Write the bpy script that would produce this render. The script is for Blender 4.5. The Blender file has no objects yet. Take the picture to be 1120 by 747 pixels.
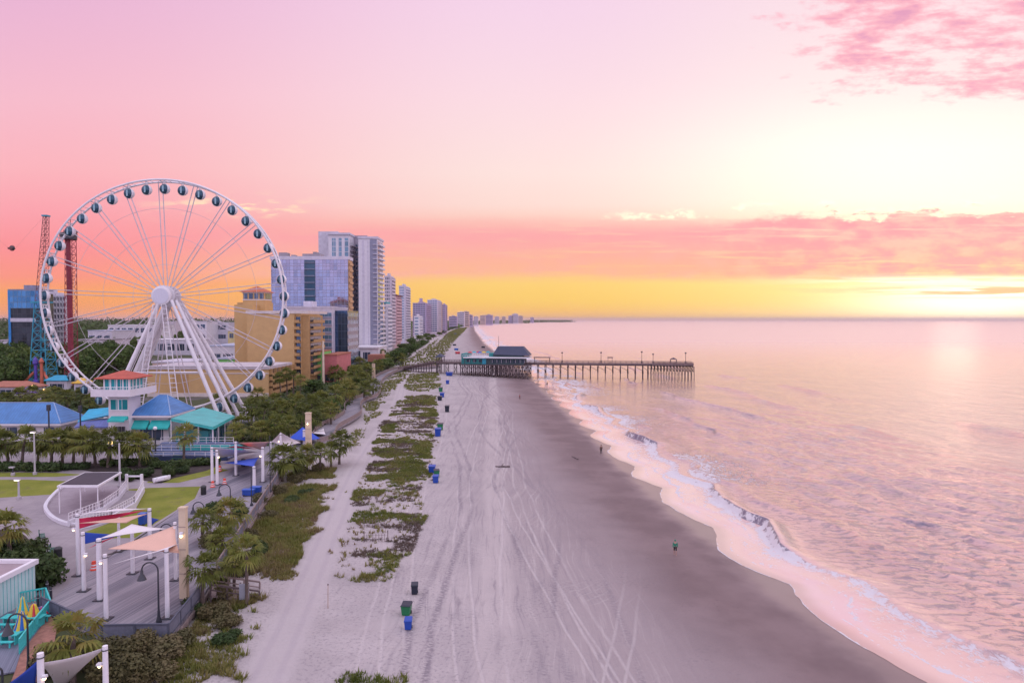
import bpy, bmesh, math, random
import numpy as np
from mathutils import Vector, Matrix, noise as mnoise

random.seed(11)
RNG = np.random.default_rng(11)
S = bpy.context.scene
COL = S.collection
R = math.radians

# ------------------------------------------------------------------ camera
CZ = 26.5            # drone height above the sea
PITCH = R(1.8)
FPX = 747.0          # focal length in photo pixels (24 mm on 36 mm, 1120 px)
cam_d = bpy.data.cameras.new('camera')
cam = bpy.data.objects.new('camera', cam_d)
COL.objects.link(cam)
cam_d.sensor_width = 36.0
cam_d.lens = 24.0
cam_d.clip_start = 0.5
cam_d.clip_end = 80000
cam.location = (0, 0, CZ)
cam.rotation_euler = (R(90) - PITCH, 0, 0)
S.camera = cam

def ray(px, py):
    x = (px - 560.0) / FPX
    y = (373.5 - py) / FPX
    c, s = math.cos(PITCH), math.sin(PITCH)
    return Vector((x, c + y * s, -s + y * c))

def G(px, py, z=2.5):
    """point on the level z seen at photo pixel (px, py)"""
    d = ray(px, py)
    t = (z - CZ) / d.z
    return Vector((d.x * t, d.y * t, z))

def D(px, py, Y):
    """point at depth Y seen at photo pixel (px, py)"""
    d = ray(px, py)
    t = Y / d.y
    return Vector((d.x * t, Y, CZ + d.z * t))

# ------------------------------------------------------------------ materials
def srgb(r, g, b):
    f = lambda c: (c / 255 / 12.92) if c / 255 <= 0.04045 else ((c / 255 + 0.055) / 1.055) ** 2.4
    return (f(r), f(g), f(b))

class NT:
    """small helper to write node trees"""
    def __init__(s, tree):
        s.t = tree
    def n(s, typ, **kw):
        nd = s.t.nodes.new(typ)
        for k, v in kw.items():
            setattr(nd, k, v)
        return nd
    def l(s, a, b):
        s.t.links.new(a, b)
    def put(s, sock, v):
        if isinstance(v, bpy.types.NodeSocket):
            s.l(v, sock)
        elif isinstance(v, (tuple, list)) and sock.type == 'RGBA' and len(v) == 3:
            sock.default_value = (*v, 1)
        else:
            sock.default_value = v
    def m(s, op, a, b=0.0, c=0.0, clamp=False):
        nd = s.n('ShaderNodeMath', operation=op, use_clamp=clamp)
        s.put(nd.inputs[0], a); s.put(nd.inputs[1], b); s.put(nd.inputs[2], c)
        return nd.outputs[0]
    def sm(s, x, a, b, lo=0.0, hi=1.0):
        nd = s.n('ShaderNodeMapRange', interpolation_type='SMOOTHSTEP')
        s.put(nd.inputs[0], x); s.put(nd.inputs[1], a); s.put(nd.inputs[2], b); s.put(nd.inputs[3], lo); s.put(nd.inputs[4], hi)
        return nd.outputs[0]
    def mix(s, f, a, b, blend='MIX'):
        nd = s.n('ShaderNodeMix', data_type='RGBA', blend_type=blend)
        s.put(nd.inputs[0], f); s.put(nd.inputs[6], a); s.put(nd.inputs[7], b)
        return nd.outputs[2]
    def noise(s, vec, scale=1.0, detail=3.0, rough=0.55, dist=0.0, out=0):
        nd = s.n('ShaderNodeTexNoise')
        if vec is not None: s.l(vec, nd.inputs['Vector'])
        nd.inputs['Scale'].default_value = scale
        nd.inputs['Detail'].default_value = detail
        nd.inputs['Roughness'].default_value = rough
        nd.inputs['Distortion'].default_value = dist
        return nd.outputs[out]
    def voro(s, vec, scale=1.0, feature='F1', out='Distance'):
        nd = s.n('ShaderNodeTexVoronoi', feature=feature)
        s.l(vec, nd.inputs['Vector']); nd.inputs['Scale'].default_value = scale
        return nd.outputs[out]
    def ramp(s, x, stops, interp='LINEAR'):
        nd = s.n('ShaderNodeValToRGB')
        cr = nd.color_ramp; cr.interpolation = interp
        while len(cr.elements) < len(stops): cr.elements.new(0.5)
        for e, (p, c) in zip(cr.elements, stops):
            e.position = p; e.color = (*c, 1)
        s.put(nd.inputs[0], x)
        return nd.outputs[0]
    def xyz(s, x, y, z):
        nd = s.n('ShaderNodeCombineXYZ')
        s.put(nd.inputs[0], x); s.put(nd.inputs[1], y); s.put(nd.inputs[2], z)
        return nd.outputs[0]
    def sep(s, v):
        nd = s.n('ShaderNodeSeparateXYZ'); s.l(v, nd.inputs[0])
        return nd.outputs[0], nd.outputs[1], nd.outputs[2]
    def pos(s):
        return s.n('ShaderNodeNewGeometry').outputs['Position']
    def obj(s):
        return s.n('ShaderNodeTexCoord').outputs['Object']
    def attr(s, name, out='Fac'):
        return s.n('ShaderNodeAttribute', attribute_name=name).outputs[out]
    def bump(s, h, strength=0.3, dist=0.1):
        nd = s.n('ShaderNodeBump')
        s.put(nd.inputs['Strength'], strength); s.put(nd.inputs['Distance'], dist)
        s.l(h, nd.inputs['Height'])
        return nd.outputs[0]

def newmat(name):
    m = bpy.data.materials.new(name)
    m.use_nodes = True
    t = m.node_tree
    b = t.nodes['Principled BSDF']
    return m, NT(t), b

MATS = {}
def M(name, col, rough=0.6, metal=0.0, var=0.14, scale=0.6, bump=0.0, bscale=8.0, rnd=0.0, spec=0.5):
    """painted / concrete / wooden surface with mottled wear"""
    if name in MATS: return MATS[name]
    m, T, b = newmat(name)
    o = T.obj()
    f = T.noise(o, scale, 5.0, 0.6)
    f2 = T.noise(o, scale * 9, 3.0, 0.6)
    ff = T.m('ADD', T.m('MULTIPLY', f, 0.65), T.m('MULTIPLY', f2, 0.35))
    ff = T.sm(ff, 0.3, 0.7)
    lo = tuple(max(0, c * (1 - var)) for c in col); hi = tuple(min(1, c * (1 + var)) for c in col)
    c = T.mix(ff, lo, hi)
    if rnd:
        oi = T.n('ShaderNodeObjectInfo').outputs['Random']
        hs = T.n('ShaderNodeHueSaturation')
        T.put(hs.inputs['Value'], T.m('ADD', T.m('MULTIPLY', oi, 2 * rnd), 1 - rnd))
        T.l(c, hs.inputs['Color']); c = hs.outputs[0]
    T.put(b.inputs['Base Color'], c)
    T.put(b.inputs['Roughness'], T.m('ADD', T.m('MULTIPLY', f2, 0.2), rough - 0.1, clamp=True))
    b.inputs['Metallic'].default_value = metal
    b.inputs['Specular IOR Level'].default_value = spec
    if bump:
        T.l(T.bump(T.noise(o, bscale, 4.0), bump, 0.05), b.inputs['Normal'])
    MATS[name] = m
    return m

def foliage(name, cols, scale=0.8, rough=0.6, trans=0.15):
    """leaf material: hue drifts from clump to clump and from plant to plant"""
    if name in MATS: return MATS[name]
    m, T, b = newmat(name)
    p = T.pos()
    f = T.m('ADD', T.m('MULTIPLY', T.noise(p, scale, 2.0), 0.6), T.m('MULTIPLY', T.noise(p, scale * 7, 2.0), 0.4))
    oi = T.n('ShaderNodeObjectInfo').outputs['Random']
    f = T.m('ADD', f, T.m('MULTIPLY', T.m('SUBTRACT', oi, 0.5), 0.22))
    n = len(cols)
    c = T.ramp(f, [(0.3 + 0.4 * i / (n - 1), cc) for i, cc in enumerate(cols)])
    T.put(b.inputs['Base Color'], c)
    b.inputs['Roughness'].default_value = rough
    b.inputs['Specular IOR Level'].default_value = 0.25
    if trans:
        tr = T.n('ShaderNodeBsdfTranslucent'); T.l(c, tr.inputs[0])
        mx = T.n('ShaderNodeMixShader'); mx.inputs[0].default_value = trans
        T.l(b.outputs[0], mx.inputs[1]); T.l(tr.outputs[0], mx.inputs[2])
        T.l(mx.outputs[0], T.t.nodes['Material Output'].inputs[0])
    MATS[name] = m
    return m

def emit(name, col, strength):
    if name in MATS: return MATS[name]
    m, T, b = newmat(name)
    b.inputs['Base Color'].default_value = (*col, 1)
    b.inputs['Emission Color'].default_value = (*col, 1)
    b.inputs['Emission Strength'].default_value = strength
    MATS[name] = m
    return m

def glass(name, tint, cell=(1.6, 3.3), frame=(0.55, 0.55, 0.62), fw=0.09, metal=0.75, rough=0.08, vary=0.5, offs=(0, 0)):
    """curtain wall / window band: panes that each tilt and tint a little, set in thin frames"""
    if name in MATS: return MATS[name]
    m, T, b = newmat(name)
    x, y, z = T.sep(T.obj())
    h = T.m('ADD', T.m('ADD', x, y), offs[0])
    u = T.m('DIVIDE', h, cell[0]); v = T.m('DIVIDE', T.m('ADD', z, offs[1]), cell[1])
    fu, fv = T.m('FRACT', u), T.m('FRACT', v)
    iu, iv = T.m('FLOOR', u), T.m('FLOOR', v)
    wn = T.n('ShaderNodeTexWhiteNoise', noise_dimensions='3D')
    T.l(T.xyz(iu, iv, 0.0), wn.inputs['Vector'])
    rv = wn.outputs['Value']; rc = wn.outputs['Color']
    edge = T.m('MAXIMUM', T.m('LESS_THAN', fu, fw / cell[0]), T.m('LESS_THAN', fv, fw * 1.3 / cell[1]))
    c = T.mix(T.m('MULTIPLY', rv, vary), tint, tuple(min(1, t * 1.7 + 0.02) for t in tint))
    T.put(b.inputs['Base Color'], T.mix(edge, c, frame))
    T.put(b.inputs['Metallic'], T.m('MULTIPLY', T.m('SUBTRACT', 1.0, edge), metal))
    T.put(b.inputs['Roughness'], T.m('ADD', T.m('MULTIPLY', edge, 0.4), rough))
    # each pane leans a hair differently
    vm = T.n('ShaderNodeVectorMath', operation='MULTIPLY_ADD')
    T.l(rc, vm.inputs[0]); vm.inputs[1].default_value = (0.02, 0.02, 0.02); vm.inputs[2].default_value = (-0.01, -0.01, -0.01)
    va = T.n('ShaderNodeVectorMath', operation='ADD')
    T.l(T.n('ShaderNodeNewGeometry').outputs['Normal'], va.inputs[0]); T.l(vm.outputs[0], va.inputs[1])
    nn = T.n('ShaderNodeVectorMath', operation='NORMALIZE'); T.l(va.outputs[0], nn.inputs[0])
    T.l(nn.outputs[0], b.inputs['Normal'])
    MATS[name] = m
    return m

# ------------------------------------------------------------------ mesh helper
def root_loc(p):
    v = Vector((0, 0, 0))
    while p is not None:
        v += p.location; p = p.parent
    return v

class MB:
    """collects shapes (world coordinates unless local=True) and links them as ONE mesh object"""
    def __init__(s):
        s.v = []; s.f = []
    def quad(s, *pts):
        n = len(s.v); s.v += [tuple(p) for p in pts]; s.f.append(tuple(range(n, n + len(pts)))); return s
    def box(s, x0, y0, z0, x1, y1, z1):
        return s.prism([(x0, y0), (x1, y0), (x1, y1), (x0, y1)], z0, z1)
    def prism(s, poly, z0, z1):
        n = len(s.v); k = len(poly)
        a = sum(poly[i][0] * poly[(i + 1) % k][1] - poly[(i + 1) % k][0] * poly[i][1] for i in range(k))
        if a < 0: poly = poly[::-1]
        s.v += [(p[0], p[1], z0) for p in poly] + [(p[0], p[1], z1) for p in poly]
        s.f.append(tuple(n + i for i in reversed(range(k)))); s.f.append(tuple(n + k + i for i in range(k)))
        for i in range(k):
            j = (i + 1) % k; s.f.append((n + i, n + j, n + k + j, n + k + i))
        return s
    def slab(s, p0, p1, w, z0, z1):
        """upright board from p0 to p1 (xy), width w"""
        p0, p1 = Vector(p0[:2]), Vector(p1[:2]); d = (p1 - p0)
        if d.length < 1e-6: return s
        nrm = Vector((-d.y, d.x)).normalized() * w / 2
        return s.prism([p0 - nrm, p1 - nrm, p1 + nrm, p0 + nrm], z0, z1)
    def beam(s, p0, p1, w, h=None):
        """square-section bar between two 3-D points"""
        return s.tube(p0, p1, w * 0.7071, w * 0.7071, 4, math.pi / 4)
    def tube(s, p0, p1, r0, r1=None, n=8, ph=0.0, cap=True):
        r1 = r0 if r1 is None else r1
        return s.path([p0, p1], [r0, r1], n, ph, cap)
    def path(s, pts, radii, n=8, ph=0.0, cap=True):
        pts = [Vector(p) for p in pts]; base = len(s.v); k = len(pts)
        if not isinstance(radii, (list, tuple)): radii = [radii] * k
        up = None
        for i, p in enumerate(pts):
            d = (pts[min(i + 1, k - 1)] - pts[max(i - 1, 0)]).normalized()
            if up is None:
                up = Vector((0, 0, 1)) if abs(d.z) < 0.95 else Vector((1, 0, 0))
            a = d.cross(up)
            if a.length < 1e-5: a = d.cross(Vector((0, 1, 0)))
            a.normalize(); b = a.cross(d).normalized(); up = b
            for j in range(n):
                t = ph + 2 * math.pi * j / n
                s.v.append(tuple(p + (a * math.cos(t) + b * math.sin(t)) * radii[i]))
        for i in range(k - 1):
            for j in range(n):
                j2 = (j + 1) % n
                s.f.append((base + i * n + j, base + i * n + j2, base + (i + 1) * n + j2, base + (i + 1) * n + j))
        if cap:
            s.f.append(tuple(base + j for j in reversed(range(n)))); s.f.append(tuple(base + (k - 1) * n + j for j in range(n)))
        return s
    def lathe(s, c, prof, n=16, axis='z'):
        """prof: list of (radius, height) around an axis through c"""
        c = Vector(c); base = len(s.v); k = len(prof)
        for r, h in prof:
            for j in range(n):
                t = 2 * math.pi * j / n
                if axis == 'z': q = Vector((r * math.cos(t), r * math.sin(t), h))
                elif axis == 'y': q = Vector((r * math.cos(t), h, r * math.sin(t)))
                else: q = Vector((h, r * math.cos(t), r * math.sin(t)))
                s.v.append(tuple(c + q))
        for i in range(k - 1):
            for j in range(n):
                j2 = (j + 1) % n
                s.f.append((base + i * n + j, base + i * n + j2, base + (i + 1) * n + j2, base + (i + 1) * n + j))
        s.f.append(tuple(base + j for j in reversed(range(n)))); s.f.append(tuple(base + (k - 1) * n + j for j in range(n)))
        return s
    def sphere(s, c, r, n=12, sx=1, sy=1, sz=1):
        c = Vector(c); prof = []
        m = n // 2
        base = len(s.v)
        for i in range(m + 1):
            t = -math.pi / 2 + math.pi * i / m
            rr = max(math.cos(t), 0.01) * r
            for j in range(n):
                u = 2 * math.pi * j / n
                s.v.append((c.x + rr * math.cos(u) * sx, c.y + rr * math.sin(u) * sy, c.z + r * math.sin(t) * sz))
        for i in range(m):
            for j in range(n):
                j2 = (j + 1) % n
                s.f.append((base + i * n + j, base + i * n + j2, base + (i + 1) * n + j2, base + (i + 1) * n + j))
        return s
    def torus(s, c, Rr, r, n=64, k=8, axis='y'):
        c = Vector(c); base = len(s.v)
        for i in range(n):
            a = 2 * math.pi * i / n
            for j in range(k):
                t = 2 * math.pi * j / k
                q = Rr + r * math.cos(t); h = r * math.sin(t)
                if axis == 'y': s.v.append((c.x + q * math.cos(a), c.y + h, c.z + q * math.sin(a)))
                else: s.v.append((c.x + q * math.cos(a), c.y + q * math.sin(a), c.z + h))
        for i in range(n):
            i2 = (i + 1) % n
            for j in range(k):
                j2 = (j + 1) % k
                s.f.append((base + i * k + j, base + i2 * k + j, base + i2 * k + j2, base + i * k + j2))
        return s
    def add(s, V, Fc):
        n = len(s.v); s.v += [tuple(v) for v in V]; s.f += [tuple(i + n for i in f) for f in Fc]; return s
    def xform(s, mtx):
        s.v = [tuple(mtx @ Vector(v)) for v in s.v]; return s
    def build(s, name, mat, parent=None, local=False, smooth=False):
        me = bpy.data.meshes.new(name)
        off = Vector((0, 0, 0)) if (local or parent is None) else root_loc(parent)
        vv = s.v if off.length == 0 else [(x - off.x, y - off.y, z - off.z) for x, y, z in s.v]
        me.from_pydata(vv, [], s.f)
        me.validate()
        bm = bmesh.new(); bm.from_mesh(me); bmesh.ops.recalc_face_normals(bm, faces=bm.faces); bm.to_mesh(me); bm.free()
        if smooth:
            me.polygons.foreach_set('use_smooth', [True] * len(me.polygons))
            if smooth != 'all':
                try: me.set_sharp_from_angle(angle=R(40))
                except Exception: pass
        if mat is not None: me.materials.append(mat)
        o = bpy.data.objects.new(name, me)
        COL.objects.link(o)
        if parent is not None: o.parent = parent
        return o

def np_mesh(name, V, Fq, mat, parent=None, smooth=False, attrs=None):
    """fast mesh from numpy arrays (quads or triangles)"""
    me = bpy.data.meshes.new(name)
    V = np.asarray(V, np.float32); Fq = np.asarray(Fq, np.int32)
    k = Fq.shape[1]
    me.vertices.add(len(V)); me.vertices.foreach_set('co', V.ravel())
    me.loops.add(Fq.size); me.loops.foreach_set('vertex_index', Fq.ravel())
    me.polygons.add(len(Fq)); me.polygons.foreach_set('loop_start', np.arange(len(Fq), dtype=np.int32) * k)
    if smooth: me.polygons.foreach_set('use_smooth', np.ones(len(Fq), bool))
    me.update(calc_edges=True)
    for an, arr in (attrs or {}).items():
        a = me.attributes.new(an, 'FLOAT', 'POINT'); a.data.foreach_set('value', np.asarray(arr, np.float32))
    if mat is not None: me.materials.append(mat)
    o = bpy.data.objects.new(name, me); COL.objects.link(o)
    if parent is not None: o.parent = parent
    return o

def tag(o, label, cat, group=None):
    o['label'] = label; o['category'] = cat
    if group: o['group'] = group
    return o
def thing(name, label, cat, loc=(0, 0, 0), group=None, rotz=0.0):
    o = bpy.data.objects.new(name, None); COL.objects.link(o)
    o.location = loc; o.rotation_euler = (0, 0, rotz); o.empty_display_size = 0.3
    return tag(o, label, cat, group)
def struct(o, kind='structure'):
    o['kind'] = kind; return o
KIDS = {}
def dup(root, loc, rotz=0.0, label=None, group=None, scale=None):
    """copy of a thing with copies of its parts and their sub-parts"""
    r = root.copy(); COL.objects.link(r); r.location = loc; r.rotation_euler = (0, 0, rotz)
    if scale is not None: r.scale = scale if isinstance(scale, tuple) else (scale,) * 3
    if label: r['label'] = label
    if group: r['group'] = group
    for ch in list(root.children):
        c = ch.copy(); COL.objects.link(c); c.parent = r
        for g in list(ch.children):
            d = g.copy(); COL.objects.link(d); d.parent = c
    return r
ORD = ['first', 'second', 'third', 'fourth', 'fifth', 'sixth', 'seventh', 'eighth', 'ninth', 'tenth', 'eleventh', 'twelfth', 'thirteenth',
       'fourteenth', 'fifteenth', 'sixteenth', 'seventeenth', 'eighteenth', 'nineteenth', 'twentieth', 'twenty-first', 'twenty-second',
       'twenty-third', 'twenty-fourth', 'twenty-fifth', 'twenty-sixth', 'twenty-seventh', 'twenty-eighth', 'twenty-ninth', 'thirtieth',
       'thirty-first', 'thirty-second', 'thirty-third', 'thirty-fourth', 'thirty-fifth', 'thirty-sixth', 'thirty-seventh', 'thirty-eighth',
       'thirty-ninth', 'fortieth', 'forty-first', 'forty-second', 'forty-third', 'forty-fourth', 'forty-fifth', 'forty-sixth', 'forty-seventh', 'forty-eighth']
# ------------------------------------------------------------------ render settings
S.render.engine = 'CYCLES'
S.view_settings.view_transform = 'Standard'
S.view_settings.look = 'None'
S.view_settings.gamma = 1.0
S.view_settings.exposure = 0.0
S.view_settings.use_curve_mapping = False
S.cycles.max_bounces = 6
S.cycles.diffuse_bounces = 3
S.cycles.glossy_bounces = 3
S.cycles.transmission_bounces = 4
S.cycles.volume_bounces = 0
S.cycles.transparent_max_bounces = 8
S.cycles.sample_clamp_indirect = 6.0
S.cycles.use_denoising = True
try:
    S.cycles.denoiser = 'OPENIMAGEDENOISE'
except Exception:
    pass

# ------------------------------------------------------------------ sky: sunrise behind a bank of pink cloud
SUN_AZ, SUN_EL = 33.0, 5.0      # degrees right of the view axis, degrees up
W = bpy.data.worlds.new('World'); S.world = W; W.use_nodes = True
T = NT(W.node_tree)
bg = W.node_tree.nodes['Background']
vx, vy, vz = T.sep(T.n('ShaderNodeTexCoord').outputs['Generated'])
DEG = 180 / math.pi
az = T.m('MULTIPLY', T.m('ARCTAN2', vx, vy), DEG)
el = T.m('MULTIPLY', T.m('ARCSINE', vz), DEG)
ca = T.m('MAXIMUM', T.m('COSINE', T.m('MINIMUM', T.m('ABSOLUTE', T.m('ARCTAN2', vx, vy)), 0.75)), 0.7)
ef = T.m('DIVIDE', el, ca)       # elevation as it spreads towards the sides
def rampE(stops):
    return T.ramp(T.m('DIVIDE', ef, 30.0, clamp=True), [(e / 30.0, srgb(*c)) for e, c in stops])
left = rampE([(0, (250, 160, 100)), (2.2, (255, 166, 98)), (3.6, (255, 152, 132)), (6, (255, 148, 152)), (9, (255, 164, 174)), (12.5, (255, 182, 190)), (18, (250, 190, 206)), (25, (238, 184, 214)), (30, (226, 178, 216))])
mid = rampE([(0, (255, 190, 98)), (1.6, (255, 208, 102)), (3.9, (255, 212, 122)), (8.2, (255, 206, 190)), (9.5, (255, 222, 212)), (12, (255, 228, 222)), (18, (254, 222, 230)), (25, (248, 214, 236)), (30, (240, 205, 234))])
right = rampE([(0, (255, 226, 160)), (1.6, (255, 226, 140)), (3.6, (255, 232, 150)), (8, (255, 236, 206)), (10, (255, 245, 226)), (14, (255, 246, 234)), (19, (255, 236, 234)), (25, (254, 228, 233)), (30, (250, 220, 234))])
col = T.mix(T.sm(az, -36, 2), left, mid)
col = T.mix(T.sm(az, 2, 30), col, right)
# over-exposed clear patch above the bank, round the hidden sun
def bell(a0, wa, e0, we):
    q = T.m('ADD', T.m('POWER', T.m('ABSOLUTE', T.m('DIVIDE', T.m('SUBTRACT', az, a0), wa)), 2.0), T.m('POWER', T.m('ABSOLUTE', T.m('DIVIDE', T.m('SUBTRACT', ef, e0), we)), 2.0))
    return T.m('EXPONENT', T.m('MULTIPLY', q, -1.0))
clear = bell(29, 17, 12, 5.5)
col = T.mix(1.0, col, T.mix(clear, (1, 1, 1), (1.22, 1.2, 1.17)), 'MULTIPLY')
# ragged pink cloud bank low over the sea
cv = T.xyz(T.m('MULTIPLY', az, 0.16), T.m('MULTIPLY', ef, 0.55), 3.1)
cn = T.noise(cv, 1.0, 7.0, 0.62)
cn2 = T.noise(T.xyz(T.m('MULTIPLY', az, 0.5), T.m('MULTIPLY', ef, 0.9), 7.7), 1.0, 6.0, 0.6)
rs = T.sm(az, 10, 30)
top = T.m('ADD', 8.35, T.m('MULTIPLY', rs, 0.9))
amp = T.m('ADD', 1.1, T.m('MULTIPLY', rs, 7.5))
topd = T.m('SUBTRACT', T.m('ADD', top, T.m('MULTIPLY', T.m('SUBTRACT', T.m('ADD', T.m('MULTIPLY', cn, 0.5), T.m('MULTIPLY', cn2, 0.5)), 0.52), amp)), ef)
ma = T.sm(T.m('DIVIDE', topd, T.m('ADD', 2.6, T.m('MULTIPLY', rs, -1.8))), -0.2, 0.55)
botn = T.m('ADD', T.m('ADD', 3.55, T.m('MULTIPLY', rs, -0.15)), T.m('MULTIPLY', T.m('SUBTRACT', T.noise(T.xyz(T.m('MULTIPLY', az, 0.07), T.m('MULTIPLY', ef, 0.8), 1.3), 1.0, 4.0), 0.5), 1.0))
mb = T.sm(T.m('SUBTRACT', ef, botn), -0.6, 0.55)
wsp = T.noise(T.xyz(T.m('MULTIPLY', az, 0.11), T.m('MULTIPLY', ef, 1.7), 8.2), 1.0, 6.0, 0.62, 0.3)
bank = T.m('MULTIPLY', T.m('MULTIPLY', ma, mb), T.m('SUBTRACT', 1.0, T.m('MULTIPLY', T.sm(wsp, 0.5, 0.68), 0.42)))
bcol = T.mix(T.sm(ef, 3.4, 7.5), srgb(255, 184, 148), srgb(255, 166, 172))
bcol = T.mix(T.m('MULTIPLY', T.sm(cn2, 0.42, 0.7), 0.5), bcol, T.mix(rs, srgb(255, 176, 172), srgb(255, 190, 180)))
bcol = T.mix(T.m('MULTIPLY', T.m('MULTIPLY', rs, T.sm(cn2, 0.62, 0.35)), 0.9), bcol, srgb(250, 138, 165))
bcol = T.mix(T.sm(az, -18, -34), bcol, left)
# lit upper lip of the bank
lip = T.m('MULTIPLY', T.m('MULTIPLY', T.sm(topd, -0.9, -0.15), T.sm(topd, 0.35, -0.05)), T.m('MULTIPLY', T.sm(cn2, 0.48, 0.66), T.sm(az, 4, 14)))
col = T.mix(T.m('MULTIPLY', bank, 0.97), col, bcol)
col = T.mix(T.m('MULTIPLY', lip, 0.9), col, (1.5, 1.35, 0.95))
# bright gap with thin bars of cloud where the sun is about to show
glow = bell(34.5, 7.5, 1.7, 1.9)
col = T.mix(T.m('MULTIPLY', T.m('MULTIPLY', glow, T.sm(T.m('ADD', bank, T.m('MULTIPLY', cn2, 0.5)), 1.15, 0.4)), 1.0), col, (1.5, 1.42, 1.2))
bars = T.noise(T.xyz(T.m('MULTIPLY', az, 0.13), T.m('MULTIPLY', ef, 2.6), 5.0), 1.0, 4.0, 0.55)
bm_ = T.m('MULTIPLY', T.m('MULTIPLY', T.sm(bars, 0.44, 0.56), bell(36, 9, 2.45, 0.5)), 1.5, clamp=True)
col = T.mix(bm_, col, srgb(255, 186, 150))
slit = T.m('MULTIPLY', T.m('MULTIPLY', T.sm(bars, 0.40, 0.5), bell(34, 8, 3.25, 0.35)), 1.4, clamp=True)
col = T.mix(slit, col, (1.3, 1.2, 0.9))
# high pink cloudlets on the sea side, two stray ones over the town
hv = T.xyz(T.m('MULTIPLY', az, 0.15), T.m('MULTIPLY', T.m('SUBTRACT', ef, T.m('MULTIPLY', az, 0.1)), 0.55), 11.4)
hn = T.m('ADD', T.m('MULTIPLY', T.noise(hv, 1.0, 8.0, 0.62, 0.25), 0.5), T.m('MULTIPLY', T.noise(T.xyz(T.m('MULTIPLY', az, 0.36), T.m('MULTIPLY', T.m('SUBTRACT', ef, T.m('MULTIPLY', az, 0.05)), 0.85), 21.0), 1.0, 7.0, 0.62), 0.5))
hm = T.m('MULTIPLY', T.sm(az, 4, 27), T.m('MULTIPLY', T.sm(ef, 14.5, 18.5), T.sm(ef, 36, 27)))
hc = T.sm(T.m('ADD', hn, T.m('MULTIPLY', T.m('SUBTRACT', hm, 1.0), 0.5)), 0.44, 0.58)
col = T.mix(T.m('MULTIPLY', hc, 0.85), col, srgb(255, 172, 190))
col = T.mix(T.m('MULTIPLY', T.sm(T.m('ADD', hn, T.m('MULTIPLY', T.m('SUBTRACT', hm, 1.0), 0.5)), 0.54, 0.66), 0.75), col, srgb(220, 150, 190))
st = T.sm(T.noise(T.xyz(T.m('MULTIPLY', az, 0.35), T.m('MULTIPLY', ef, 1.5), 2.2), 1.0, 5.0), 0.5, 0.68)
col = T.mix(T.m('MULTIPLY', T.m('MULTIPLY', st, bell(-21.5, 4.5, 9.3, 0.75)), 1.6, clamp=True), col, (1.1, 0.86, 0.55))
# away from the sunrise and overhead the sky is a clear lavender blue
back = T.ramp(T.m('DIVIDE', el, 90.0, clamp=True), [(0.0, srgb(172, 178, 222)), (0.03, srgb(190, 186, 226)), (0.075, srgb(230, 196, 226)), (0.14, srgb(228, 206, 234)), (0.35, srgb(212, 210, 244)), (1.0, srgb(224, 224, 244))])
ab = T.m('ABSOLUTE', az)
col = T.mix(T.m('MAXIMUM', T.sm(ab, 48, 110), T.sm(el, 27, 58)), col, T.mix(1.0, back, (1.78, 1.72, 1.62), 'MULTIPLY'))
nish = T.n('ShaderNodeTexSky', sky_type='NISHITA')
nish.sun_disc = False; nish.sun_elevation = R(SUN_EL); nish.sun_rotation = R(SUN_AZ)
nish.air_density = 1.0; nish.dust_density = 1.5
col = T.mix(1.0, col, T.mix(1.0, nish.outputs[0], (0.006, 0.006, 0.008), 'MULTIPLY'), 'ADD')
T.l(col, bg.inputs['Color'])
bg.inputs['Strength'].default_value = 0.97
W.cycles.sampling_method = 'MANUAL'; W.cycles.sample_map_resolution = 512

sd = bpy.data.lights.new('sun', 'SUN'); sun = bpy.data.objects.new('sun', sd); COL.objects.link(sun)
sd.energy = 0.005; sd.angle = R(3.0); sd.color = (1.0, 0.72, 0.5)
sv = Vector((math.sin(R(SUN_AZ)) * math.cos(R(SUN_EL)), math.cos(R(SUN_AZ)) * math.cos(R(SUN_EL)), math.sin(R(SUN_EL))))
sun.rotation_euler = sv.to_track_quat('Z', 'Y').to_euler()
sun.location = (300, 500, 60)

# ------------------------------------------------------------------ numpy noise
PERM = RNG.random((512, 512)).astype(np.float32)
def vn(x, y, seed=0):
    x = np.asarray(x, float) + seed * 17.31; y = np.asarray(y, float) + seed * 9.77
    xi = np.floor(x).astype(int); yi = np.floor(y).astype(int)
    fx = x - xi; fy = y - yi
    fx = fx * fx * (3 - 2 * fx); fy = fy * fy * (3 - 2 * fy)
    g = lambda i, j: PERM[i % 512, j % 512]
    a = g(xi, yi) * (1 - fx) + g(xi + 1, yi) * fx
    b = g(xi, yi + 1) * (1 - fx) + g(xi + 1, yi + 1) * fx
    return a * (1 - fy) + b * fy
def fbm(x, y, seed=0, o=4):
    r = 0; a = 0.5; t = 0
    for i in range(o):
        r = r + a * vn(x * 2 ** i, y * 2 ** i, seed + i); t += a; a *= 0.5
    return r / t
def sstep(x, a, b):
    t = np.clip((x - a) / (b - a), 0, 1); return t * t * (3 - 2 * t)

# ------------------------------------------------------------------ coast lines
wl_px = [(1010, 757), (940, 700), (880, 660), (825, 620), (790, 594), (745, 560), (690, 515), (655, 480), (622, 450), (600, 430), (583, 414), (556, 395), (530, 375), (520, 362), (518, 356)]
WY = [20.0] + [G(px, py, 0).y for px, py in wl_px] + [7000, 9000, 9600, 10500, 40000]
WX = [31.0] + [G(px, py, 0).x for px, py in wl_px] + [260, 830, 900, -3500, -4000]
def wl(Y): return np.interp(Y, WY, WX)
IY = [0, 45, 60, 85, 110, 137, 175, 230, 338, 440, 800, 1700, 5000, 7000, 9000, 9600, 10500, 40000]
IX = [-17, -24.5, -27.5, -32, -36, -38, -43.5, -47, -56, -75, -105, -160, -350, 130, 700, 760, -3600, -4100]
def il(Y): return np.interp(Y, IY, IX)

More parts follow.
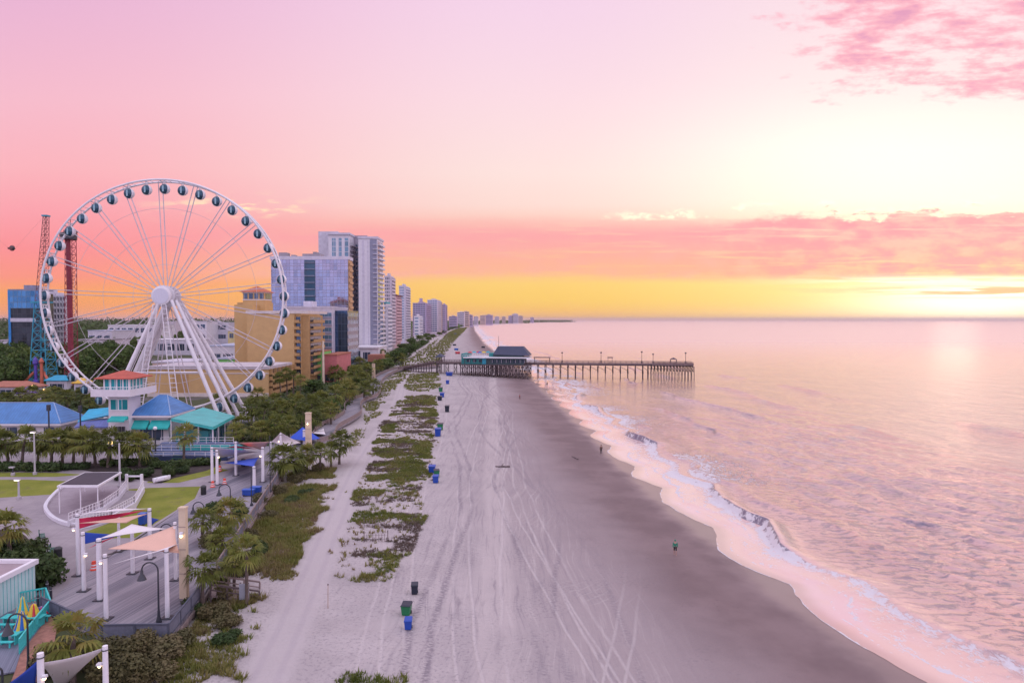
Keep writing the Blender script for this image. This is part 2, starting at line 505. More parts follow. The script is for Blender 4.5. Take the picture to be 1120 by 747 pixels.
def ground_z(X, Y):
    u = X - wl(Y)
    z = np.interp(u, [-60, -40, -25, -14, -6, 0, 6, 40, 200], [1.75, 1.6, 1.15, 0.62, 0.24, -0.02, -0.35, -2.2, -5.5])
    z = z + (0.10 * (fbm(X / 9, Y / 14, 3) - 0.5) + 0.05 * (fbm(X / 2.3, Y / 3.1, 5) - 0.5)) * sstep(-u, 3, 14)
    dn = sstep(-u, 27, 38)
    z = z + dn * 0.55 * (fbm(X / 5.5, Y / 7, 9) - 0.45)
    d = X - il(Y)
    k = sstep(-d, 0.0, 3.0)
    return z * (1 - k) + 2.40 * k

def gz(x, y): return float(ground_z(np.array([float(x)]), np.array([float(y)]))[0])
def GG(px, py, it=6):
    """point on the sand / ground sheet seen at a photo pixel"""
    z = 1.5
    for _ in range(it):
        p = G(px, py, z); z = gz(p.x, p.y)
    return Vector((p.x, p.y, z))

# ------------------------------------------------------------------ materials of the shore
def sand_mat():
    m, T, b = newmat('sand')
    p = T.pos(); x, y, z = T.sep(p)
    u = T.attr('shore'); land = T.attr('inland')
    flat = T.xyz(x, y, 0.0)
    n1 = T.noise(flat, 0.11, 4.0, 0.6); n2 = T.noise(flat, 0.9, 5.0, 0.65); n3 = T.noise(flat, 3.4, 4.0, 0.65)
    base = T.mix(T.sm(n1, 0.35, 0.65), (0.40, 0.355, 0.355), (0.475, 0.425, 0.42))
    base = T.mix(T.m('MULTIPLY', T.sm(n2, 0.45, 0.75), 0.3), base, (0.33, 0.29, 0.295))
    base = T.mix(T.m('MULTIPLY', T.sm(T.m('ADD', u, T.m('MULTIPLY', T.m('SUBTRACT', n1, 0.5), 14.0)), -37, -15), 0.85), base, (0.315, 0.258, 0.262))
    # driven sand: tyre lanes that wander along the beach and fade in and out
    wob = T.m('MULTIPLY', T.m('SUBTRACT', T.noise(T.xyz(T.m('MULTIPLY', x, 0.02), T.m('MULTIPLY', y, 0.02), 0.0), 1.0, 3.0), 0.5), 9.0)
    brk = T.noise(T.xyz(T.m('MULTIPLY', x, 0.22), T.m('MULTIPLY', y, 0.045), 9.0), 1.0, 4.0, 0.65)
    trk = None
    for i, (x0, sl, A, k, ph, w) in enumerate([(-6.2, -0.075, 0.9, 21, 0.4, 0.16), (-4.5, -0.075, 0.9, 21, 0.4, 0.16), (-1.2, -0.05, 1.8, 33, 1.9, 0.15), (0.5, -0.05, 1.8, 33, 1.9, 0.15),
                                             (3.2, -0.03, 2.4, 40, 3.1, 0.16), (8.5, -0.08, 3.0, 26, 0.9, 0.14), (10.2, -0.08, 3.0, 26, 0.9, 0.14),
                                             (14.0, -0.115, 2.5, 30, 2.2, 0.15), (15.7, -0.115, 2.5, 30, 2.2, 0.15), (-9.5, -0.06, 1.4, 17, 5.0, 0.16), (5.6, 0.02, 5.4, 23, 4.2, 0.14), (7.2, 0.02, 5.4, 23, 4.2, 0.14)]):
        c = T.m('ADD', T.m('MULTIPLY', y, sl), x0)
        c = T.m('ADD', c, T.m('MULTIPLY', T.m('SINE', T.m('ADD', T.m('DIVIDE', y, k), ph)), A))
        d = T.m('ABSOLUTE', T.m('SUBTRACT', T.m('SUBTRACT', x, c), T.m('MULTIPLY', wob, 0.4)))
        q = T.sm(d, w * 0.3, w * 1.7, 1.0, 0.0)
        trk = q if trk is None else T.m('MAXIMUM', trk, q)
    trk = T.m('MULTIPLY', trk, T.sm(brk, 0.30, 0.54))
    # broad smoothed lane, warmer than the loose sand
    lc = T.m('ADD', T.m('ADD', T.m('MULTIPLY', y, -0.028), 0.2), T.m('MULTIPLY', wob, 0.25))
    lane = T.m('MULTIPLY', T.sm(T.m('ABSOLUTE', T.m('SUBTRACT', x, lc)), 0.9, 2.2, 1.0, 0.0), T.sm(brk, 0.25, 0.55))
    base = T.mix(T.m('MULTIPLY', lane, 0.6), base, (0.51, 0.45, 0.435))
    # worn track between the dunes
    pc = T.m('ADD', T.m('ADD', T.m('MULTIPLY', y, -0.108), -12.7), T.m('MULTIPLY', T.m('SINE', T.m('DIVIDE', y, 24.0)), 0.7))
    pd = T.m('ABSOLUTE', T.m('SUBTRACT', x, pc))
    pth = T.m('MULTIPLY', T.sm(pd, 1.3, 2.3, 1.0, 0.0), T.sm(y, 420, 300))
    base = T.mix(T.m('MULTIPLY', pth, 0.75), base, (0.475, 0.425, 0.425))
    base = T.mix(T.m('MULTIPLY', T.m('MULTIPLY', T.sm(T.m('ABSOLUTE', T.m('SUBTRACT', pd, 0.85)), 0.1, 0.42, 1.0, 0.0), pth), T.m('ADD', 0.15, T.m('MULTIPLY', n2, 0.6))), base, (0.40, 0.35, 0.37))
    # fine combed tread texture on the driven middle of the beach
    cb = T.noise(T.xyz(T.m('MULTIPLY', T.m('ADD', x, T.m('MULTIPLY', wob, 1.2)), 2.3), T.m('MULTIPLY', y, 0.075), 4.0), 1.0, 5.0, 0.7)
    cbm = T.m('MULTIPLY', T.sm(u, -43, -36), T.sm(u, -12, -22))
    base = T.mix(T.m('MULTIPLY', T.m('MULTIPLY', T.sm(cb, 0.52, 0.70), cbm), 0.55), base, (0.52, 0.465, 0.45))
    base = T.mix(T.m('MULTIPLY', T.m('MULTIPLY', T.sm(cb, 0.48, 0.32), cbm), 0.55), base, (0.26, 0.225, 0.245))
    # turning marks and drag lines
    rg = T.n('ShaderNodeTexWave', wave_type='RINGS', rings_direction='Z', wave_profile='SIN')
    T.l(T.xyz(T.m('ADD', x, 1.0), T.m('MULTIPLY', T.m('SUBTRACT', y, 92.0), 0.55), 0.0), rg.inputs['Vector']); rg.inputs['Scale'].default_value = 0.5; rg.inputs['Distortion'].default_value = 9.0; rg.inputs['Detail'].default_value = 4.0; rg.inputs['Detail Scale'].default_value = 0.35
    arcs = T.m('MULTIPLY', T.sm(rg.outputs['Fac'], 0.82, 0.97), T.m('MULTIPLY', T.sm(T.noise(flat, 0.09, 4.0), 0.54, 0.64), 0.5))
    rut = None
    for i, (x0, sl, A, k, ph, w) in enumerate([(-3.2, -0.06, 1.6, 19, 2.4, 0.2), (-1.6, -0.06, 1.6, 19, 2.4, 0.2), (2.0, -0.01, 3.4, 24, 0.3, 0.2), (6.8, -0.05, 2.2, 15, 1.3, 0.18), (8.4, -0.05, 2.2, 15, 1.3, 0.18), (12.0, -0.10, 3.6, 28, 5.2, 0.2), (17.2, -0.11, 1.6, 12, 3.2, 0.18), (18.6, -0.11, 1.6, 12, 3.2, 0.18), (10.0, 0.03, 6.0, 35, 1.0, 0.2)]):
        c = T.m('ADD', T.m('ADD', T.m('MULTIPLY', y, sl), x0), T.m('MULTIPLY', T.m('SINE', T.m('ADD', T.m('DIVIDE', y, k), ph)), A))
        q = T.sm(T.m('ABSOLUTE', T.m('SUBTRACT', T.m('SUBTRACT', x, c), T.m('MULTIPLY', wob, 0.55))), w * 0.4, w * 2.4, 1.0, 0.0)
        rut = q if rut is None else T.m('MAXIMUM', rut, q)
    rut = T.m('MULTIPLY', rut, T.m('MULTIPLY', T.sm(brk, 0.68, 0.42), T.sm(T.noise(T.xyz(x, T.m('MULTIPLY', y, 2.2), 0.0), 2.4, 2.0), 0.35, 0.6)))
    bch = T.m('MULTIPLY', T.sm(u, -46, -38), T.sm(u, -12, -24))
    allt = T.m('MULTIPLY', T.m('MAXIMUM', trk, arcs), bch)
    base = T.mix(T.m('MULTIPLY', allt, T.m('ADD', 0.0, T.m('MULTIPLY', n2, 1.0))), base, (0.555, 0.50, 0.49))
    base = T.mix(T.m('MULTIPLY', T.m('MULTIPLY', rut, bch), 0.8), base, (0.21, 0.18, 0.205))
    fd = T.m('MULTIPLY', T.sm(T.noise(T.xyz(T.m('MULTIPLY', x, 1.1), T.m('MULTIPLY', y, 0.16), 2.0), 1.0, 5.0, 0.7), 0.52, 0.72), T.sm(T.noise(flat, 0.06, 3.0), 0.44, 0.6))
    base = T.mix(T.m('MULTIPLY', T.m('MULTIPLY', fd, bch), 0.75), base, (0.24, 0.205, 0.225))
    # foot-churned loose sand: small pits, the shade in them painted as darker colour
    pit = T.sm(n3, 0.50, 0.66)
    churn = T.sm(T.m('ADD', T.noise(flat, 0.13, 4.0, 0.6), T.sm(u, -24, -42, 0.0, 0.16)), 0.46, 0.60)
    pit_shade = T.m('MULTIPLY', pit, T.m('MULTIPLY', churn, T.m('SUBTRACT', 1.0, T.m('MULTIPLY', lane, 0.8))))
    base = T.mix(T.m('MULTIPLY', T.m('MULTIPLY', pit_shade, T.m('MULTIPLY', T.sm(u, -7, -16), T.m('SUBTRACT', 1.0, T.m('MULTIPLY', pth, 0.9)))), 0.48), base, (0.19, 0.165, 0.19))
    # damp, then wet sand towards the water
    wb = T.m('ADD', u, T.m('MULTIPLY', T.m('SUBTRACT', T.noise(T.xyz(T.m('MULTIPLY', x, 0.06), T.m('MULTIPLY', y, 0.035), 0.0), 1.0, 4.0), 0.5), 11.0))
    damp = T.sm(wb, -20, -7.0)
    wet = T.sm(T.m('ADD', u, T.m('MULTIPLY', T.m('SUBTRACT', n1, 0.5), 5.0)), -4.0, -0.5)
    base = T.mix(damp, base, T.mix(T.sm(n1, 0.35, 0.65), (0.17, 0.12, 0.122), (0.225, 0.163, 0.163)))
    base = T.mix(T.m('MULTIPLY', wet, 0.6), base, (0.20, 0.135, 0.14))
    base = T.mix(T.m('MULTIPLY', T.m('MULTIPLY', T.sm(n3, 0.6, 0.72), T.sm(T.noise(flat, 0.3, 3.0), 0.5, 0.62)), T.m('MULTIPLY', damp, T.sm(u, -2.5, -5.0))), base, (0.09, 0.065, 0.08))
    # inland: mown grass, bare earth and car parks between the buildings
    g1 = T.noise(flat, 0.03, 3.0, 0.6)
    inl = T.mix(T.sm(g1, 0.56, 0.60), (0.06, 0.075, 0.03), (0.13, 0.125, 0.13))
    inl = T.mix(T.m('MULTIPLY', n2, 0.4), inl, (0.10, 0.09, 0.06))
    T.put(b.inputs['Base Color'], T.mix(land, base, inl))
    rough = T.m('SUBTRACT', 0.92, T.m('MULTIPLY', T.m('MULTIPLY', damp, 0.22), 1.0))
    T.put(b.inputs['Roughness'], T.m('SUBTRACT', rough, T.m('MULTIPLY', wet, 0.42)))
    T.put(b.inputs['Specular IOR Level'], T.m('ADD', 0.2, T.m('MULTIPLY', wet, 0.6)))
    hgt = T.m('ADD', T.m('MULTIPLY', n2, 0.5), T.m('ADD', T.m('MULTIPLY', n3, 0.42), T.m('MULTIPLY', allt, -0.35)))
    T.put(b.inputs['Normal'], T.bump(hgt, T.m('MULTIPLY', T.sm(u, -3, -15), 0.9), 0.22))
    return m

def sea_mat():
    m, T, b = newmat('sea_water')
    p = T.pos(); x, y, z = T.sep(p)
    u = T.attr('shore'); fo = T.attr('foam')
    flat = T.xyz(x, y, 0.0)
    off = T.sm(u, 3.0, 16.0)
    r1 = T.noise(T.xyz(T.m('MULTIPLY', x, 0.62), T.m('MULTIPLY', y, 1.05), 0.0), 1.0, 6.0, 0.62, 0.7)
    r2 = T.noise(T.xyz(T.m('MULTIPLY', x, 0.16), T.m('MULTIPLY', y, 0.07), 4.0), 1.0, 4.0, 0.6, 0.5)
    h = T.m('ADD', T.m('MULTIPLY', r1, 0.5), T.m('MULTIPLY', r2, 1.1))
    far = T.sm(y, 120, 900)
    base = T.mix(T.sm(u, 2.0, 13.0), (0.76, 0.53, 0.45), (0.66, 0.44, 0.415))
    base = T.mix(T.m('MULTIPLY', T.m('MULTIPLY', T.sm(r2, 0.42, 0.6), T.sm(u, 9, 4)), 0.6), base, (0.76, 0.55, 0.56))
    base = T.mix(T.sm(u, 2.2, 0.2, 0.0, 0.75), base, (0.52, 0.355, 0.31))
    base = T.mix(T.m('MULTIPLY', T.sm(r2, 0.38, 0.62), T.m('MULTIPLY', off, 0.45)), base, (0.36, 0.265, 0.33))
    base = T.mix(T.m('MULTIPLY', T.sm(r1, 0.49, 0.58), T.m('MULTIPLY', T.m('MULTIPLY', off, T.m('SUBTRACT', 1.0, far)), T.sm(y, 40, 130, 0.75, 0.35))), base, (0.11, 0.125, 0.20))  # shading of ripple troughs painted into the colour as dark streaks
    base = T.mix(far, base, (0.76, 0.555, 0.55))  # distant water paled to pink in its colour, standing in for sky reflection
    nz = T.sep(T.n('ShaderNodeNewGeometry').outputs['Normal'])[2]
    base = T.mix(T.m('MULTIPLY', T.m('MULTIPLY', T.sm(nz, 0.98, 0.88), T.sm(u, 4, 7)), 0.85), base, (0.10, 0.11, 0.17))  # steep faces painted darker: weaker reflection and the view into deeper water
    # torn, streaky foam
    wx = T.m('ADD', x, T.m('MULTIPLY', T.m('SUBTRACT', r2, 0.5), 3.0)); wy = T.m('MULTIPLY', y, 0.62)
    l2 = T.noise(T.xyz(wx, wy, 0.0), 1.15, 8.0, 0.72, 0.6)
    l3 = T.noise(T.xyz(wx, wy, 6.0), 4.2, 4.0, 0.7, 0.4)
    rid = T.m('SUBTRACT', 1.0, T.m('MULTIPLY', T.m('ABSOLUTE', T.m('SUBTRACT', T.noise(T.xyz(wx, wy, 3.0), 0.75, 5.0, 0.6, 0.5), 0.5)), 5.0), clamp=True)
    lace = T.m('ADD', T.m('ADD', T.m('MULTIPLY', l2, 0.95), T.m('MULTIPLY', l3, 0.5)), T.m('ADD', T.m('MULTIPLY', rid, 0.22), -0.34))
    fm = T.sm(T.m('ADD', lace, fo), 0.78, 0.95)
    base = T.mix(fm, base, (0.63, 0.60, 0.625))
    T.put(b.inputs['Base Color'], base)
    rg = T.m('ADD', 0.09, T.m('MULTIPLY', far, 0.19))
    T.put(b.inputs['Metallic'], T.m('MULTIPLY', T.m('MULTIPLY', off, 0.5), T.m('SUBTRACT', 1.0, fm)))
    T.put(b.inputs['Roughness'], T.m('ADD', rg, T.m('MULTIPLY', fm, 0.6)))
    b.inputs['IOR'].default_value = 1.33
    b.inputs['Specular IOR Level'].default_value = 0.9
    st = T.m('MULTIPLY', T.m('ADD', 0.03, T.m('MULTIPLY', off, 0.95)), T.m('SUBTRACT', 1.0, T.m('MULTIPLY', far, 0.6)))
    T.put(b.inputs['Normal'], T.bump(T.m('ADD', h, T.m('MULTIPLY', fm, 0.25)), st, 0.5))
    return m

def axis(pts):
    out = []
    for a, b, s in pts:
        n = max(1, int(round((b - a) / s))); out += list(np.linspace(a, b, n, endpoint=False))
    out.append(pts[-1][1]); return np.array(out)
def geo(a, b, s, k):
    out = []; x = a
    while x < b: out.append(x); x += s; s *= k
    out.append(b); return out

ROWS = np.array(list(np.arange(-60, 36, 4.0)) + list(np.arange(36, 130, 0.45)) + geo(130, 30000, 0.5, 1.022))
# ground sheet
xs = np.array(sorted([-x for x in geo(46, 30000, 1.2, 1.12)]) + list(np.arange(-45, 42, 0.5)) + geo(42, 30000, 1.0, 1.12))
ys = np.array(list(np.arange(-60, 36, 4.0)) + list(np.arange(36, 140, 0.6)) + geo(140, 30000, 0.8, 1.035))
XX, YY = np.meshgrid(xs, ys)
ZZ = ground_z(XX, YY)
nx, ny = len(xs), len(ys)
idx = np.arange(nx * ny).reshape(ny, nx)
Fq = np.stack([idx[:-1, :-1], idx[:-1, 1:], idx[1:, 1:], idx[1:, :-1]], -1).reshape(-1, 4)
o = np_mesh('beach_sand', np.stack([XX, YY, ZZ], -1).reshape(-1, 3), Fq, sand_mat(), smooth=True,
            attrs={'shore': (XX - wl(YY)).ravel(), 'inland': sstep(-(XX - il(YY)), 0.5, 2.6).ravel()})
struct(o)

# sea sheet, laid out from the scalloped edge of the swash seawards
V_ = ROWS
cusp = np.abs(np.sin(V_ / 6.1 + 0.7 + 1.6 * vn(V_ / 21, V_ * 0, 20)))
edge = wl(V_) + 2.6 * (0.62 - cusp) + 3.0 * (fbm(V_ / 11.0, V_ * 0 + 3.3, 21) - 0.5) + 0.25 * (fbm(V_ / 1.3, V_ * 0 + 1.3, 22) - 0.5)
us = np.array(geo(0, 45, 0.3, 1.006) + geo(45.4, 40000, 0.5, 1.045)[0:])
U_, VV = np.meshgrid(us, V_)
fade = np.exp(-U_ / 60)
X_ = wl(VV) + (edge - wl(V_))[:, None] * fade + U_
du = np.gradient(us)[None, :]; dv = np.gradient(V_)[:, None]
sp = np.maximum(du, dv * 0.8)
Z_ = np.full_like(X_, 0.0) + 0.02
rr = random.Random(5)
shoal = sstep(U_, 9, 30)
for i in range(22):
    lam = 1.1 * 6.5 ** rr.random(); ang = rr.gauss(0.35, 0.6); ph = rr.uniform(0, 6.28)
    k = 2 * math.pi / lam
    arg = k * (U_ * math.cos(ang) + VV * math.sin(ang)) + ph + 3.5 * vn(U_ / 17, VV / 23, 30 + i)
    amp = 0.0135 * lam ** 0.72 * np.clip((lam / 3.2 - sp) / (lam / 6.4), 0, 1)
    Z_ += amp * shoal * (np.sin(arg) + 0.35 * np.cos(2 * arg)) * (0.4 + 1.2 * vn(U_ / 31, VV / 44, 60 + i))
# long swell lines rolling in
for uc, hh in ((19, 0.40), (33, 0.42), (51, 0.55), (74, 0.5), (104, 0.5)):
    c = uc + 3.0 * np.sin(VV / 27 + uc) + 5 * (vn(VV / 30, VV * 0 + uc, 40) - 0.5) - 0.03 * VV
    dd = U_ - c
    Z_ += hh * sstep(vn(VV / 26, VV * 0 + uc * 3, 44), 0.45, 0.8) * np.exp(-(dd / np.where(dd < 0, 0.9, 2.6)) ** 2)
# the breaker and what it leaves behind
ub = 8.6 + 1.1 * np.sin(VV / 19) + 0.7 * np.sin(VV / 7.3 + 1) + 2.2 * (fbm(VV / 13, VV * 0 + 1.5, 50) - 0.5)
hb = 0.25 + 0.95 * sstep(vn(VV / 17 + 0.35, VV * 0 + 8, 51), 0.3, 0.85)
dd = U_ - ub
Z_ += hb * np.exp(-(dd / np.where(dd < 0, 0.5, 1.9)) ** 2)
us1 = 5.2 - 2.6 * np.abs(np.sin(VV / 8.1 + 0.4 + 2 * vn(VV / 19, VV * 0, 23))) + 1.6 * (fbm(VV / 6, VV * 0 + 5.5, 52) - 0.5)
Z_ += 0.05 * sstep(U_, us1 - 0.15, us1 + 0.1) * sstep(ub, us1, us1 + 1) * np.exp(-np.maximum(0, U_ - us1) / 3)
Z_ += 0.12 * np.maximum(0, 1 - U_ / 1.2) * 0
pat = fbm(U_ / 5, VV / 9, 55)
F_ = 0.40 * np.exp(-(U_ / 0.22) ** 2) * (0.4 + 1.1 * vn(VV / 4, VV * 0 + 2, 61))
us2 = us1 * 0.55 + 0.8 * (vn(VV / 5, VV * 0 + 4, 62) - 0.3)
F_ = np.maximum(F_, 0.40 * np.exp(-((U_ - us2) / np.where(U_ < us2, 0.08, 0.3)) ** 2) * sstep(vn(VV / 8, VV * 0 + 9, 63), 0.3, 0.6))
F_ = np.maximum(F_, 0.46 * np.exp(-((U_ - us1) / np.where(U_ < us1, 0.10, 0.45)) ** 2) * (0.5 + 0.9 * vn(VV / 6, VV * 0 + 3, 66)))
F_ = np.maximum(F_, (0.18 + 0.25 * (pat - 0.4)) * sstep(U_, us1, us1 + 0.3) * sstep(dd, 0, -1.0))
F_ = np.maximum(F_, (0.36 + 0.7 * (pat - 0.45)) * sstep(dd, -4.2, -0.8) * sstep(dd, 0.25, -0.35))
F_ = np.maximum(F_, (0.40 + 0.5 * (pat - 0.5)) * np.exp(-((dd + 0.5) / 0.5) ** 2) * (0.6 + 0.6 * hb))
F_ = np.maximum(F_, (0.54 * np.exp(-np.maximum(0, dd) / 12) * sstep(dd, 0.8, 2.2)) * sstep(fbm(U_ / 14, VV / 16, 57), 0.36, 0.66))
# broken water along the piles and further up the coast
farb = sstep(VV, 170, 320)
F_ = np.maximum(F_, farb * (0.44 * sstep(fbm(U_ / 7, VV / 30, 58), 0.42, 0.62)) * sstep(U_, 34, 14))
gz_ = ground_z(X_, VV)
kk_ = sstep(U_, 0.0, 4.0)
Z_ = np.where(U_ < 14, (gz_ + 0.018) * (1 - kk_) + np.maximum(Z_, gz_ + 0.03) * kk_, Z_)
nU, nV = len(us), len(V_)
idx = np.arange(nU * nV).reshape(nV, nU)
Fq = np.stack([idx[:-1, :-1], idx[:-1, 1:], idx[1:, 1:], idx[1:, :-1]], -1).reshape(-1, 4)
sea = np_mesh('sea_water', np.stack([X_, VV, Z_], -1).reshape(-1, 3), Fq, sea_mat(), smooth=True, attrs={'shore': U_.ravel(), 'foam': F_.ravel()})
struct(sea)
# ------------------------------------------------------------------ ground coverings of the park
def sheet(name, pts, z, mat, th=0.06):
    return struct(MB().prism([(p[0], p[1]) for p in pts], z - th, z).build(name, mat))
def P(px, py, z=2.5): return G(px, py, z)

def paving_mat():
    m, T, b = newmat('plaza_concrete')
    x, y, z = T.sep(T.pos()); flat = T.xyz(x, y, 0.0)
    n = T.noise(flat, 0.25, 5.0, 0.65); n2 = T.noise(flat, 4.0, 3.0)
    j = T.m('MAXIMUM', T.m('LESS_THAN', T.m('FRACT', T.m('DIVIDE', T.m('ADD', x, T.m('MULTIPLY', y, 0.17)), 2.4)), 0.02), T.m('LESS_THAN', T.m('FRACT', T.m('DIVIDE', T.m('SUBTRACT', y, T.m('MULTIPLY', x, 0.17)), 2.4)), 0.02))
    c = T.mix(T.sm(n, 0.3, 0.7), (0.26, 0.225, 0.245), (0.345, 0.305, 0.315))
    c = T.mix(T.m('MULTIPLY', T.sm(n2, 0.55, 0.8), 0.4), c, (0.22, 0.19, 0.21))
    c = T.mix(T.m('MULTIPLY', j, 0.6), c, (0.18, 0.16, 0.18))
    T.put(b.inputs['Base Color'], c); b.inputs['Roughness'].default_value = 0.85
    T.l(T.bump(n2, 0.2, 0.02), b.inputs['Normal'])
    return m
def grass_mat(name, c0, c1):
    m, T, b = newmat(name)
    p = T.pos(); n = T.noise(p, 0.25, 4.0, 0.6); n2 = T.noise(p, 6.0, 4.0, 0.7)
    c = T.mix(T.sm(T.m('ADD', T.m('MULTIPLY', n, 0.6), T.m('MULTIPLY', n2, 0.4)), 0.35, 0.65), c0, c1)
    c = T.mix(T.m('MULTIPLY', T.sm(T.noise(p, 0.7, 3.0), 0.56, 0.7), 0.5), c, (0.16, 0.14, 0.07))
    T.put(b.inputs['Base Color'], c); b.inputs['Roughness'].default_value = 0.9; b.inputs['Specular IOR Level'].default_value = 0.1
    T.l(T.bump(n2, 0.7, 0.08), b.inputs['Normal'])
    return m
def plank_mat(name, c0, c1, dirx=0.985, diry=-0.17, w=0.145):
    m, T, b = newmat(name)
    x, y, z = T.sep(T.pos())
    a = T.m('ADD', T.m('MULTIPLY', x, dirx), T.m('MULTIPLY', y, diry))
    k = T.m('DIVIDE', a, w); fr = T.m('FRACT', k); ik = T.m('FLOOR', k)
    wn = T.n('ShaderNodeTexWhiteNoise', noise_dimensions='1D'); T.l(ik, wn.inputs['W'])
    ib = T.m('FLOOR', T.m('DIVIDE', a, w * 11)); wb = T.n('ShaderNodeTexWhiteNoise', noise_dimensions='1D'); T.l(ib, wb.inputs['W'])
    al = T.m('ADD', T.m('MULTIPLY', y, dirx), T.m('MULTIPLY', x, -diry))
    g = T.noise(T.xyz(T.m('MULTIPLY', a, 4.0), T.m('MULTIPLY', al, 0.3), 0.0), 1.0, 4.0, 0.6)
    f = T.m('ADD', T.m('ADD', T.m('MULTIPLY', wn.outputs['Value'], 0.3), T.m('MULTIPLY', wb.outputs['Value'], 0.4)), T.m('MULTIPLY', g, 0.45))
    c = T.mix(T.sm(f, 0.2, 0.95), c0, c1)
    gap = T.m('LESS_THAN', fr, 0.07)
    big = T.m('LESS_THAN', T.m('FRACT', T.m('DIVIDE', a, w * 11)), 0.02)
    c = T.mix(T.m('MULTIPLY', gap, 0.6), c, tuple(v * 0.4 for v in c0))
    c = T.mix(T.m('MULTIPLY', big, 0.8), c, tuple(v * 0.3 for v in c0))
    T.put(b.inputs['Base Color'], c); b.inputs['Roughness'].default_value = 0.7
    return m

CONC = paving_mat()
LAWN = grass_mat('lawn_grass', (0.16, 0.19, 0.03), (0.26, 0.265, 0.055))
BED = M('mulch', (0.045, 0.032, 0.03), 0.95, var=0.4, scale=1.5, bump=0.6)
KERB = M('kerb_concrete', (0.42, 0.39, 0.42), 0.85)

# left edge of the boardwalk, used by everything beside it
BL = [P(45, 668), P(80, 634), P(150, 590), P(215, 545), P(285, 490), P(318, 470)]
sheet('plaza_paving', [P(45, 668), (-36, 46), (-36, 20), (-150, 20), (-150, 124), (-60, 124), P(262, 487), P(285, 490), P(215, 545), P(80, 634)], 2.5, CONC)
sheet('lawn', [P(-60, 525), P(30, 524.5), P(92, 527), P(106, 531.5), P(98, 536), P(60, 540.5), P(-60, 548)], 2.512, LAWN, 0.05)
sheet('lawn', [P(-60, 516), P(60, 517), P(92, 519), P(60, 521.5), P(-60, 521.5)], 2.512, LAWN, 0.05)
sheet('lawn', [P(140, 535), P(165, 533.5), P(219, 532), P(213, 545), P(170, 572), P(148, 588), P(100, 589), P(92, 582), P(122, 571), P(150, 556)], 2.512, LAWN, 0.05)
sheet('lawn', [P(160, 528), P(176, 516), P(232, 510), P(250, 514), P(232, 519), P(195, 528)], 2.508, LAWN, 0.05)
sheet('garden_bed', [P(-40, 505), P(90, 507), P(220, 505), P(240, 509), P(225, 515), P(190, 523), P(176, 528.5), P(128, 521), P(90, 514), P(-40, 514)], 2.516, BED, 0.05)
sheet('garden_bed', [P(-70, 660), P(-50, 585), P(-10, 578), P(22, 582), P(44, 600), P(60, 625), P(52, 641), P(28, 655)], 2.516, BED, 0.05)

# ------------------------------------------------------------------ foliage shapes
def leaf_cloud(clumps, n, size, rng, flat=0.35, fill=0.55):
    """n leaf-sprays (bent quads) spread through ellipsoid clumps [(centre, radii)]"""
    w = np.array([r[0] * r[1] + r[0] * r[2] for c, r in clumps]); w = w / w.sum()
    which = rng.choice(len(clumps), n, p=w)
    cc = np.array([c for c, r in clumps])[which]; rrd = np.array([r for c, r in clumps])[which]
    d = rng.normal(size=(n, 3)); d /= np.linalg.norm(d, axis=1, keepdims=True)
    rad = fill + (1 - fill) * rng.random(n) ** 0.6 + 0.1 * rng.normal(size=n)
    pos = cc + d * rrd * rad[:, None]
    nrm = d + rng.normal(size=(n, 3)) * 0.7; nrm[:, 2] += flat; nrm /= np.linalg.norm(nrm, axis=1, keepdims=True)
    t = np.cross(nrm, rng.normal(size=(n, 3))); t /= np.linalg.norm(t, axis=1, keepdims=True)
    b = np.cross(nrm, t); s = size * (0.55 + 0.9 * rng.random(n))[:, None]
    q = np.stack([pos - t * s - b * s * .5, pos + t * s * .2 - b * s * .75, pos + t * s * 1.1 + b * s * .4, pos - t * s * .3 + b * s * .8], 1)
    V = q.reshape(-1, 3); Fq = np.arange(4 * n).reshape(n, 4)
    return V, Fq

LEAF_PALM = foliage('palm_fronds', [(0.06, 0.08, 0.018), (0.12, 0.145, 0.028), (0.20, 0.22, 0.045), (0.27, 0.22, 0.06)], 0.7, trans=0.3)
LEAF_TREE = foliage('tree_leaves', [(0.032, 0.07, 0.014), (0.07, 0.125, 0.024), (0.14, 0.185, 0.04)], 0.35, trans=0.25)
LEAF_HEDGE = foliage('hedge_leaves', [(0.025, 0.05, 0.015), (0.045, 0.08, 0.022), (0.08, 0.115, 0.032)], 0.8, trans=0.2)
LEAF_DRY = foliage('dune_scrub_leaves', [(0.075, 0.075, 0.035), (0.12, 0.11, 0.045), (0.18, 0.145, 0.075)], 0.8, trans=0.2)
BARK = M('palm_bark', (0.13, 0.10, 0.085), 0.95, var=0.35, scale=3.0, bump=0.8, bscale=14)
BARK2 = M('tree_bark', (0.09, 0.07, 0.055), 0.95, var=0.35, scale=3.0, bump=0.8)

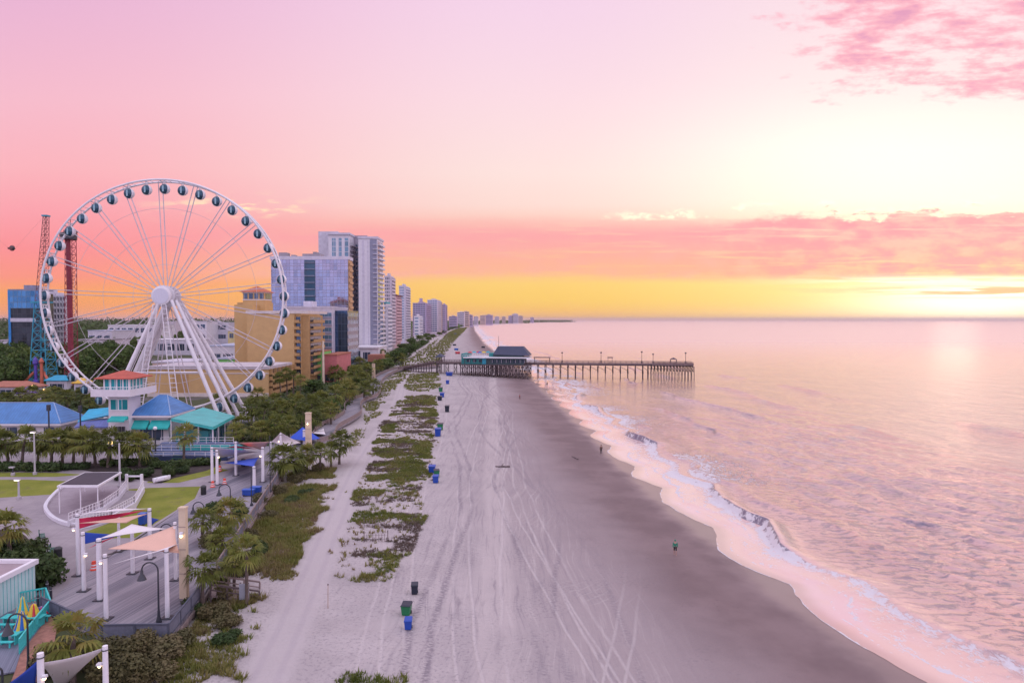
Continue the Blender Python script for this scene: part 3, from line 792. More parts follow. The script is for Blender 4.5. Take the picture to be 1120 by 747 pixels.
def palm_crown_np(rng, nf=40, size=1.0):
    V = []; Fq = []
    for i in range(nf):
        phi = i * 2.39996 + rng.normal() * 0.25
        th = R(78) - (i / nf) * R(128) + rng.normal() * 0.13     # upright in the middle, hanging at the skirt
        L = size * (1.0 + 0.35 * rng.random()); pet = 0.95 * size * (0.8 + 0.5 * rng.random())
        d = np.array([math.cos(phi) * math.cos(th), math.sin(phi) * math.cos(th), math.sin(th)])
        side = np.array([-math.sin(phi), math.cos(phi), 0]); up = np.cross(d, side); up = -up if up[2] < 0 else up
        base = d * 0.12 * size; tip = base + d * pet + np.array([0, 0, -0.10 * size])
        n = len(V); w = 0.022
        V += [base - side * w, base + side * w, tip + side * w, tip - side * w]; Fq.append([n, n + 1, n + 2, n + 3])
        seg = 11
        for j in range(seg):
            a = R(-84) + R(168) * j / (seg - 1) + rng.normal() * 0.05
            ld = d * math.cos(a) + side * math.sin(a)
            ll = L * (0.62 + 0.38 * math.cos(a)) * (0.85 + 0.3 * rng.random())
            pr = np.cross(ld, up); pr /= np.linalg.norm(pr)
            p1 = tip + ld * ll * 0.55 + up * (0.05 - 0.10 * abs(math.sin(a))) * size
            p2 = tip + ld * ll + np.array([0, 0, -0.33 - 0.18 * rng.random()]) * ll
            ww = 0.085 * size
            n = len(V)
            V += [tip, p1 - pr * ww, p2, p1 + pr * ww]; Fq.append([n, n + 1, n + 2, n + 3])
    return np.array(V), np.array(Fq)

def mesh_only(o):
    me = o.data; bpy.data.objects.remove(o); return me
PALM_CROWNS = [mesh_only(np_mesh('palm_crown', *palm_crown_np(np.random.default_rng(100 + i), 40 if i < 3 else 30), LEAF_PALM)) for i in range(5)]
def trunk_mesh(h, lean, r0=0.19, r1=0.14):
    pts = []; rad = []
    n = 9
    for i in range(n + 1):
        t = i / n
        pts.append((lean * t * t, 0, h * t - (0.25 if i == 0 else 0))); rad.append((r0 + (r1 - r0) * t) * (1.10 if i % 2 else 0.94) * (1.25 if i == 0 else 1))
    return mesh_only(MB().path(pts, rad, 8).build('palm_trunk', BARK, local=True, smooth=True))
TRUNKS = [(3.0, 0.1), (4.2, 0.35), (5.5, -0.4), (1.2, 0.1)]
PALM_TRUNKS = [(trunk_mesh(h, l), h, l) for h, l in TRUNKS]
NPALM = 0
def palm(px, py_crown, py_base, label, group, width_px=25, z=2.5, Y=None, name='palm_tree'):
    """a cabbage palm whose crown centre and foot are seen at those photo rows"""
    global NPALM
    NPALM += 1
    base = G(px, py_base, z) if Y is None else D(px, py_base, Y)
    if Y is not None: base.z = z
    if z is None: pass
    hc = max(0.9, D(px, py_crown, base.y).z - base.z)
    cr = width_px / FPX * base.y / 2                       # crown radius in metres
    tm, th, tl = PALM_TRUNKS[0 if hc < 3.6 else (1 if hc < 4.9 else 2)] if hc > 1.6 else PALM_TRUNKS[3]
    t = thing(name, label, 'palm tree', base, group, rotz=random.uniform(0, 6.28))
    tr = bpy.data.objects.new('trunk', tm); COL.objects.link(tr); tr.parent = t
    k = (hc - 0.15 * cr) / th
    wdt = max(0.8, min(1.6, cr / 1.9))
    tr.scale = (wdt, wdt, k)
    c = bpy.data.objects.new('crown', PALM_CROWNS[NPALM % 5]); COL.objects.link(c); c.parent = t
    c.location = (tl * wdt, 0, hc - 0.15 * cr); s = cr / 2.1 * 1.12
    c.scale = (s, s, s * 0.95); c.rotation_euler = (random.uniform(-.1, .1), random.uniform(-.1, .1), random.uniform(0, 6))
    return t

def tree_mesh(seed, h, r, n, size):
    rng = np.random.default_rng(seed)
    clumps = []
    for i in range(13):
        a = rng.random() * 6.28; q = r * 0.62 * math.sqrt(rng.random()); hh = h * (0.38 + 0.45 * rng.random())
        k = r * (0.33 + 0.22 * rng.random())
        clumps.append(((q * math.cos(a), q * math.sin(a), hh), (k, k, k * 0.75)))
    clumps.append(((0, 0, h * 0.78), (r * 0.5, r * 0.5, h * 0.2)))
    V, Fq = leaf_cloud(clumps, n, size, rng)
    cm = mesh_only(np_mesh('tree_crown', V, Fq, LEAF_TREE))
    b = MB().path([(0, 0, -0.3), (0.05 * h, 0.02 * h, h * 0.3), (0, 0.03 * h, h * 0.62)], [0.035 * h, 0.026 * h, 0.010 * h], 7)
    for c, k in clumps[:7]:
        b.path([(0.04 * h, 0.02 * h, h * 0.27), (c[0] * .5, c[1] * .5, c[2] * .78), c], [0.016 * h, 0.011 * h, 0.004 * h], 5)
    return cm, mesh_only(b.build('tree_trunk', BARK2, local=True))
TREES = [tree_mesh(7 + i, 8.0, 4.4, 1500, 0.36) for i in range(4)]
NT_ = 0
def tree(x, y, z, h, w, label, group, name='broadleaf_tree', cat='tree'):
    global NT_
    NT_ += 1
    t = thing(name, label, cat, (x, y, z), group, rotz=random.uniform(0, 6.28))
    cm, tm = TREES[NT_ % 4]
    for nm, me in (('crown', cm), ('trunk', tm)):
        o = bpy.data.objects.new(nm, me); COL.objects.link(o); o.parent = t
        o.scale = (w / 8.8, w / 8.8, h / 8.0)
    return t
def bush_mesh(seed, n, mat, size=0.065):
    rng = np.random.default_rng(seed); clumps = []
    for i in range(8):
        a = rng.random() * 6.28; q = 0.62 * math.sqrt(rng.random()); k = 0.3 + 0.25 * rng.random()
        clumps.append(((q * math.cos(a), q * math.sin(a), 0.25 + 0.45 * rng.random()), (k, k, k * 0.9)))
    V, Fq = leaf_cloud(clumps, n, size, rng)
    V[:, 2] = np.maximum(V[:, 2], -0.05)
    return mesh_only(np_mesh('bush', V, Fq, mat))
BUSHES = [bush_mesh(31 + i, 2600, LEAF_HEDGE) for i in range(3)] + [bush_mesh(41 + i, 2400, LEAF_DRY, 0.06) for i in range(3)]
NB_ = 0
def bush(p, w, h, label, group=None, dry=False, name='bush'):
    global NB_
    NB_ += 1
    o = bpy.data.objects.new(name, BUSHES[NB_ % 3 + (3 if dry else 0)]); COL.objects.link(o)
    o.location = p; o.scale = (w / 2, w / 2, h); o.rotation_euler = (0, 0, random.uniform(0, 6.28))
    return tag(o, label, 'bush', group)

# ---- palms: the row before the restaurant
xs_ = [-6, 9, 24, 41, 56, 68, 80, 92, 104, 118, 139, 153]
for i, x in enumerate(xs_):
    cy = 477 + [0, 4, 1, 7, 3, 2, 5, 1, 4, 2, 6, 5][i]
    palm(x, cy, 508 + (i * 7) % 5, 'dark green cabbage palm, %s from the left in the row before the blue roofs' % ORD[i], 'palms in the row before the restaurant', 33 if i != 3 else 28)
palm(201, 473, 504, 'lone round-headed palm standing before the terrace of the teal-roofed restaurant', 'palms around the plaza', 28)
# ---- palms beside the boardwalk (dune side)
def dune_palm(px, cy, by, w, label, grp='palms along the dune side of the boardwalk'):
    b = GG(px, by); return palm(px, cy, by, label, grp, w, z=b.z - 0.05)
dune_palm(80, 690, 748, 66, 'big shaggy palm beside the end corner of the boardwalk deck', 'palms around the plaza')
for i, (x, cy, by, w, lb) in enumerate([
        (221, 566, 594, 30, 'low palm just right of the tall tan pillar, nearest the deck edge'),
        (252, 557, 588, 40, 'wide bushy palm, furthest of the clump beside the tan pillar'),
        (243, 588, 618, 38, 'middle palm of the clump beside the tan pillar'),
        (270, 600, 662, 40, 'palm with a bare leaning trunk above the beach steps'),
        (221, 618, 668, 44, 'palm leaning over the deck railing beside the beach steps'),
        (256, 612, 646, 30, 'small palm tucked behind the bare trunk above the beach steps'),
        (308, 498, 527, 40, 'round palm at the bend of the railing beside the second sails'),
        (336, 494, 516, 26, 'palm at the foot of the farther tan pillar, left in its row'),
        (350, 493, 517, 26, 'palm second in the row below the farther tan pillar'),
        (362, 489, 511, 26, 'palm third in the row below the farther tan pillar'),
        (371, 480, 508, 28, 'palm at the sandy end of the row below the farther tan pillar'),
        (325, 503, 521, 24, 'short palm between the round palm and the farther pillar row')]):
    dune_palm(x, cy, by, w, lb)
# ---- left margin of the plaza
palm(12, 572, 622, 'shaggy old palm with brown skirt at the left edge of the plaza', 'palms around the plaza', 46)
# ---- palms between the restaurant and the beach walk, nearer group
lst = [(266, 462, 482, 30), (258, 470, 488, 22), (275, 443, 466, 26), (288, 448, 470, 26), (298, 436, 458, 24), (310, 446, 468, 26), (322, 438, 460, 26), (330, 449, 471, 24), (342, 440, 462, 26), (354, 436, 458, 26), (366, 428, 450, 26), (378, 422, 442, 24), (300, 462, 484, 26), (316, 462, 480, 24), (285, 468, 486, 24), (344, 456, 474, 22), (280, 430, 447, 20), (362, 446, 464, 22)]
for i, (x, cy, by, w) in enumerate(sorted(lst)):
    palm(x, cy, by, 'green palm in the grove beside the big wheel, %s from the left' % ORD[i], 'palms in the grove beside the big wheel', w)
lst = [(368, 405, 418, 18), (377, 412, 426, 20), (386, 406, 420, 20), (395, 414, 428, 20), (402, 403, 416, 18), (392, 396, 408, 16), (408, 420, 432, 18), (382, 424, 440, 20), (398, 424, 438, 20), (372, 394, 406, 15), (412, 398, 409, 15), (424, 392, 401, 13), (432, 386, 395, 12), (418, 386, 395, 12), (440, 390, 398, 12)]
for i, (x, cy, by, w) in enumerate(sorted(lst)):
    palm(x, cy, by, 'small palm in the far grove below the white towers, %s from the left' % ORD[i], 'palms in the far grove', w)
for i, (x, cy, by) in enumerate([(307, 412, 437), (314, 407, 436), (321, 410, 436), (328, 414, 437)]):
    palm(x, cy, by, 'slim tall palm at the corner of the low tan hotel annex, %s from the left' % ORD[i], 'slim palms by the tan annex', 15)
lst = [(6, 436, 456, 22), (20, 431, 452, 22), (34, 428, 449, 20), (47, 432, 452, 20), (60, 428, 446, 18), (74, 432, 448, 18), (88, 430, 446, 18), (98, 436, 449, 16)]
for i, (x, cy, by, w) in enumerate(lst):
    palm(x, cy, by, 'palm behind the big blue roof by the amusement rides, %s from the left' % ORD[i], 'palms behind the blue roof', w)
lst = [(236, 436, 452), (243, 430, 449), (252, 438, 452), (152, 428, 442)]
for i, (x, cy, by) in enumerate(lst):
    palm(x, cy, by, 'palm against the tan annex behind the wheel legs, %s from the right' % ORD[3 - sorted(l[0] for l in lst).index(x)], 'palms against the annex', 16)

# ---- trees inland
rr = random.Random(77)
for row, (py, n, x0, x1, ph) in enumerate([(424, 7, -15, 36, 'front rank left of the ride tower'), (414, 8, -20, 34, 'second rank left of the ride tower'), (404, 8, -20, 30, 'third rank left of the ride tower'),
        (398, 9, -20, 36, 'back rank below the black glass hotel'), (412, 9, 60, 128, 'front rank behind the wheel rim'), (402, 10, 62, 150, 'second rank behind the wheel rim'), (394, 11, 64, 160, 'third rank behind the wheel rim'),
        (388, 12, 66, 170, 'fourth rank behind the wheel rim'), (383, 13, -20, 180, 'first long rank behind the hotel and wheel'), (378, 16, -20, 200, 'second long rank behind the hotel and wheel'),
        (374, 15, 0, 255, 'third long rank behind the hotel and wheel'), (371, 14, 60, 258, 'farthest long rank behind the wheel')]):
    for i in range(n):
        px = x0 + (x1 - x0) * (i + 0.5 + rr.uniform(-.35, .35)) / n
        g = G(px, py + rr.uniform(-3, 3), 2.4)
        if -104 < g.x < -62 and 138 < g.y < 175: continue
        tree(g.x, g.y, 2.35, rr.uniform(8, 13), rr.uniform(8, 13), 'dark tree in the %s, %s from the left' % (ph, ORD[i]), 'trees in the town')
# ---- dark shrubs and trees along the back of the beach
rr = random.Random(78); k = 0
bl = [(432, 398, 10, 7), (440, 394, 10, 7), (448, 389, 10, 7), (455, 384, 9, 6), (441, 384, 9, 6), (462, 379, 9, 6), (450, 378, 10, 7), (468, 374, 9, 6), (459, 373, 10, 7), (474, 370.5, 10, 6), (466, 369.5, 12, 7), (480, 367.5, 11, 6), (473, 366.5, 14, 8), (485, 365, 12, 6), (478, 364, 14, 8), (490, 362.6, 13, 7), (494, 361, 15, 7), (499, 359.6, 18, 8), (503, 358.4, 22, 9), (507, 357.4, 26, 10), (510, 356.5, 30, 10), (424, 404, 9, 6), (416, 406, 9, 6), (404, 409, 8, 6), (350, 448, 6, 4.5), (358, 455, 6, 4.5), (336, 462, 6, 4), (328, 468, 5, 3.6), (292, 478, 5, 3.6), (318, 452, 6, 4.6), (304, 474, 5, 3.4), (374, 436, 6, 4.5), (388, 428, 6, 4.5), (370, 418, 7, 5), (381, 414, 7, 5), (344, 430, 7, 5)]
for i, (px, py, w, h) in enumerate(sorted(bl)):
    g = G(px, py, 2.4)
    tree(g.x, g.y, 2.3, h * rr.uniform(.85, 1.15), w * rr.uniform(.9, 1.15), 'rounded dark coastal tree behind the dunes, %s from the left' % ORD[i], 'coastal trees behind the dunes', name='coastal_tree')
# ---- hedges and bushes
def hedge(name, p0, p1, w, h, n, label, mat=LEAF_HEDGE, size=0.16, seed=0):
    rng = np.random.default_rng(seed); p0 = Vector(p0); p1 = Vector(p1); L = (p1 - p0).length; clumps = []
    m = max(3, int(L / 1.0))
    for i in range(m + 1):
        c = p0.lerp(p1, i / m); k = w * (0.42 + 0.16 * rng.random())
        clumps.append(((c.x + rng.normal() * .1, c.y + rng.normal() * .1, c.z + h * 0.5), (L / m * 0.8, k, h * (0.45 + 0.12 * rng.random()))))
    V, Fq = leaf_cloud(clumps, n, size, rng)
    V[:, 2] = np.maximum(V[:, 2], p0.z)
    return tag(np_mesh(name, V, Fq, mat), label, 'hedge', 'hedges around the lawn')
hedge('hedge', P(-30, 515), P(62, 515.5), 2.2, 1.5, 3600, 'long dark clipped hedge along the lawn at the left edge', seed=1)
hedge('hedge', P(66, 514), P(92, 513), 2.0, 1.1, 1500, 'short dark hedge under the palm row beside the light pole', seed=2)
hedge('hedge', P(116, 510), P(168, 509), 2.0, 1.3, 2400, 'dark hedge under the palms before the restaurant tower', seed=3)
hedge('hedge', P(170, 512), P(234, 508), 2.2, 1.2, 2600, 'low green hedge along the path below the restaurant terrace', seed=4)
for i, (px, py, w, h, lb) in enumerate([
        (140, 525, 4.2, 1.6, 'wide round bush behind the dark canopy roof'), (155, 522, 3.4, 1.4, 'round bush beside the canopy, nearer the white boat'),
        (186, 522, 2.6, 1.7, 'upright bush just right of the white boat'), (197, 518, 2.4, 1.2, 'small bush at the path end beside the upright bush'),
        (38, 640, 5.2, 2.9, 'large dark dome-shaped bush above the teal kiosk'), (18, 634, 4.0, 2.6, 'dark bush behind the teal kiosk at the left edge'), (2, 612, 4.5, 2.8, 'dark bush under the shaggy palm at the left edge'), (30, 612, 3.6, 2.0, 'bush beside the bench under the shaggy palm'),
        (-6, 640, 5.0, 2.4, 'dark bush cut by the left edge above the kiosk')]):
    bush(P(px, py), w, h, lb, 'bushes around the plaza')
lst = [(128, 722, 3.6, 1.6), (150, 716, 3.4, 1.4), (172, 722, 3.6, 1.3), (140, 738, 3.8, 1.6), (165, 745, 3.4, 1.3), (118, 745, 3.2, 1.5), (190, 708, 3.0, 1.1), (98, 735, 3.0, 1.8), (60, 735, 3.2, 2.0)]
for i, (px, py, w, h) in enumerate(sorted(lst)):
    bush(GG(px, py), w, h, 'brownish dune bush below the end of the boardwalk deck, %s from the left' % ORD[i], 'dune bushes below the deck', dry=True)
lst = [(236, 560, 3.2, 1.5), (262, 566, 3.2, 1.3), (276, 588, 2.8, 1.1), (238, 640, 3.2, 1.7), (232, 598, 3.0, 1.8), (258, 628, 3.2, 1.5), (246, 655, 2.6, 1.2), (286, 606, 2.6, 1.2), (214, 672, 2.6, 1.2), (233, 676, 3.0, 1.2), (252, 682, 2.8, 0.9), (250, 700, 2.6, 0.8), (302, 540, 3.4, 1.3), (322, 527, 3.4, 1.2), (282, 552, 3.4, 1.3), (345, 516, 3.0, 1.3), (330, 520, 3.2, 1.5), (296, 565, 3.0, 0.9), (318, 550, 3.0, 0.8), (336, 540, 2.8, 0.8)]
for i, (px, py, w, h) in enumerate(sorted(lst)):
    bush(GG(px, py), w, h, 'green dune bush between the boardwalk railing and the sand track, %s from the left' % ORD[i], 'dune bushes beside the boardwalk', dry=(i % 3 != 0))

def undergrowth(name, poly, n, size, seed, z=2.45, hh=1.1):
    rng = np.random.default_rng(seed); pts = np.array([(q.x, q.y) for q in (P(*p) for p in poly)]); x0, y0 = pts.min(0); x1, y1 = pts.max(0)
    x = rng.uniform(x0, x1, 6 * n); y = rng.uniform(y0, y1, 6 * n); k = in_poly(x, y, pts); x, y = x[k][:n], y[k][:n]
    f = fbm(x / 4, y / 6, seed, 3); z_ = z + hh * np.clip(f * 2.2 - .5, 0, 1.2) * rng.random(len(x)) ** .5
    cl_ = np.stack([x, y, z_], 1); nrm = rng.normal(size=cl_.shape); nrm[:, 2] = abs(nrm[:, 2]) + .6; nrm /= np.linalg.norm(nrm, axis=1, keepdims=True)
    t = np.cross(nrm, rng.normal(size=cl_.shape)); t /= np.linalg.norm(t, axis=1, keepdims=True); b = np.cross(nrm, t); s_ = size * (.5 + rng.random((len(x), 1)))
    V = np.stack([cl_ - t * s_ - b * s_ * .5, cl_ + t * s_ * .2 - b * s_ * .8, cl_ + t * s_ + b * s_ * .4, cl_ - t * s_ * .3 + b * s_ * .8], 1).reshape(-1, 3)
    o = np_mesh(name, V, np.arange(len(V)).reshape(-1, 4), LEAF_HEDGE); o['kind'] = 'stuff'; return o
UG = [[(258, 490), (300, 488), (330, 471), (350, 470), (373, 455), (380, 447), (388, 436), (403, 426), (404, 415), (413, 407), (440, 398), (452, 386), (470, 374), (462, 372), (440, 380), (415, 388), (380, 396), (340, 420), (300, 434), (262, 446), (256, 470)]]
# ---- dune grass: tufts scattered over patches of the dunes
def in_poly(x, y, poly):
    r = np.zeros(len(x), bool); j = len(poly) - 1
    for i in range(len(poly)):
        xi, yi = poly[i][0], poly[i][1]; xj, yj = poly[j][0], poly[j][1]
        c = ((yi > y) != (yj > y)) & (x < (xj - xi) * (y - yi) / (yj - yi + 1e-12) + xi); r ^= c; j = i
    return r
def tufts(name, polys, dens, cover, seed, h=0.55, nb=9, cols=None, gap=(6, 4), w=0.055):
    rng = np.random.default_rng(seed); PX = []; PY = []
    for poly in polys:
        pts = np.array([(q.x, q.y) for q in (GG(*p) for p in poly)])
        x0, y0 = pts.min(0); x1, y1 = pts.max(0); n = int((x1 - x0) * (y1 - y0) * dens)
        x = rng.uniform(x0, x1, n); y = rng.uniform(y0, y1, n)
        k = in_poly(x + 5 * (fbm(x / 4, y / 6, seed + 8, 3) - .5), y + 9 * (fbm(x / 5, y / 6, seed + 11, 3) - .5), pts); x, y = x[k], y[k]
        f = fbm(x / gap[0], y / gap[1], seed + 2, 4)
        k = f + rng.normal(size=len(x)) * 0.025 < cover; PX.append(x[k]); PY.append(y[k])
    x = np.concatenate(PX); y = np.concatenate(PY); n = len(x)
    z = ground_z(x, y)
    hh = h * (0.5 + rng.random(n)) * (0.7 + 0.6 * vn(x / 3, y / 3, seed + 5))
    a = rng.uniform(0, 6.28, (n, nb)); ln = rng.uniform(0.3, 1.0, (n, nb)); r0 = rng.uniform(0, 0.22, (n, nb))
    bx = x[:, None] + np.cos(a) * r0; by = y[:, None] + np.sin(a) * r0
    hb = hh[:, None] * rng.uniform(0.6, 1.1, (n, nb))
    tx = bx + np.cos(a) * ln * hb * 0.8; ty = by + np.sin(a) * ln * hb * 0.8; tz = z[:, None] + hb * (1 - 0.3 * ln)
    ww = w * (0.7 + 0.6 * rng.random((n, nb)))
    sx = -np.sin(a) * ww; sy = np.cos(a) * ww; zb = np.repeat(z[:, None] - 0.04, nb, 1)
    V = np.stack([np.stack([bx - sx, by - sy, zb], -1), np.stack([bx + sx, by + sy, zb], -1), np.stack([tx, ty, tz], -1)], 2).reshape(-1, 3)
    Fq = np.arange(len(V)).reshape(-1, 3)
    o = np_mesh(name, V, Fq, cols); o['kind'] = 'stuff'
    return o
DG = foliage('dune_grass_blades', [(0.11, 0.145, 0.028), (0.18, 0.20, 0.045), (0.24, 0.215, 0.07), (0.23, 0.165, 0.10)], 0.35, trans=0.3)
DG2 = foliage('dead_grass_blades', [(0.13, 0.10, 0.085), (0.19, 0.145, 0.12), (0.17, 0.165, 0.06)], 0.4, trans=0.3)
undergrowth('undergrowth', UG[0], 16000, 0.42, 91)
undergrowth('undergrowth', [(-20, 462), (90, 452), (128, 444), (150, 428), (155, 396), (60, 396), (-20, 400)], 9000, 0.7, 92, hh=1.6)
near = [[(374, 630), (373, 596), (387, 560), (398, 520), (415, 470), (446, 432), (474, 432), (476, 470), (470, 500), (463, 555), (452, 600), (440, 626), (405, 636)],
        [(330, 750), (352, 727), (400, 719), (446, 712), (456, 726), (444, 738), (420, 750)]]
left_ = [[(188, 705), (214, 664), (236, 642), (262, 640), (250, 610), (300, 545), (318, 516), (373, 512), (369, 534), (353, 574), (338, 606), (318, 640), (290, 646), (262, 668), (248, 690), (230, 700)],
         [(130, 750), (180, 705), (240, 670), (300, 668), (304, 690), (282, 722), (262, 750)]]
tufts('dune_grass', near[:1], 13.0, 0.43, 71, 0.36, 12, DG, (5, 4.5), 0.05)
tufts('dune_grass', near[1:], 16.0, 0.62, 76, 0.4, 9, DG, (4, 3), 0.06)
tufts('dune_grass', left_[:1], 17.0, 0.56, 72, 0.5, 11, DG, (6, 4.5), 0.055)
tufts('dune_grass', left_[1:], 16.0, 0.50, 73, 0.45, 9, DG, (2.6, 2.2), 0.06)
tufts('dune_grass', near[:1], 0.7, 0.62, 77, 0.4, 8, DG, (9, 5), 0.07)
tufts('dead_dune_grass', near[:1], 12.0, 0.43, 74, 0.30, 12, DG2, (6, 2.6), 0.045)
tufts('dune_grass', [[(396, 462), (410, 430), (424, 412), (440, 406), (450, 408), (434, 420), (420, 440), (404, 462), (385, 470)], [(440, 426), (448, 410), (478, 407), (480, 424), (462, 430)], [(446, 433), (440, 441), (470, 444), (478, 434)], [(372, 496), (383, 470), (398, 470), (392, 486), (382, 500)]], 1.7, 0.60, 75, 0.7, 7, DG, (8, 6), 0.09)
tufts('dune_grass', [[(452, 400), (466, 388), (478, 376), (490, 364), (502, 358), (512, 357), (506, 364), (494, 376), (486, 388), (480, 400)], [(430, 404), (452, 390), (470, 377), (480, 370), (470, 383), (452, 399)]], 0.20, 0.75, 79, 1.0, 7, DG, (14, 10), 0.3)
# ------------------------------------------------------------------ common paints
WHITE = M('white_paint', (0.78, 0.76, 0.80), 0.45, var=0.06)
WHITE_STEEL = M('white_steel', (0.74, 0.71, 0.74), 0.4, var=0.07)
DARK_STEEL = M('dark_steel', (0.035, 0.038, 0.05), 0.45, var=0.25)
CONCRETE = M('concrete', (0.40, 0.37, 0.40), 0.85)
DARK_GLASS = glass('pod_glass', (0.03, 0.09, 0.14), (5, 5), (0.03, 0.05, 0.07), 0.0, 0.3, 0.06, 0.2)
LAMP_WARM = emit('lit_lamp', (1.0, 0.72, 0.42), 6.0)
LAMP_WHITE = emit('lit_white_lamp', (1.0, 0.9, 0.78), 6.0)

# ------------------------------------------------------------------ big wheel
HX, HZ, YF, YB, RW = -80.6, 32.0, 158.0, 161.0, 26.75
wheel = thing('ferris_wheel', 'giant white observation wheel with glazed pods rising behind the restaurant', 'ferris wheel', (HX, 159.5, 2.5))
c_f = Vector((HX, YF, HZ)); c_b = Vector((HX, YB, HZ)); c_m = Vector((HX, (YF + YB) / 2, HZ))
for cc in (c_f, c_b):
    MB().torus(cc, RW, 0.24, 168, 8).build('rim', WHITE_STEEL, wheel, smooth=True)
NP = 42
tie = MB()
for i in range(NP * 2):
    a = 2 * math.pi * (i + 0.5) / (NP * 2); q = Vector((math.cos(a), 0, math.sin(a)))
    tie.tube(c_f + q * RW, c_b + q * RW, 0.07, n=5)
tie.build('rim_ties', WHITE_STEEL, wheel)
SPOKE = M('spoke_steel', (0.55, 0.50, 0.54), 0.45)
for i in range(21):
    a = math.pi / 2 + 2 * math.pi * (i + 0.12) / 21; q = Vector((math.cos(a), 0, math.sin(a))); t = Vector((-q.z, 0, q.x))
    b = MB()
    for sgn in (-1, 1):
        b.tube(c_m + q * 2.2 + t * 0.42 * sgn, c_m + q * (RW - 0.1) + t * 0.46 * sgn, 0.105, n=6)
    b.tube(c_f + q * RW, c_b + q * RW, 0.12, n=5)
    for r_ in (7.4, 14.0, 20.4):
        p0 = c_m + q * r_ + t * -0.44; p1 = c_m + q * r_ + t * 0.44
        b.tube(p0, p1, 0.06, n=4)
    b.build('spoke', SPOKE, wheel)
for r_ in (4.2, 7.4, 14.0, 20.4):
    MB().torus(c_m, r_, 0.035, 126, 4).build('stay_ring', SPOKE, wheel)
hub = MB().lathe((HX, 0, HZ), [(0.02, 156.1), (1.9, 156.1), (2.15, 156.25), (2.2, 156.9), (1.5, 157.0), (1.3, 157.3), (1.3, 161.8), (1.5, 162.0), (2.2, 162.1), (2.2, 162.8), (0.02, 162.9)], 40, 'y').build('hub', WHITE_STEEL, wheel, smooth=True)
HUBF = M('hub_mesh_panel', (0.62, 0.62, 0.70), 0.5, var=0.12, scale=6)
MB().lathe((HX, 0, HZ), [(0.02, 156.0), (1.72, 156.0), (1.72, 156.12), (0.02, 156.12)], 40, 'y').build('display_face', HUBF, hub)
for yy in (157.6, 161.4):
    MB().lathe((HX, 0, HZ), [(1.3, yy - .12), (2.5, yy - .12), (2.5, yy + .12), (1.3, yy + .12)], 42, 'y').build('spoke_flange', WHITE_STEEL, hub, smooth=True)
# eight tapering legs, four each side
feet = []
for yy, fy, tl, bl_, tr_, br_ in ((156.6, 153.5, 174, 109, 186, 236), (157.2, 155.6, 181, 121, 191, 250), (162.2, 163.2, 187, 131, 196, 261), (162.7, 165.4, 190, 140, 199, 272)):
    for tp_, bt_ in ((tl, bl_), (tr_, br_)):
        top = Vector(((tp_ - 560) / FPX * yy, yy, HZ - 1.0)); ft = Vector(((bt_ - 560) / FPX * fy, fy, 2.5)); mid = top.lerp(ft, 0.45)
        MB().path([top, mid, ft], [0.36, 0.47, 0.42], 12).build('support_leg', WHITE_STEEL, wheel, smooth=True); feet.append(ft)
for ft in feet:
    MB().prism([(ft.x - 1, ft.y - 1), (ft.x + 1, ft.y - 1), (ft.x + 1, ft.y + 1), (ft.x - 1, ft.y + 1)], 2.45, 3.3).build('footing', CONCRETE, wheel)
MB().tube((HX - 8.2, 154.7, 14.6), (HX + 8.4, 154.7, 14.6), 0.18).tube((HX - 7.5, 164, 15.4), (HX + 9.4, 164, 15.4), 0.18).build('tie_beam', WHITE_STEEL, wheel)
for sx in (-1, 1):          # ladder trusses between the legs
    b = MB(); p0 = Vector((HX + sx * 0.9, 155.4, HZ - 2)); p1 = Vector((HX + sx * 4.2, 153.2, 5.0))
    for k_ in (-.5, .5): b.tube(p0 + Vector((k_, 0, 0)), p1 + Vector((k_ * 1.5, 0, 0)), 0.11, n=6)
    for i in range(25):
        f = i / 24; c = p0.lerp(p1, f); w = .5 + .25 * f; b.tube(c + Vector((-w, 0, 0)), c + Vector((w, 0, 0)), 0.07, n=5)
    b.build('ladder_truss', WHITE_STEEL, wheel)
# boarding platform under the wheel
pb = MB().box(HX - 15, 156.4, 2.5, HX + 20, 164, 3.0)
pb.build('boarding_platform', M('platform_steel', (0.25, 0.25, 0.29), 0.6), wheel)
b = MB()
for yy in (156.5, 163.9):
    b.tube((HX - 15, yy, 4.1), (HX + 20, yy, 4.1), 0.05, n=5)
    for i in range(24): b.tube((HX - 15 + 35 * i / 23, yy, 3.0), (HX - 15 + 35 * i / 23, yy, 4.1), 0.04, n=5)
b.build('platform_railing', WHITE_STEEL, wheel)
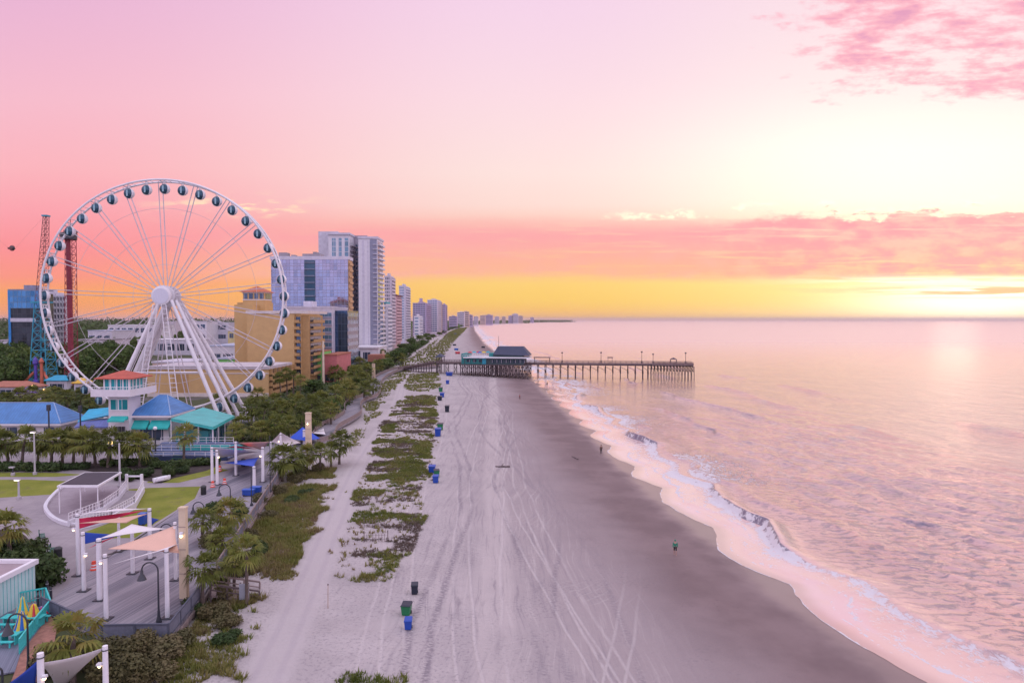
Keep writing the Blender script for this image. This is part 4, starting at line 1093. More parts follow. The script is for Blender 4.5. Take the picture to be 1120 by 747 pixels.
# pods
def pod_meshes():
    r = 1.12
    g = MB().sphere((0, 0, 0), r, 20, 1.0, 1.06, 1.0)
    gm = mesh_only(g.build('pod', DARK_GLASS, local=True, smooth=True))
    s = MB()                                     # white shell wraps the seaward side
    for (a0, a1, sc) in ((-40, 44, 1.04),):
        n, m = 14, 12; base = len(s.v)
        for i in range(n + 1):
            t = R(a0 + (a1 - a0) * i / n)
            for j in range(m + 1):
                p = R(-86 + 172 * j / m); s.v.append((r * sc * math.cos(p) * math.cos(t), r * 1.06 * sc * math.cos(p) * math.sin(t), r * sc * math.sin(p)))
        for i in range(n):
            for j in range(m):
                q = base + i * (m + 1) + j; s.f.append((q, q + m + 1, q + m + 2, q + 1))
    sm_ = mesh_only(s.build('shell', WHITE, local=True, smooth=True))
    f = MB().torus((0, 0, 0), r * 1.02, 0.07, 28, 6, 'y')
    f.tube((0, -1.5, 1.9), (0, 1.5, 1.9), 0.11, n=8)
    for sy in (-1, 1): f.path([(0, sy * 0.5, 1.9), (0, sy * 0.45, 1.25), (0, sy * 0.3, 1.05)], 0.10, 6)
    fm_ = mesh_only(f.build('hanger', WHITE_STEEL, local=True))
    bm_ = mesh_only(MB().box(-.16, -1.215, -.78, .2, -1.155, .62).build('door', M('pod_door', (0.25, 0.42, 0.48), 0.2), local=True))
    return gm, sm_, fm_, bm_
pods = pod_meshes()
for i in range(NP):
    a = math.pi / 2 + 2 * math.pi * i / NP
    o = bpy.data.objects.new('pod', pods[0]); COL.objects.link(o); o.parent = wheel
    o.location = (RW * math.cos(a), 0, HZ - 2.5 + RW * math.sin(a) - 1.9)
    for nm, me in (('shell', pods[1]), ('hanger', pods[2]), ('door', pods[3])):
        c = bpy.data.objects.new(nm, me); COL.objects.link(c); c.parent = o

wheel.rotation_euler = (0, 0, R(6))

# ------------------------------------------------------------------ generic buildings
ROOFGREY = M('roof_gravel', (0.30, 0.27, 0.30), 0.9)
def lerp(a, b, t): return a + (b - a) * t
def hotel(name, label, x0, x1, y0, y1, ztop, floors, wall, pane, zb=2.4, front=True, side=True, slab=None, piers=0, parapet=1.0, frontstyle='bands', sidestyle='balcony', group=None, cat='hotel', roofbox=True, bz0=4.0):
    """a block: walls, a glazed band per storey on the front, balconies per storey on the seaward side, parapet and plant room"""
    t = thing(name, label, cat, ((x0 + x1) / 2, (y0 + y1) / 2, zb), group)
    slab = slab or wall
    w = MB().box(x0, y0, zb - 0.5, x1, y1, ztop).build('wall', wall, t)
    MB().box(x0 - .15, y0 - .15, ztop, x1 + .15, y0 + .25, ztop + parapet).box(x1 - .25, y0 + .25, ztop, x1 + .15, y1 + .15, ztop + parapet).box(x0 - .15, y0 + .25, ztop, x0 + .25, y1 + .15, ztop + parapet).box(x0 + .25, y1 - .25, ztop, x1 - .25, y1 + .15, ztop + parapet).build('parapet', slab, t)
    MB().box(x0 + .2, y0 + .2, ztop, x1 - .2, y1 - .2, ztop + 0.08).build('roof', ROOFGREY, t)
    if roofbox:
        MB().box(lerp(x0, x1, .3), lerp(y0, y1, .3), ztop + .08, lerp(x0, x1, .65), lerp(y0, y1, .7), ztop + 3.2).box(lerp(x0, x1, .7), lerp(y0, y1, .25), ztop + .08, lerp(x0, x1, .85), lerp(y0, y1, .45), ztop + 1.7).build('plant_room', slab, t)
    fh = (ztop - zb - bz0) / floors
    for k in range(floors):
        za = zb + bz0 + k * fh
        if front and frontstyle == 'bands':
            b = MB(); n = max(1, piers)
            for j in range(n):
                a0 = lerp(x0 + .5, x1 - .5, j / n) + .25; a1 = lerp(x0 + .5, x1 - .5, (j + 1) / n) - .25
                b.box(a0, y0 - .06, za + .28 * fh, a1, y0 + .1, za + .82 * fh)
            b.build('window_band', pane, t)
        elif front and frontstyle == 'balcony':
            b = MB(); b.box(x0 + .4, y0 - 1.3, za, x1 - .4, y0, za + .22).box(x0 + .4, y0 - 1.3, za + .22, x1 - .4, y0 - 1.18, za + 1.1)
            n = max(2, piers)
            for j in range(n + 1): xx = lerp(x0 + .4, x1 - .6, j / n); b.box(xx, y0 - 1.18, za + .22, xx + .2, y0, za + fh * .97)
            b.build('balcony', slab, t)
            MB().box(x0 + .6, y0 - .05, za + .3, x1 - .6, y0 + .1, za + .9 * fh).build('window_band', pane, t)
        if side and sidestyle == 'balcony':
            b = MB(); b.box(x1, y0 + .5, za, x1 + 1.4, y1 - .5, za + .22).box(x1 + 1.28, y0 + .5, za + .22, x1 + 1.4, y1 - .5, za + 1.1)
            n = max(2, int((y1 - y0) / 5))
            for j in range(n + 1): yy = lerp(y0 + .5, y1 - .7, j / n); b.box(x1, yy, za + .22, x1 + 1.28, yy + .2, za + fh * .97)
            b.build('balcony', slab, t)
            MB().box(x1 - .1, y0 + .8, za + .3, x1 + .05, y1 - .8, za + .9 * fh).build('window_band', pane, t)
        elif side and sidestyle == 'bands':
            MB().box(x1 - .1, y0 + .8, za + .28 * fh, x1 + .06, y1 - .8, za + .82 * fh).build('window_band', pane, t)
    return t
PANE = glass('window_glass', (0.06, 0.09, 0.14), (1.8, 9), (0.45, 0.43, 0.48), 0.16, 0.6, 0.1, 0.6)
PANE_BLUE = glass('blue_window_glass', (0.10, 0.22, 0.36), (1.6, 9), (0.3, 0.33, 0.4), 0.12, 0.6, 0.1, 0.6)
LAV = M('lavender_white_render', (0.56, 0.54, 0.62), 0.7)
WHITE_R = M('white_render', (0.66, 0.64, 0.69), 0.7, var=0.08)
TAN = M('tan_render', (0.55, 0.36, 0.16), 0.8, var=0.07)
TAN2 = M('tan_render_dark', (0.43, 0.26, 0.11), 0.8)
GREY_B = M('slate_blue_render', (0.24, 0.25, 0.34), 0.7)
ORANGE_ROOF = M('orange_roof_tiles', (0.48, 0.13, 0.06), 0.7, var=0.2, scale=2)

def pyramid(b, x0, y0, x1, y1, z0, z1):
    c = ((x0 + x1) / 2, (y0 + y1) / 2, z1)
    p = [(x0, y0, z0), (x1, y0, z0), (x1, y1, z0), (x0, y1, z0)]
    for i in range(4): b.quad(p[i], p[(i + 1) % 4], c)
    b.quad(*p[::-1]); return b
def hip(b, x0, y0, x1, y1, z0, z1, rx0, rx1, ry, th=0.25):
    p = [(x0, y0, z0), (x1, y0, z0), (x1, y1, z0), (x0, y1, z0)]; r0 = (rx0, ry, z1); r1 = (rx1, ry, z1)
    b.quad(p[0], p[1], r1, r0); b.quad(p[1], p[2], r1); b.quad(p[2], p[3], r0, r1); b.quad(p[3], p[0], r0)
    q = [(x, y, z - th) for x, y, z in p]
    for i in range(4): b.quad(q[i], q[(i + 1) % 4], p[(i + 1) % 4], p[i])
    b.quad(*q[::-1]); return b

# ---- tan hotel with the orange-roofed stair tower
Y0 = 250.0
X = lambda px, Y: (px - 560) / FPX * Y
Zp = lambda px, py, Y: D(px, py, Y).z
th_ = thing('tan_hotel', 'tan hotel slab with stacked balconies and an orange-roofed tower on top', 'hotel', (X(300, 258), 258, 2.4))
zt = Zp(300, 343, Y0)
xa, xb, xc = X(255, Y0), X(270, Y0), X(328, Y0)
MB().box(xb, Y0, 1.9, X(321.5, Y0), 276, zt).box(X(321.5, Y0), Y0 + 1.6, 1.9, X(328, Y0), 276, zt).build('wall', TAN, th_)
MB().box(xa - 2, Y0 + 6, 1.9, xb, 274, Zp(260, 333, Y0)).build('wing', TAN, th_)
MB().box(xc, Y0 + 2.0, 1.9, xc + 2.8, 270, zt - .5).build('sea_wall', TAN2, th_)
MB().box(xb - .3, Y0 - .3, zt, xc + 3.0, Y0 + .4, zt + 1).box(xc + 2.4, Y0 + .4, zt, xc + 3.0, 276, zt + 1).build('parapet', M('pale_trim', (0.62, 0.55, 0.52), 0.7), th_)
for k in range(9):
    za = 6 + k * (zt - 7) / 9; fh = (zt - 7) / 9
    b = MB().box(X(321.7, Y0), Y0 - .2, za, X(327.6, Y0), Y0 + 1.55, za + .35).box(X(321.7, Y0), Y0 - .2, za + .35, X(327.6, Y0), Y0 - .08, za + 1.1)
    b.box(xc + 2.8, Y0 + 3, za, xc + 4.2, 268, za + .3).box(xc + 4.05, Y0 + 3, za + .3, xc + 4.2, 268, za + 1.1)
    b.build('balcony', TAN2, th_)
    MB().box(X(322.2, Y0), Y0 + 1.52, za + .4, X(327.2, Y0), Y0 + 1.7, za + fh * .92).box(xc + 2.7, Y0 + 3.2, za + .4, xc + 2.86, 267.5, za + fh * .9).build('window_band', PANE, th_)
    MB().box(xb - 1.9, Y0 + 5.94, za + .5, xb - .3, Y0 + 6.1, za + fh * .85).build('window_band', PANE, th_)
tx0, tx1 = X(266, 262), X(289.5, 262); tz0 = zt; tz1 = Zp(278, 319.5, 262)
tw = MB().box(tx0, 262, tz0 - 2, tx1, 270, tz1).build('stair_tower', TAN, th_)
b = MB()
for i in range(4):
    a = lerp(tx0, tx1, (i + .14) / 4); b.box(a, 261.9, tz1 - 2.6, a + (tx1 - tx0) * .18, 262.1, tz1 - .5)
b.box(tx1 - .1, 263, tz1 - 2.6, tx1 + .1, 269, tz1 - .5).build('tower_windows', PANE, tw)
MB().box(tx0 - .3, 261.7, tz1 - .4, tx1 + .3, 270.3, tz1).box(tx0 - .15, 261.85, tz1 - 3.1, tx1 + .15, 270.15, tz1 - 2.75).build('tower_trim', WHITE_R, tw)
pyramid(MB(), tx0 - 1.1, 260.9, tx1 + 1.1, 271, tz1 + .02, Zp(278, 313, 266)).build('tower_roof', ORANGE_ROOF, tw)
MB().box(X(262, 268), 266, zt - 2, X(292, 268), 275, Zp(262, 331, 268)).build('roof_storey', TAN, th_)
# ---- low annex
Y0 = 214.0; zt = Zp(200, 404, Y0); x0 = X(160, Y0); x1 = X(293, Y0)
an = thing('tan_annex', 'low tan hotel annex with a pale flat roof behind the wheel legs', 'hotel', ((x0 + x1) / 2, 225, 2.4))
MB().box(x0, Y0, 1.9, x1, 236, zt).build('wall', TAN, an)
MB().box(x0 - .3, Y0 - .3, zt, x1 + .3, 236.3, zt + .9).build('roof', M('pale_roof', (0.5, 0.45, 0.48), 0.8), an)
MB().box(x0 + 8, Y0 - .04, 2.5, x0 + 13, Y0 + .1, zt - 1).build('recess_panel', TAN2, an)
MB().box(x0 + 2, Y0 - .12, zt - 1.4, x1, Y0, zt - 1.1).box(x0, Y0 - .2, 2.4, x1, Y0, 3.6).build('trim', M('pale_trim', (0.62, 0.55, 0.52), 0.7), an)
for k in range(4):
    za = 3.2 + k * (zt - 3.6) / 4
    b = MB().box(x1, Y0 + .6, za, x1 + 1.2, 235, za + .25).box(x1 + 1.08, Y0 + .6, za + .25, x1 + 1.2, 235, za + 1.0)
    for j in range(7): b.box(x1, Y0 + .6 + j * 3.8, za + .25, x1 + 1.08, Y0 + .85 + j * 3.8, za + 2.4)
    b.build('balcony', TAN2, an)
    MB().box(x1 - .1, Y0 + 1, za + .3, x1 + .05, 234.5, za + 2.1).build('window_band', PANE, an)

# ---- podium block with blue bands
Y0 = 290.0; zt = Zp(350, 337, Y0); xa, xb, xc = X(312, Y0), X(349.5, Y0), X(363, Y0)
po = thing('office_block', 'mid-rise lavender block striped with blue window bands below the mirrored tower', 'building', (xb, 300, 2.4))
MB().box(xa, Y0, 1.9, xc, 318, zt).build('wall', LAV, po)
MB().box(xc, Y0 + 5, 1.9, X(363, Y0) + 5.4, 316, zt - 1).build('glass_wing', glass('navy_curtain_wall', (0.03, 0.07, 0.14), (1.5, 3.2), (0.05, 0.08, 0.14), 0.12, 0.7, 0.08, 0.8), po)
MB().box(xa - .2, Y0 - .2, zt, xc + .2, 318, zt + .7).build('parapet', LAV, po)
for k in range(8):
    za = 5 + k * (zt - 6) / 8; fh = (zt - 6) / 8
    MB().box(xb, Y0 - .05, za + .2 * fh, xc - .15, Y0 + .1, za + .72 * fh).box(xc + 5.35, Y0 + 6, za + .2 * fh, xc + 5.5, 315, za + .7 * fh).build('window_band', PANE_BLUE, po)
    MB().box(xb, Y0 - .5, za - .05 * fh, xc, Y0, za + .17 * fh).build('sun_shade', GREY_B, po)
MB().box(X(332, 300), 300, zt + .7, X(341, 300), 308, zt + 3.2).build('plant_room', LAV, po)
# ---- green and pink shop front before it
Y0 = 262.0
gs = thing('green_shop', 'low beach shop with a lime green front and pink side below the striped block', 'shop', (X(355, Y0), 266, 2.4))
za_ = Zp(350, 385, Y0)
MB().box(X(344, Y0), Y0, 1.9, X(351.5, Y0), 276, za_).build('front_wall', M('lime_paint', (0.16, 0.52, 0.12), 0.6), gs)
MB().box(X(351.5, Y0) + .01, Y0 + 1.0, 1.9, X(351.5, Y0) + 5.5, 286, za_ - 1.4).build('side_wall', M('rose_paint', (0.52, 0.16, 0.17), 0.7), gs)
MB().box(X(344, Y0) - .2, Y0 - .2, za_, X(351.5, Y0) + .2, 276, za_ + .3).box(X(351.5, Y0) + .2, Y0 + .8, za_ - 1.4, X(351.5, Y0) + 5.8, 286.2, za_ - 1.0).build('roof', M('rust_roof', (0.36, 0.12, 0.07), 0.7), gs)
MB().box(X(345.2, Y0), Y0 - .06, 3, X(350.2, Y0), Y0 + .1, 5.2).box(X(351.5, Y0) + 1, Y0 + .94, 3, X(351.5, Y0) + 4.5, Y0 + 1.1, 5.5).build('shop_window', PANE, gs)
MB().tube((X(353, 258), 258, 2.4), (X(353, 258), 258, Zp(353, 373, 258)), 0.5, 0.4, 10).build('cream_column', M('cream_paint', (0.68, 0.58, 0.46), 0.6), gs)
# ---- mirrored slab tower
Y0 = 330.0; zt = Zp(340, 284, Y0); x0 = X(297, Y0); x1 = X(381, Y0)
MIRROR = glass('mirror_curtain_wall', (0.25, 0.28, 0.40), (1.75, 3.2), (0.25, 0.25, 0.34), 0.14, 0.85, 0.05, 0.55)
gt = thing('mirror_glass_hotel', 'broad slab hotel clad in lavender mirror glass with a dark central stripe', 'hotel', ((x0 + x1) / 2, 338, 2.4))
MB().box(x0, Y0, 1.9, x1, Y0 + 9, zt).build('glass_facade', MIRROR, gt)
MB().box(x0 - .4, Y0 - .4, zt, x1 + .4, Y0 + 9.2, zt + 1.6).build('parapet', LAV, gt)
xs0, xs1 = X(333.5, Y0), X(345, Y0)
st_ = MB().box(xs0, Y0 - .35, 4, xs1, Y0 - .01, zt - .3).build('stair_stripe', glass('stripe_glass', (0.025, 0.07, 0.11), (5, 3.2), (0.02, 0.03, 0.05), 0.2, 0.5, 0.1, 0.5), gt)
b = MB()
for k in range(16): b.box(xs0 + .1, Y0 - .62, 6 + k * 3.2, xs1 - .1, Y0 - .36, 6.35 + k * 3.2)
b.build('stripe_ledges', GREY_B, st_)
MB().box(x1, Y0 + .6, 2, x1 + .2, Y0 + 8.4, zt - .2).build('gold_end_wall', M('ochre_render', (0.52, 0.32, 0.16), 0.6), gt)
for k in range(17):
    MB().box(x1 + .2, Y0 + 1, 5 + k * 3.0, x1 + .8, Y0 + 8, 5.25 + k * 3.0).box(x1 + .72, Y0 + 1, 5.25 + k * 3.0, x1 + .8, Y0 + 8, 6.1 + k * 3.0).build('balcony', M('ochre_render', (0.52, 0.32, 0.16), 0.6), gt)
for k in range(17):
    MB().box(x0 - .02, Y0 - .16, 4.4 + k * 3.2, xs0 - .1, Y0 - .005, 4.62 + k * 3.2).box(xs1 + .1, Y0 - .16, 4.4 + k * 3.2, x1, Y0 - .005, 4.62 + k * 3.2).build('floor_ledge', M('ledge_paint', (0.36, 0.33, 0.43), 0.6), gt)
MB().box(X(304, Y0), Y0 + 2, zt + 1.6, X(313, Y0), Y0 + 7, zt + 3.6).box(X(330, Y0), Y0 + 2, zt + 1.6, X(350, Y0), Y0 + 8, zt + 3.0).box(X(317, Y0), Y0 + 3, zt + 1.6, X(321, Y0), Y0 + 7, zt + 2.6).box(X(341, Y0), Y0 + 3, zt + 3.0, X(345, Y0), Y0 + 7, zt + 4.0).build('plant_room', M('plant_grey', (0.3, 0.27, 0.3), 0.7), gt)
MB().box(X(340, Y0) - 8, Y0 - 7, 2, X(340, Y0) + 9, Y0 - .7, Zp(340, 352, Y0)).build('lobby_block', LAV, gt)
# ---- twin white tower
Y0 = 420.0
tt = thing('twin_tower_hotel', 'tallest white hotel of stepped twin slabs with a dark slot between', 'hotel', (X(385, Y0), 445, 2.4))
zA, zB, zC = Zp(350, 250, Y0), Zp(370, 256, Y0), Zp(405, 261, Y0)
MB().box(X(342, Y0), Y0 + 14, 1.9, X(364, Y0), 460, zA).build('lift_tower', LAV, tt)
MB().box(X(358, Y0), Y0 + 4, 1.9, X(381, Y0), Y0 + 30, zB).build('landward_slab', WHITE_R, tt)
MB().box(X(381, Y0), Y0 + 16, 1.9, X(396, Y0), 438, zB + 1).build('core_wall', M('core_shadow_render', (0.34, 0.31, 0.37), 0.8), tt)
MB().box(X(392.5, Y0), Y0, 1.9, X(413, Y0), 439, zC).build('seaward_slab', WHITE_R, tt)
MB().box(X(380, Y0), Y0 + 20, 1.9, X(393, Y0), 452, zC + 3).build('rear_slab', LAV, tt)
MB().box(X(357, Y0), Y0 + 3, zB, X(382, Y0), Y0 + 31, zB + 1.2).box(X(392, Y0), Y0 - .5, zC, X(414, Y0), 439.6, zC + 1.2).build('parapet', LAV, tt)
MB().box(X(362, Y0), Y0 + 3.9, 6, X(366, Y0), Y0 + 4.1, zB - 2).box(X(369, Y0), Y0 + 3.9, 6, X(372.5, Y0), Y0 + 4.1, zB - 2).box(X(376, Y0), Y0 + 3.9, 6, X(380, Y0), Y0 + 4.1, zB - 2).build('glass_strips', glass('tower_strip_glass', (0.08, 0.17, 0.24), (3, 3.3), (0.5, 0.5, 0.55), 0.3, 0.6, 0.1, 0.8), tt)
MB().box(X(405, Y0), Y0 - .12, 4, X(412.6, Y0), Y0 + .1, zC - .5).build('slate_panel', GREY_B, tt)
MB().box(X(396.5, Y0), Y0 - .16, 4, X(399, Y0), Y0 + .1, zC - 1).box(X(402.4, Y0), Y0 - .16, 4, X(403.4, Y0), Y0 + .1, zC - 1).build('pilaster', LAV, tt)
for k in range(24):
    za = 6 + k * (zC - 7) / 24
    MB().box(X(413, Y0), Y0 + 1, za, X(413, Y0) + 1.5, 438, za + .3).box(X(413, Y0) + 1.38, Y0 + 1, za + .3, X(413, Y0) + 1.5, 438, za + 1.1).box(X(408.6, Y0), Y0 - 1.1, za, X(412.8, Y0), Y0 - .13, za + .3).build('balcony', WHITE_R, tt)
    MB().box(X(413, Y0) - .1, Y0 + 1.5, za + .4, X(413, Y0) + .06, 437.5, za + 2.5).build('window_band', PANE_BLUE, tt)
    MB().box(X(382, Y0), Y0 + 15.0, za, X(392, Y0), Y0 + 16, za + .35).box(X(381, Y0), Y0 + 6, za, X(381, Y0) + 1.6, Y0 + 29, za + .3).build('gallery', M('gallery_render', (0.42, 0.36, 0.40), 0.8), tt)
    MB().box(X(383, Y0), Y0 + 15.9, za + .5, X(391.5, Y0), Y0 + 16.06, za + 2.2).build('window_band', PANE, tt)
pz = Zp(400, 381, 390)
pod_ = MB().box(X(384, 390), 392, 1.9, X(413, 390), 418, pz).build('podium', WHITE_R, tt)
MB().box(X(386, 390), 391.9, pz - 6, X(393, 390), 392.1, pz - 1.5).box(X(396, 390), 391.9, 4, X(404, 390), 392.1, 8).build('podium_glass', PANE, pod_)
MB().box(X(383, 390), 391, pz, X(413.6, 390), 419, pz + .8).build('podium_roof', WHITE_R, pod_)
MB().box(X(402, 380), 380, 2, X(418, 380), 389, Zp(405, 388, 380)).build('porch', M('brick_red', (0.38, 0.15, 0.10), 0.8), tt)

# ---- further hotels up the coast
PINK = M('pink_render', (0.62, 0.42, 0.44), 0.75); PALE = M('pale_render', (0.6, 0.54, 0.6), 0.75); MAUVE = M('mauve_render', (0.42, 0.34, 0.48), 0.75); WARM = M('warm_render', (0.58, 0.44, 0.38), 0.75)
TEALR = M('teal_roof_paint', (0.03, 0.30, 0.36), 0.6)
hl = [('white hotel with teal crown storey right below the twin towers', 420.3, 429.5, 334, 440, 16, 11, WHITE_R, PANE_BLUE, 'bands', 3),
      ('tall pale mauve hotel rising just behind the teal-crowned one', 420.6, 433.2, 303, 520, 16, 20, PALE, PANE, 'bands', 3),
      ('pink balconied hotel with a dark flat roof line', 425.5, 440, 325, 585, 28, 14, PINK, PANE, 'balcony', 4),
      ('slim tall white hotel with blue stripes above the pink one', 436.5, 449.5, 313.5, 680, 32, 20, LAV, PANE_BLUE, 'bands', 4),
      ('small white block in front of the mauve towers', 453, 463, 346.5, 830, 30, 6, WHITE_R, PANE_BLUE, 'bands', 3),
      ('broad mauve tower block with a mast-like stair head', 451.5, 472, 332, 1000, 60, 14, MAUVE, PANE, 'bands', 5),
      ('pale pair of tower blocks in the middle of the far cluster', 467.5, 483, 328.5, 1080, 50, 15, PALE, PANE_BLUE, 'bands', 4),
      ('last tall mauve tower of the far cluster', 483.5, 489.5, 333.5, 1200, 30, 13, MAUVE, PANE, 'bands', 2),
      ('thin ochre tower squeezed before the last mauve tower', 479.5, 484, 330.5, 1150, 20, 14, WARM, PANE, 'bands', 1)]
for lb, pa, pb_, pt, Y0, dep, nf, wl_, pn, fs, pr in hl:
    xr = X(pb_, Y0 + dep) - 1.5; t = hotel('coastal_hotel', lb, X(pa, Y0), xr, Y0, Y0 + dep, Zp(pa, pt, Y0), nf, wl_, pn, frontstyle=fs, piers=pr, group='hotels up the coast', bz0=5)
    if 'teal crown' in lb:
        MB().box(X(pa, Y0) - .3, Y0 - .3, Zp(pa, pt, Y0) + 1.02, xr + .3, Y0 + 14, Zp(pa, pt - 4, Y0)).build('crown_storey', TEALR, t)
    if 'dark flat' in lb:
        MB().box(X(pa, Y0) - .6, Y0 - .6, Zp(pa, pt, Y0) + 1.02, xr + 1.2, Y0 + 34, Zp(pa, pt, Y0) + 2.2).build('roof_line', M('dark_maroon', (0.12, 0.03, 0.05), 0.7), t)
    if 'mast' in lb:
        MB().box(X(458, Y0), Y0 + 8, Zp(pa, pt, Y0), X(460.5, Y0), Y0 + 20, Zp(458, 326, Y0)).build('stair_head', MAUVE, t)
rr = random.Random(9)
fl_ = [(491, 500, 346, 1900), (500, 508, 341.5, 2200), (505, 513, 340.8, 2300), (511, 517, 344.5, 2500), (518, 523, 346.2, 3000), (525, 531, 345.2, 3400), (530, 539, 344.6, 3600), (541, 546, 346.3, 4300), (549, 553, 346.4, 4600), (556, 561, 345.4, 5200), (560, 567, 343.4, 5200), (566, 572, 345.6, 5300), (580, 584, 347.2, 6200)]
for i, (pa, pb_, pt, Y0) in enumerate(fl_):
    x0, x1 = X(pa, Y0), X(pb_, Y0); zt = Zp(pa, pt, Y0); d_ = (x1 - x0)
    t = thing('distant_hotel', 'hazy distant hotel block on the far shore, %s from the left' % ORD[i], 'hotel', ((x0 + x1) / 2, Y0, 2), 'hazy hotels on the far shore')
    MB().box(x0, Y0, 0, x1, Y0 + d_, zt).box(lerp(x0, x1, .35), Y0 + 2, zt, lerp(x0, x1, .7), Y0 + d_ * .6, zt + d_ * .10).build('wall', [MAUVE, PALE, WARM][i % 3], t)
    b = MB(); n = 7
    for k in range(n): za = lerp(5, zt, (k + .3) / n); b.box(x0 + .06 * d_, Y0 - .5, za, x1 - .06 * d_, Y0 + .5, za + (zt - 5) / n * .45)
    b.build('window_bands', PANE, t)

# ---- left: black glass hotel, white grid hotel
Y0 = 350.0; zt = Zp(40, 318, Y0); x0, x1 = X(9.5, Y0), X(46, Y0)
bgl = thing('black_glass_hotel', 'black glass hotel with a bright blue edge left of the big wheel', 'hotel', ((x0 + x1) / 2, 357, 2.4))
MB().box(x0 + 1.2, Y0, 1.9, x1, Y0 + 9, zt - 1).build('glass_facade', glass('black_curtain_wall', (0.018, 0.022, 0.028), (2.2, 3.4), (0.03, 0.03, 0.04), 0.14, 0.5, 0.05, 0.8), bgl)
MB().box(x0, Y0 - .3, 1.9, x0 + 1.2, Y0 + 9.2, zt).build('blue_fin', M('bright_blue_paint', (0.02, 0.24, 0.62), 0.5), bgl)
MB().box(x0 + 1.2, Y0 - .4, zt - 9, x1, Y0 - .01, zt).build('blue_glass_band', glass('blue_curtain_wall', (0.05, 0.16, 0.30), (2.2, 3.0), (0.12, 0.2, 0.3), 0.2, 0.75, 0.06, 0.9), bgl)
MB().box(x0, Y0 - .2, zt, x1, Y0 + 9.2, zt + .8).box(x0 + 6, Y0 + 3, zt + .8, x0 + 11, Y0 + 8, zt + 3).build('roof', GREY_B, bgl)
MB().box(x0 + 1.2, Y0 - .5, Zp(20, 352, Y0), x1 - 3, Y0 - .01, Zp(20, 348, Y0)).build('pale_ledge', LAV, bgl)
Y0 = 372.0; zt = Zp(60, 325, Y0); x0, x1 = X(50, Y0), X(74, Y0)
gh = thing('white_grid_hotel', 'white hotel with an open grid of square balconies beside the black glass one', 'hotel', ((x0 + x1) / 2, 380, 2.4))
MB().box(x0, Y0, 1.9, x1, Y0 + 4, zt).build('wall', LAV, gh)
nf = 11; nc = 7; fh = (zt - 4) / nf
for k in range(nf):
    za = 4 + k * fh
    b = MB().box(x0, Y0 - 1.4, za, x1, Y0, za + .35)
    for j in range(nc + 1): xx = lerp(x0, x1 - .35, j / nc); b.box(xx, Y0 - 1.4, za + .35, xx + .35, Y0, za + fh)
    b.box(x0 + .35, Y0 - 1.4, za + .35, x1 - .35, Y0 - 1.3, za + 1.1)
    b.build('balcony', WHITE_R, gh)
    MB().box(x0 + .4, Y0 - .05, za + .4, x1 - .4, Y0 + .1, za + fh * .9).build('window_band', PANE, gh)
MB().box(x0 - .2, Y0 - 1.5, zt, x1 + .2, Y0 + 4.2, zt + .9).box(X(51, Y0), Y0 + .5, zt + .9, X(59, Y0), Y0 + 3.5, zt + 4).box(X(61, Y0), Y0 + .5, zt + .9, X(66, Y0), Y0 + 3.5, zt + 2.4).build('roof', LAV, gh)

# ---- lower town behind the wheel
def lowblock(label, pa, pb_, pt, Y0, dep, wall, roof=None, bands=1, cat='building', zb=2.4):
    x0, x1 = X(pa, Y0), X(pb_, Y0); zt = Zp((pa + pb_) / 2, pt, Y0)
    t = thing('low_building', label, cat, ((x0 + x1) / 2, Y0 + dep / 2, zb), 'low buildings of the town')
    MB().box(x0, Y0, zb - .5, x1, Y0 + dep, zt).build('wall', wall, t)
    MB().box(x0 - .3, Y0 - .3, zt, x1 + .3, Y0 + dep + .3, zt + .6).build('roof', roof or ROOFGREY, t)
    h = (zt - zb) / bands
    for k in range(bands):
        b = MB(); n = max(2, int((x1 - x0) / 6))
        for j in range(n): a = lerp(x0 + .6, x1 - .6, j / n); b.box(a + .3, Y0 - .05, zb + k * h + h * .3, a + (x1 - x0) / n * .75, Y0 + .1, zb + k * h + h * .75)
        b.build('window_band', PANE, t)
    return t
LBLUE = M('pale_blue_roof', (0.42, 0.46, 0.58), 0.7)
lowblock('long white flat-roofed building seen through the wheel legs', 118, 168, 356, 640, 40, WHITE_R, WHITE_R, 2)
lowblock('white warehouse under the dark ridge, left of the hub legs', 96, 122, 362, 560, 35, LAV, LBLUE, 1)
lowblock('white office with a teal glazed corner, right of the wheel legs', 212, 226, 352, 520, 25, WHITE_R, LAV, 3)
lowblock('lavender office wing next to the teal glazed corner', 226, 250, 353.5, 540, 30, LAV, LAV, 3)
lowblock('cream low motel beside the tan hotel', 249, 256, 362, 400, 20, M('cream_render', (0.62, 0.52, 0.26), 0.8), LAV, 3)
lowblock('big pale blue shed roof beside the tan hotel', 228, 258, 379, 300, 34, WHITE_R, LBLUE, 1)
lowblock('lime green walled store below the pale blue shed', 238, 257, 393, 262, 16, M('lime_paint', (0.16, 0.52, 0.12), 0.6), LBLUE, 1)
lowblock('beige low arcade behind the wheel legs', 166, 208, 397, 258, 20, WARM, LAV, 1)
lowblock('white strip of shops far behind the wheel legs', 150, 215, 372, 470, 24, LAV, WHITE_R, 1)
lowblock('grey low block left of the wheel legs', 84, 118, 372, 430, 24, PALE, ROOFGREY, 1)
lowblock('grey low rooftop on the tree line behind the wheel', 170, 192, 352, 800, 50, PALE, LAV, 2)
lowblock('long pale building behind the white grid hotel', -12, 10, 373, 420, 24, LAV, ROOFGREY, 1)

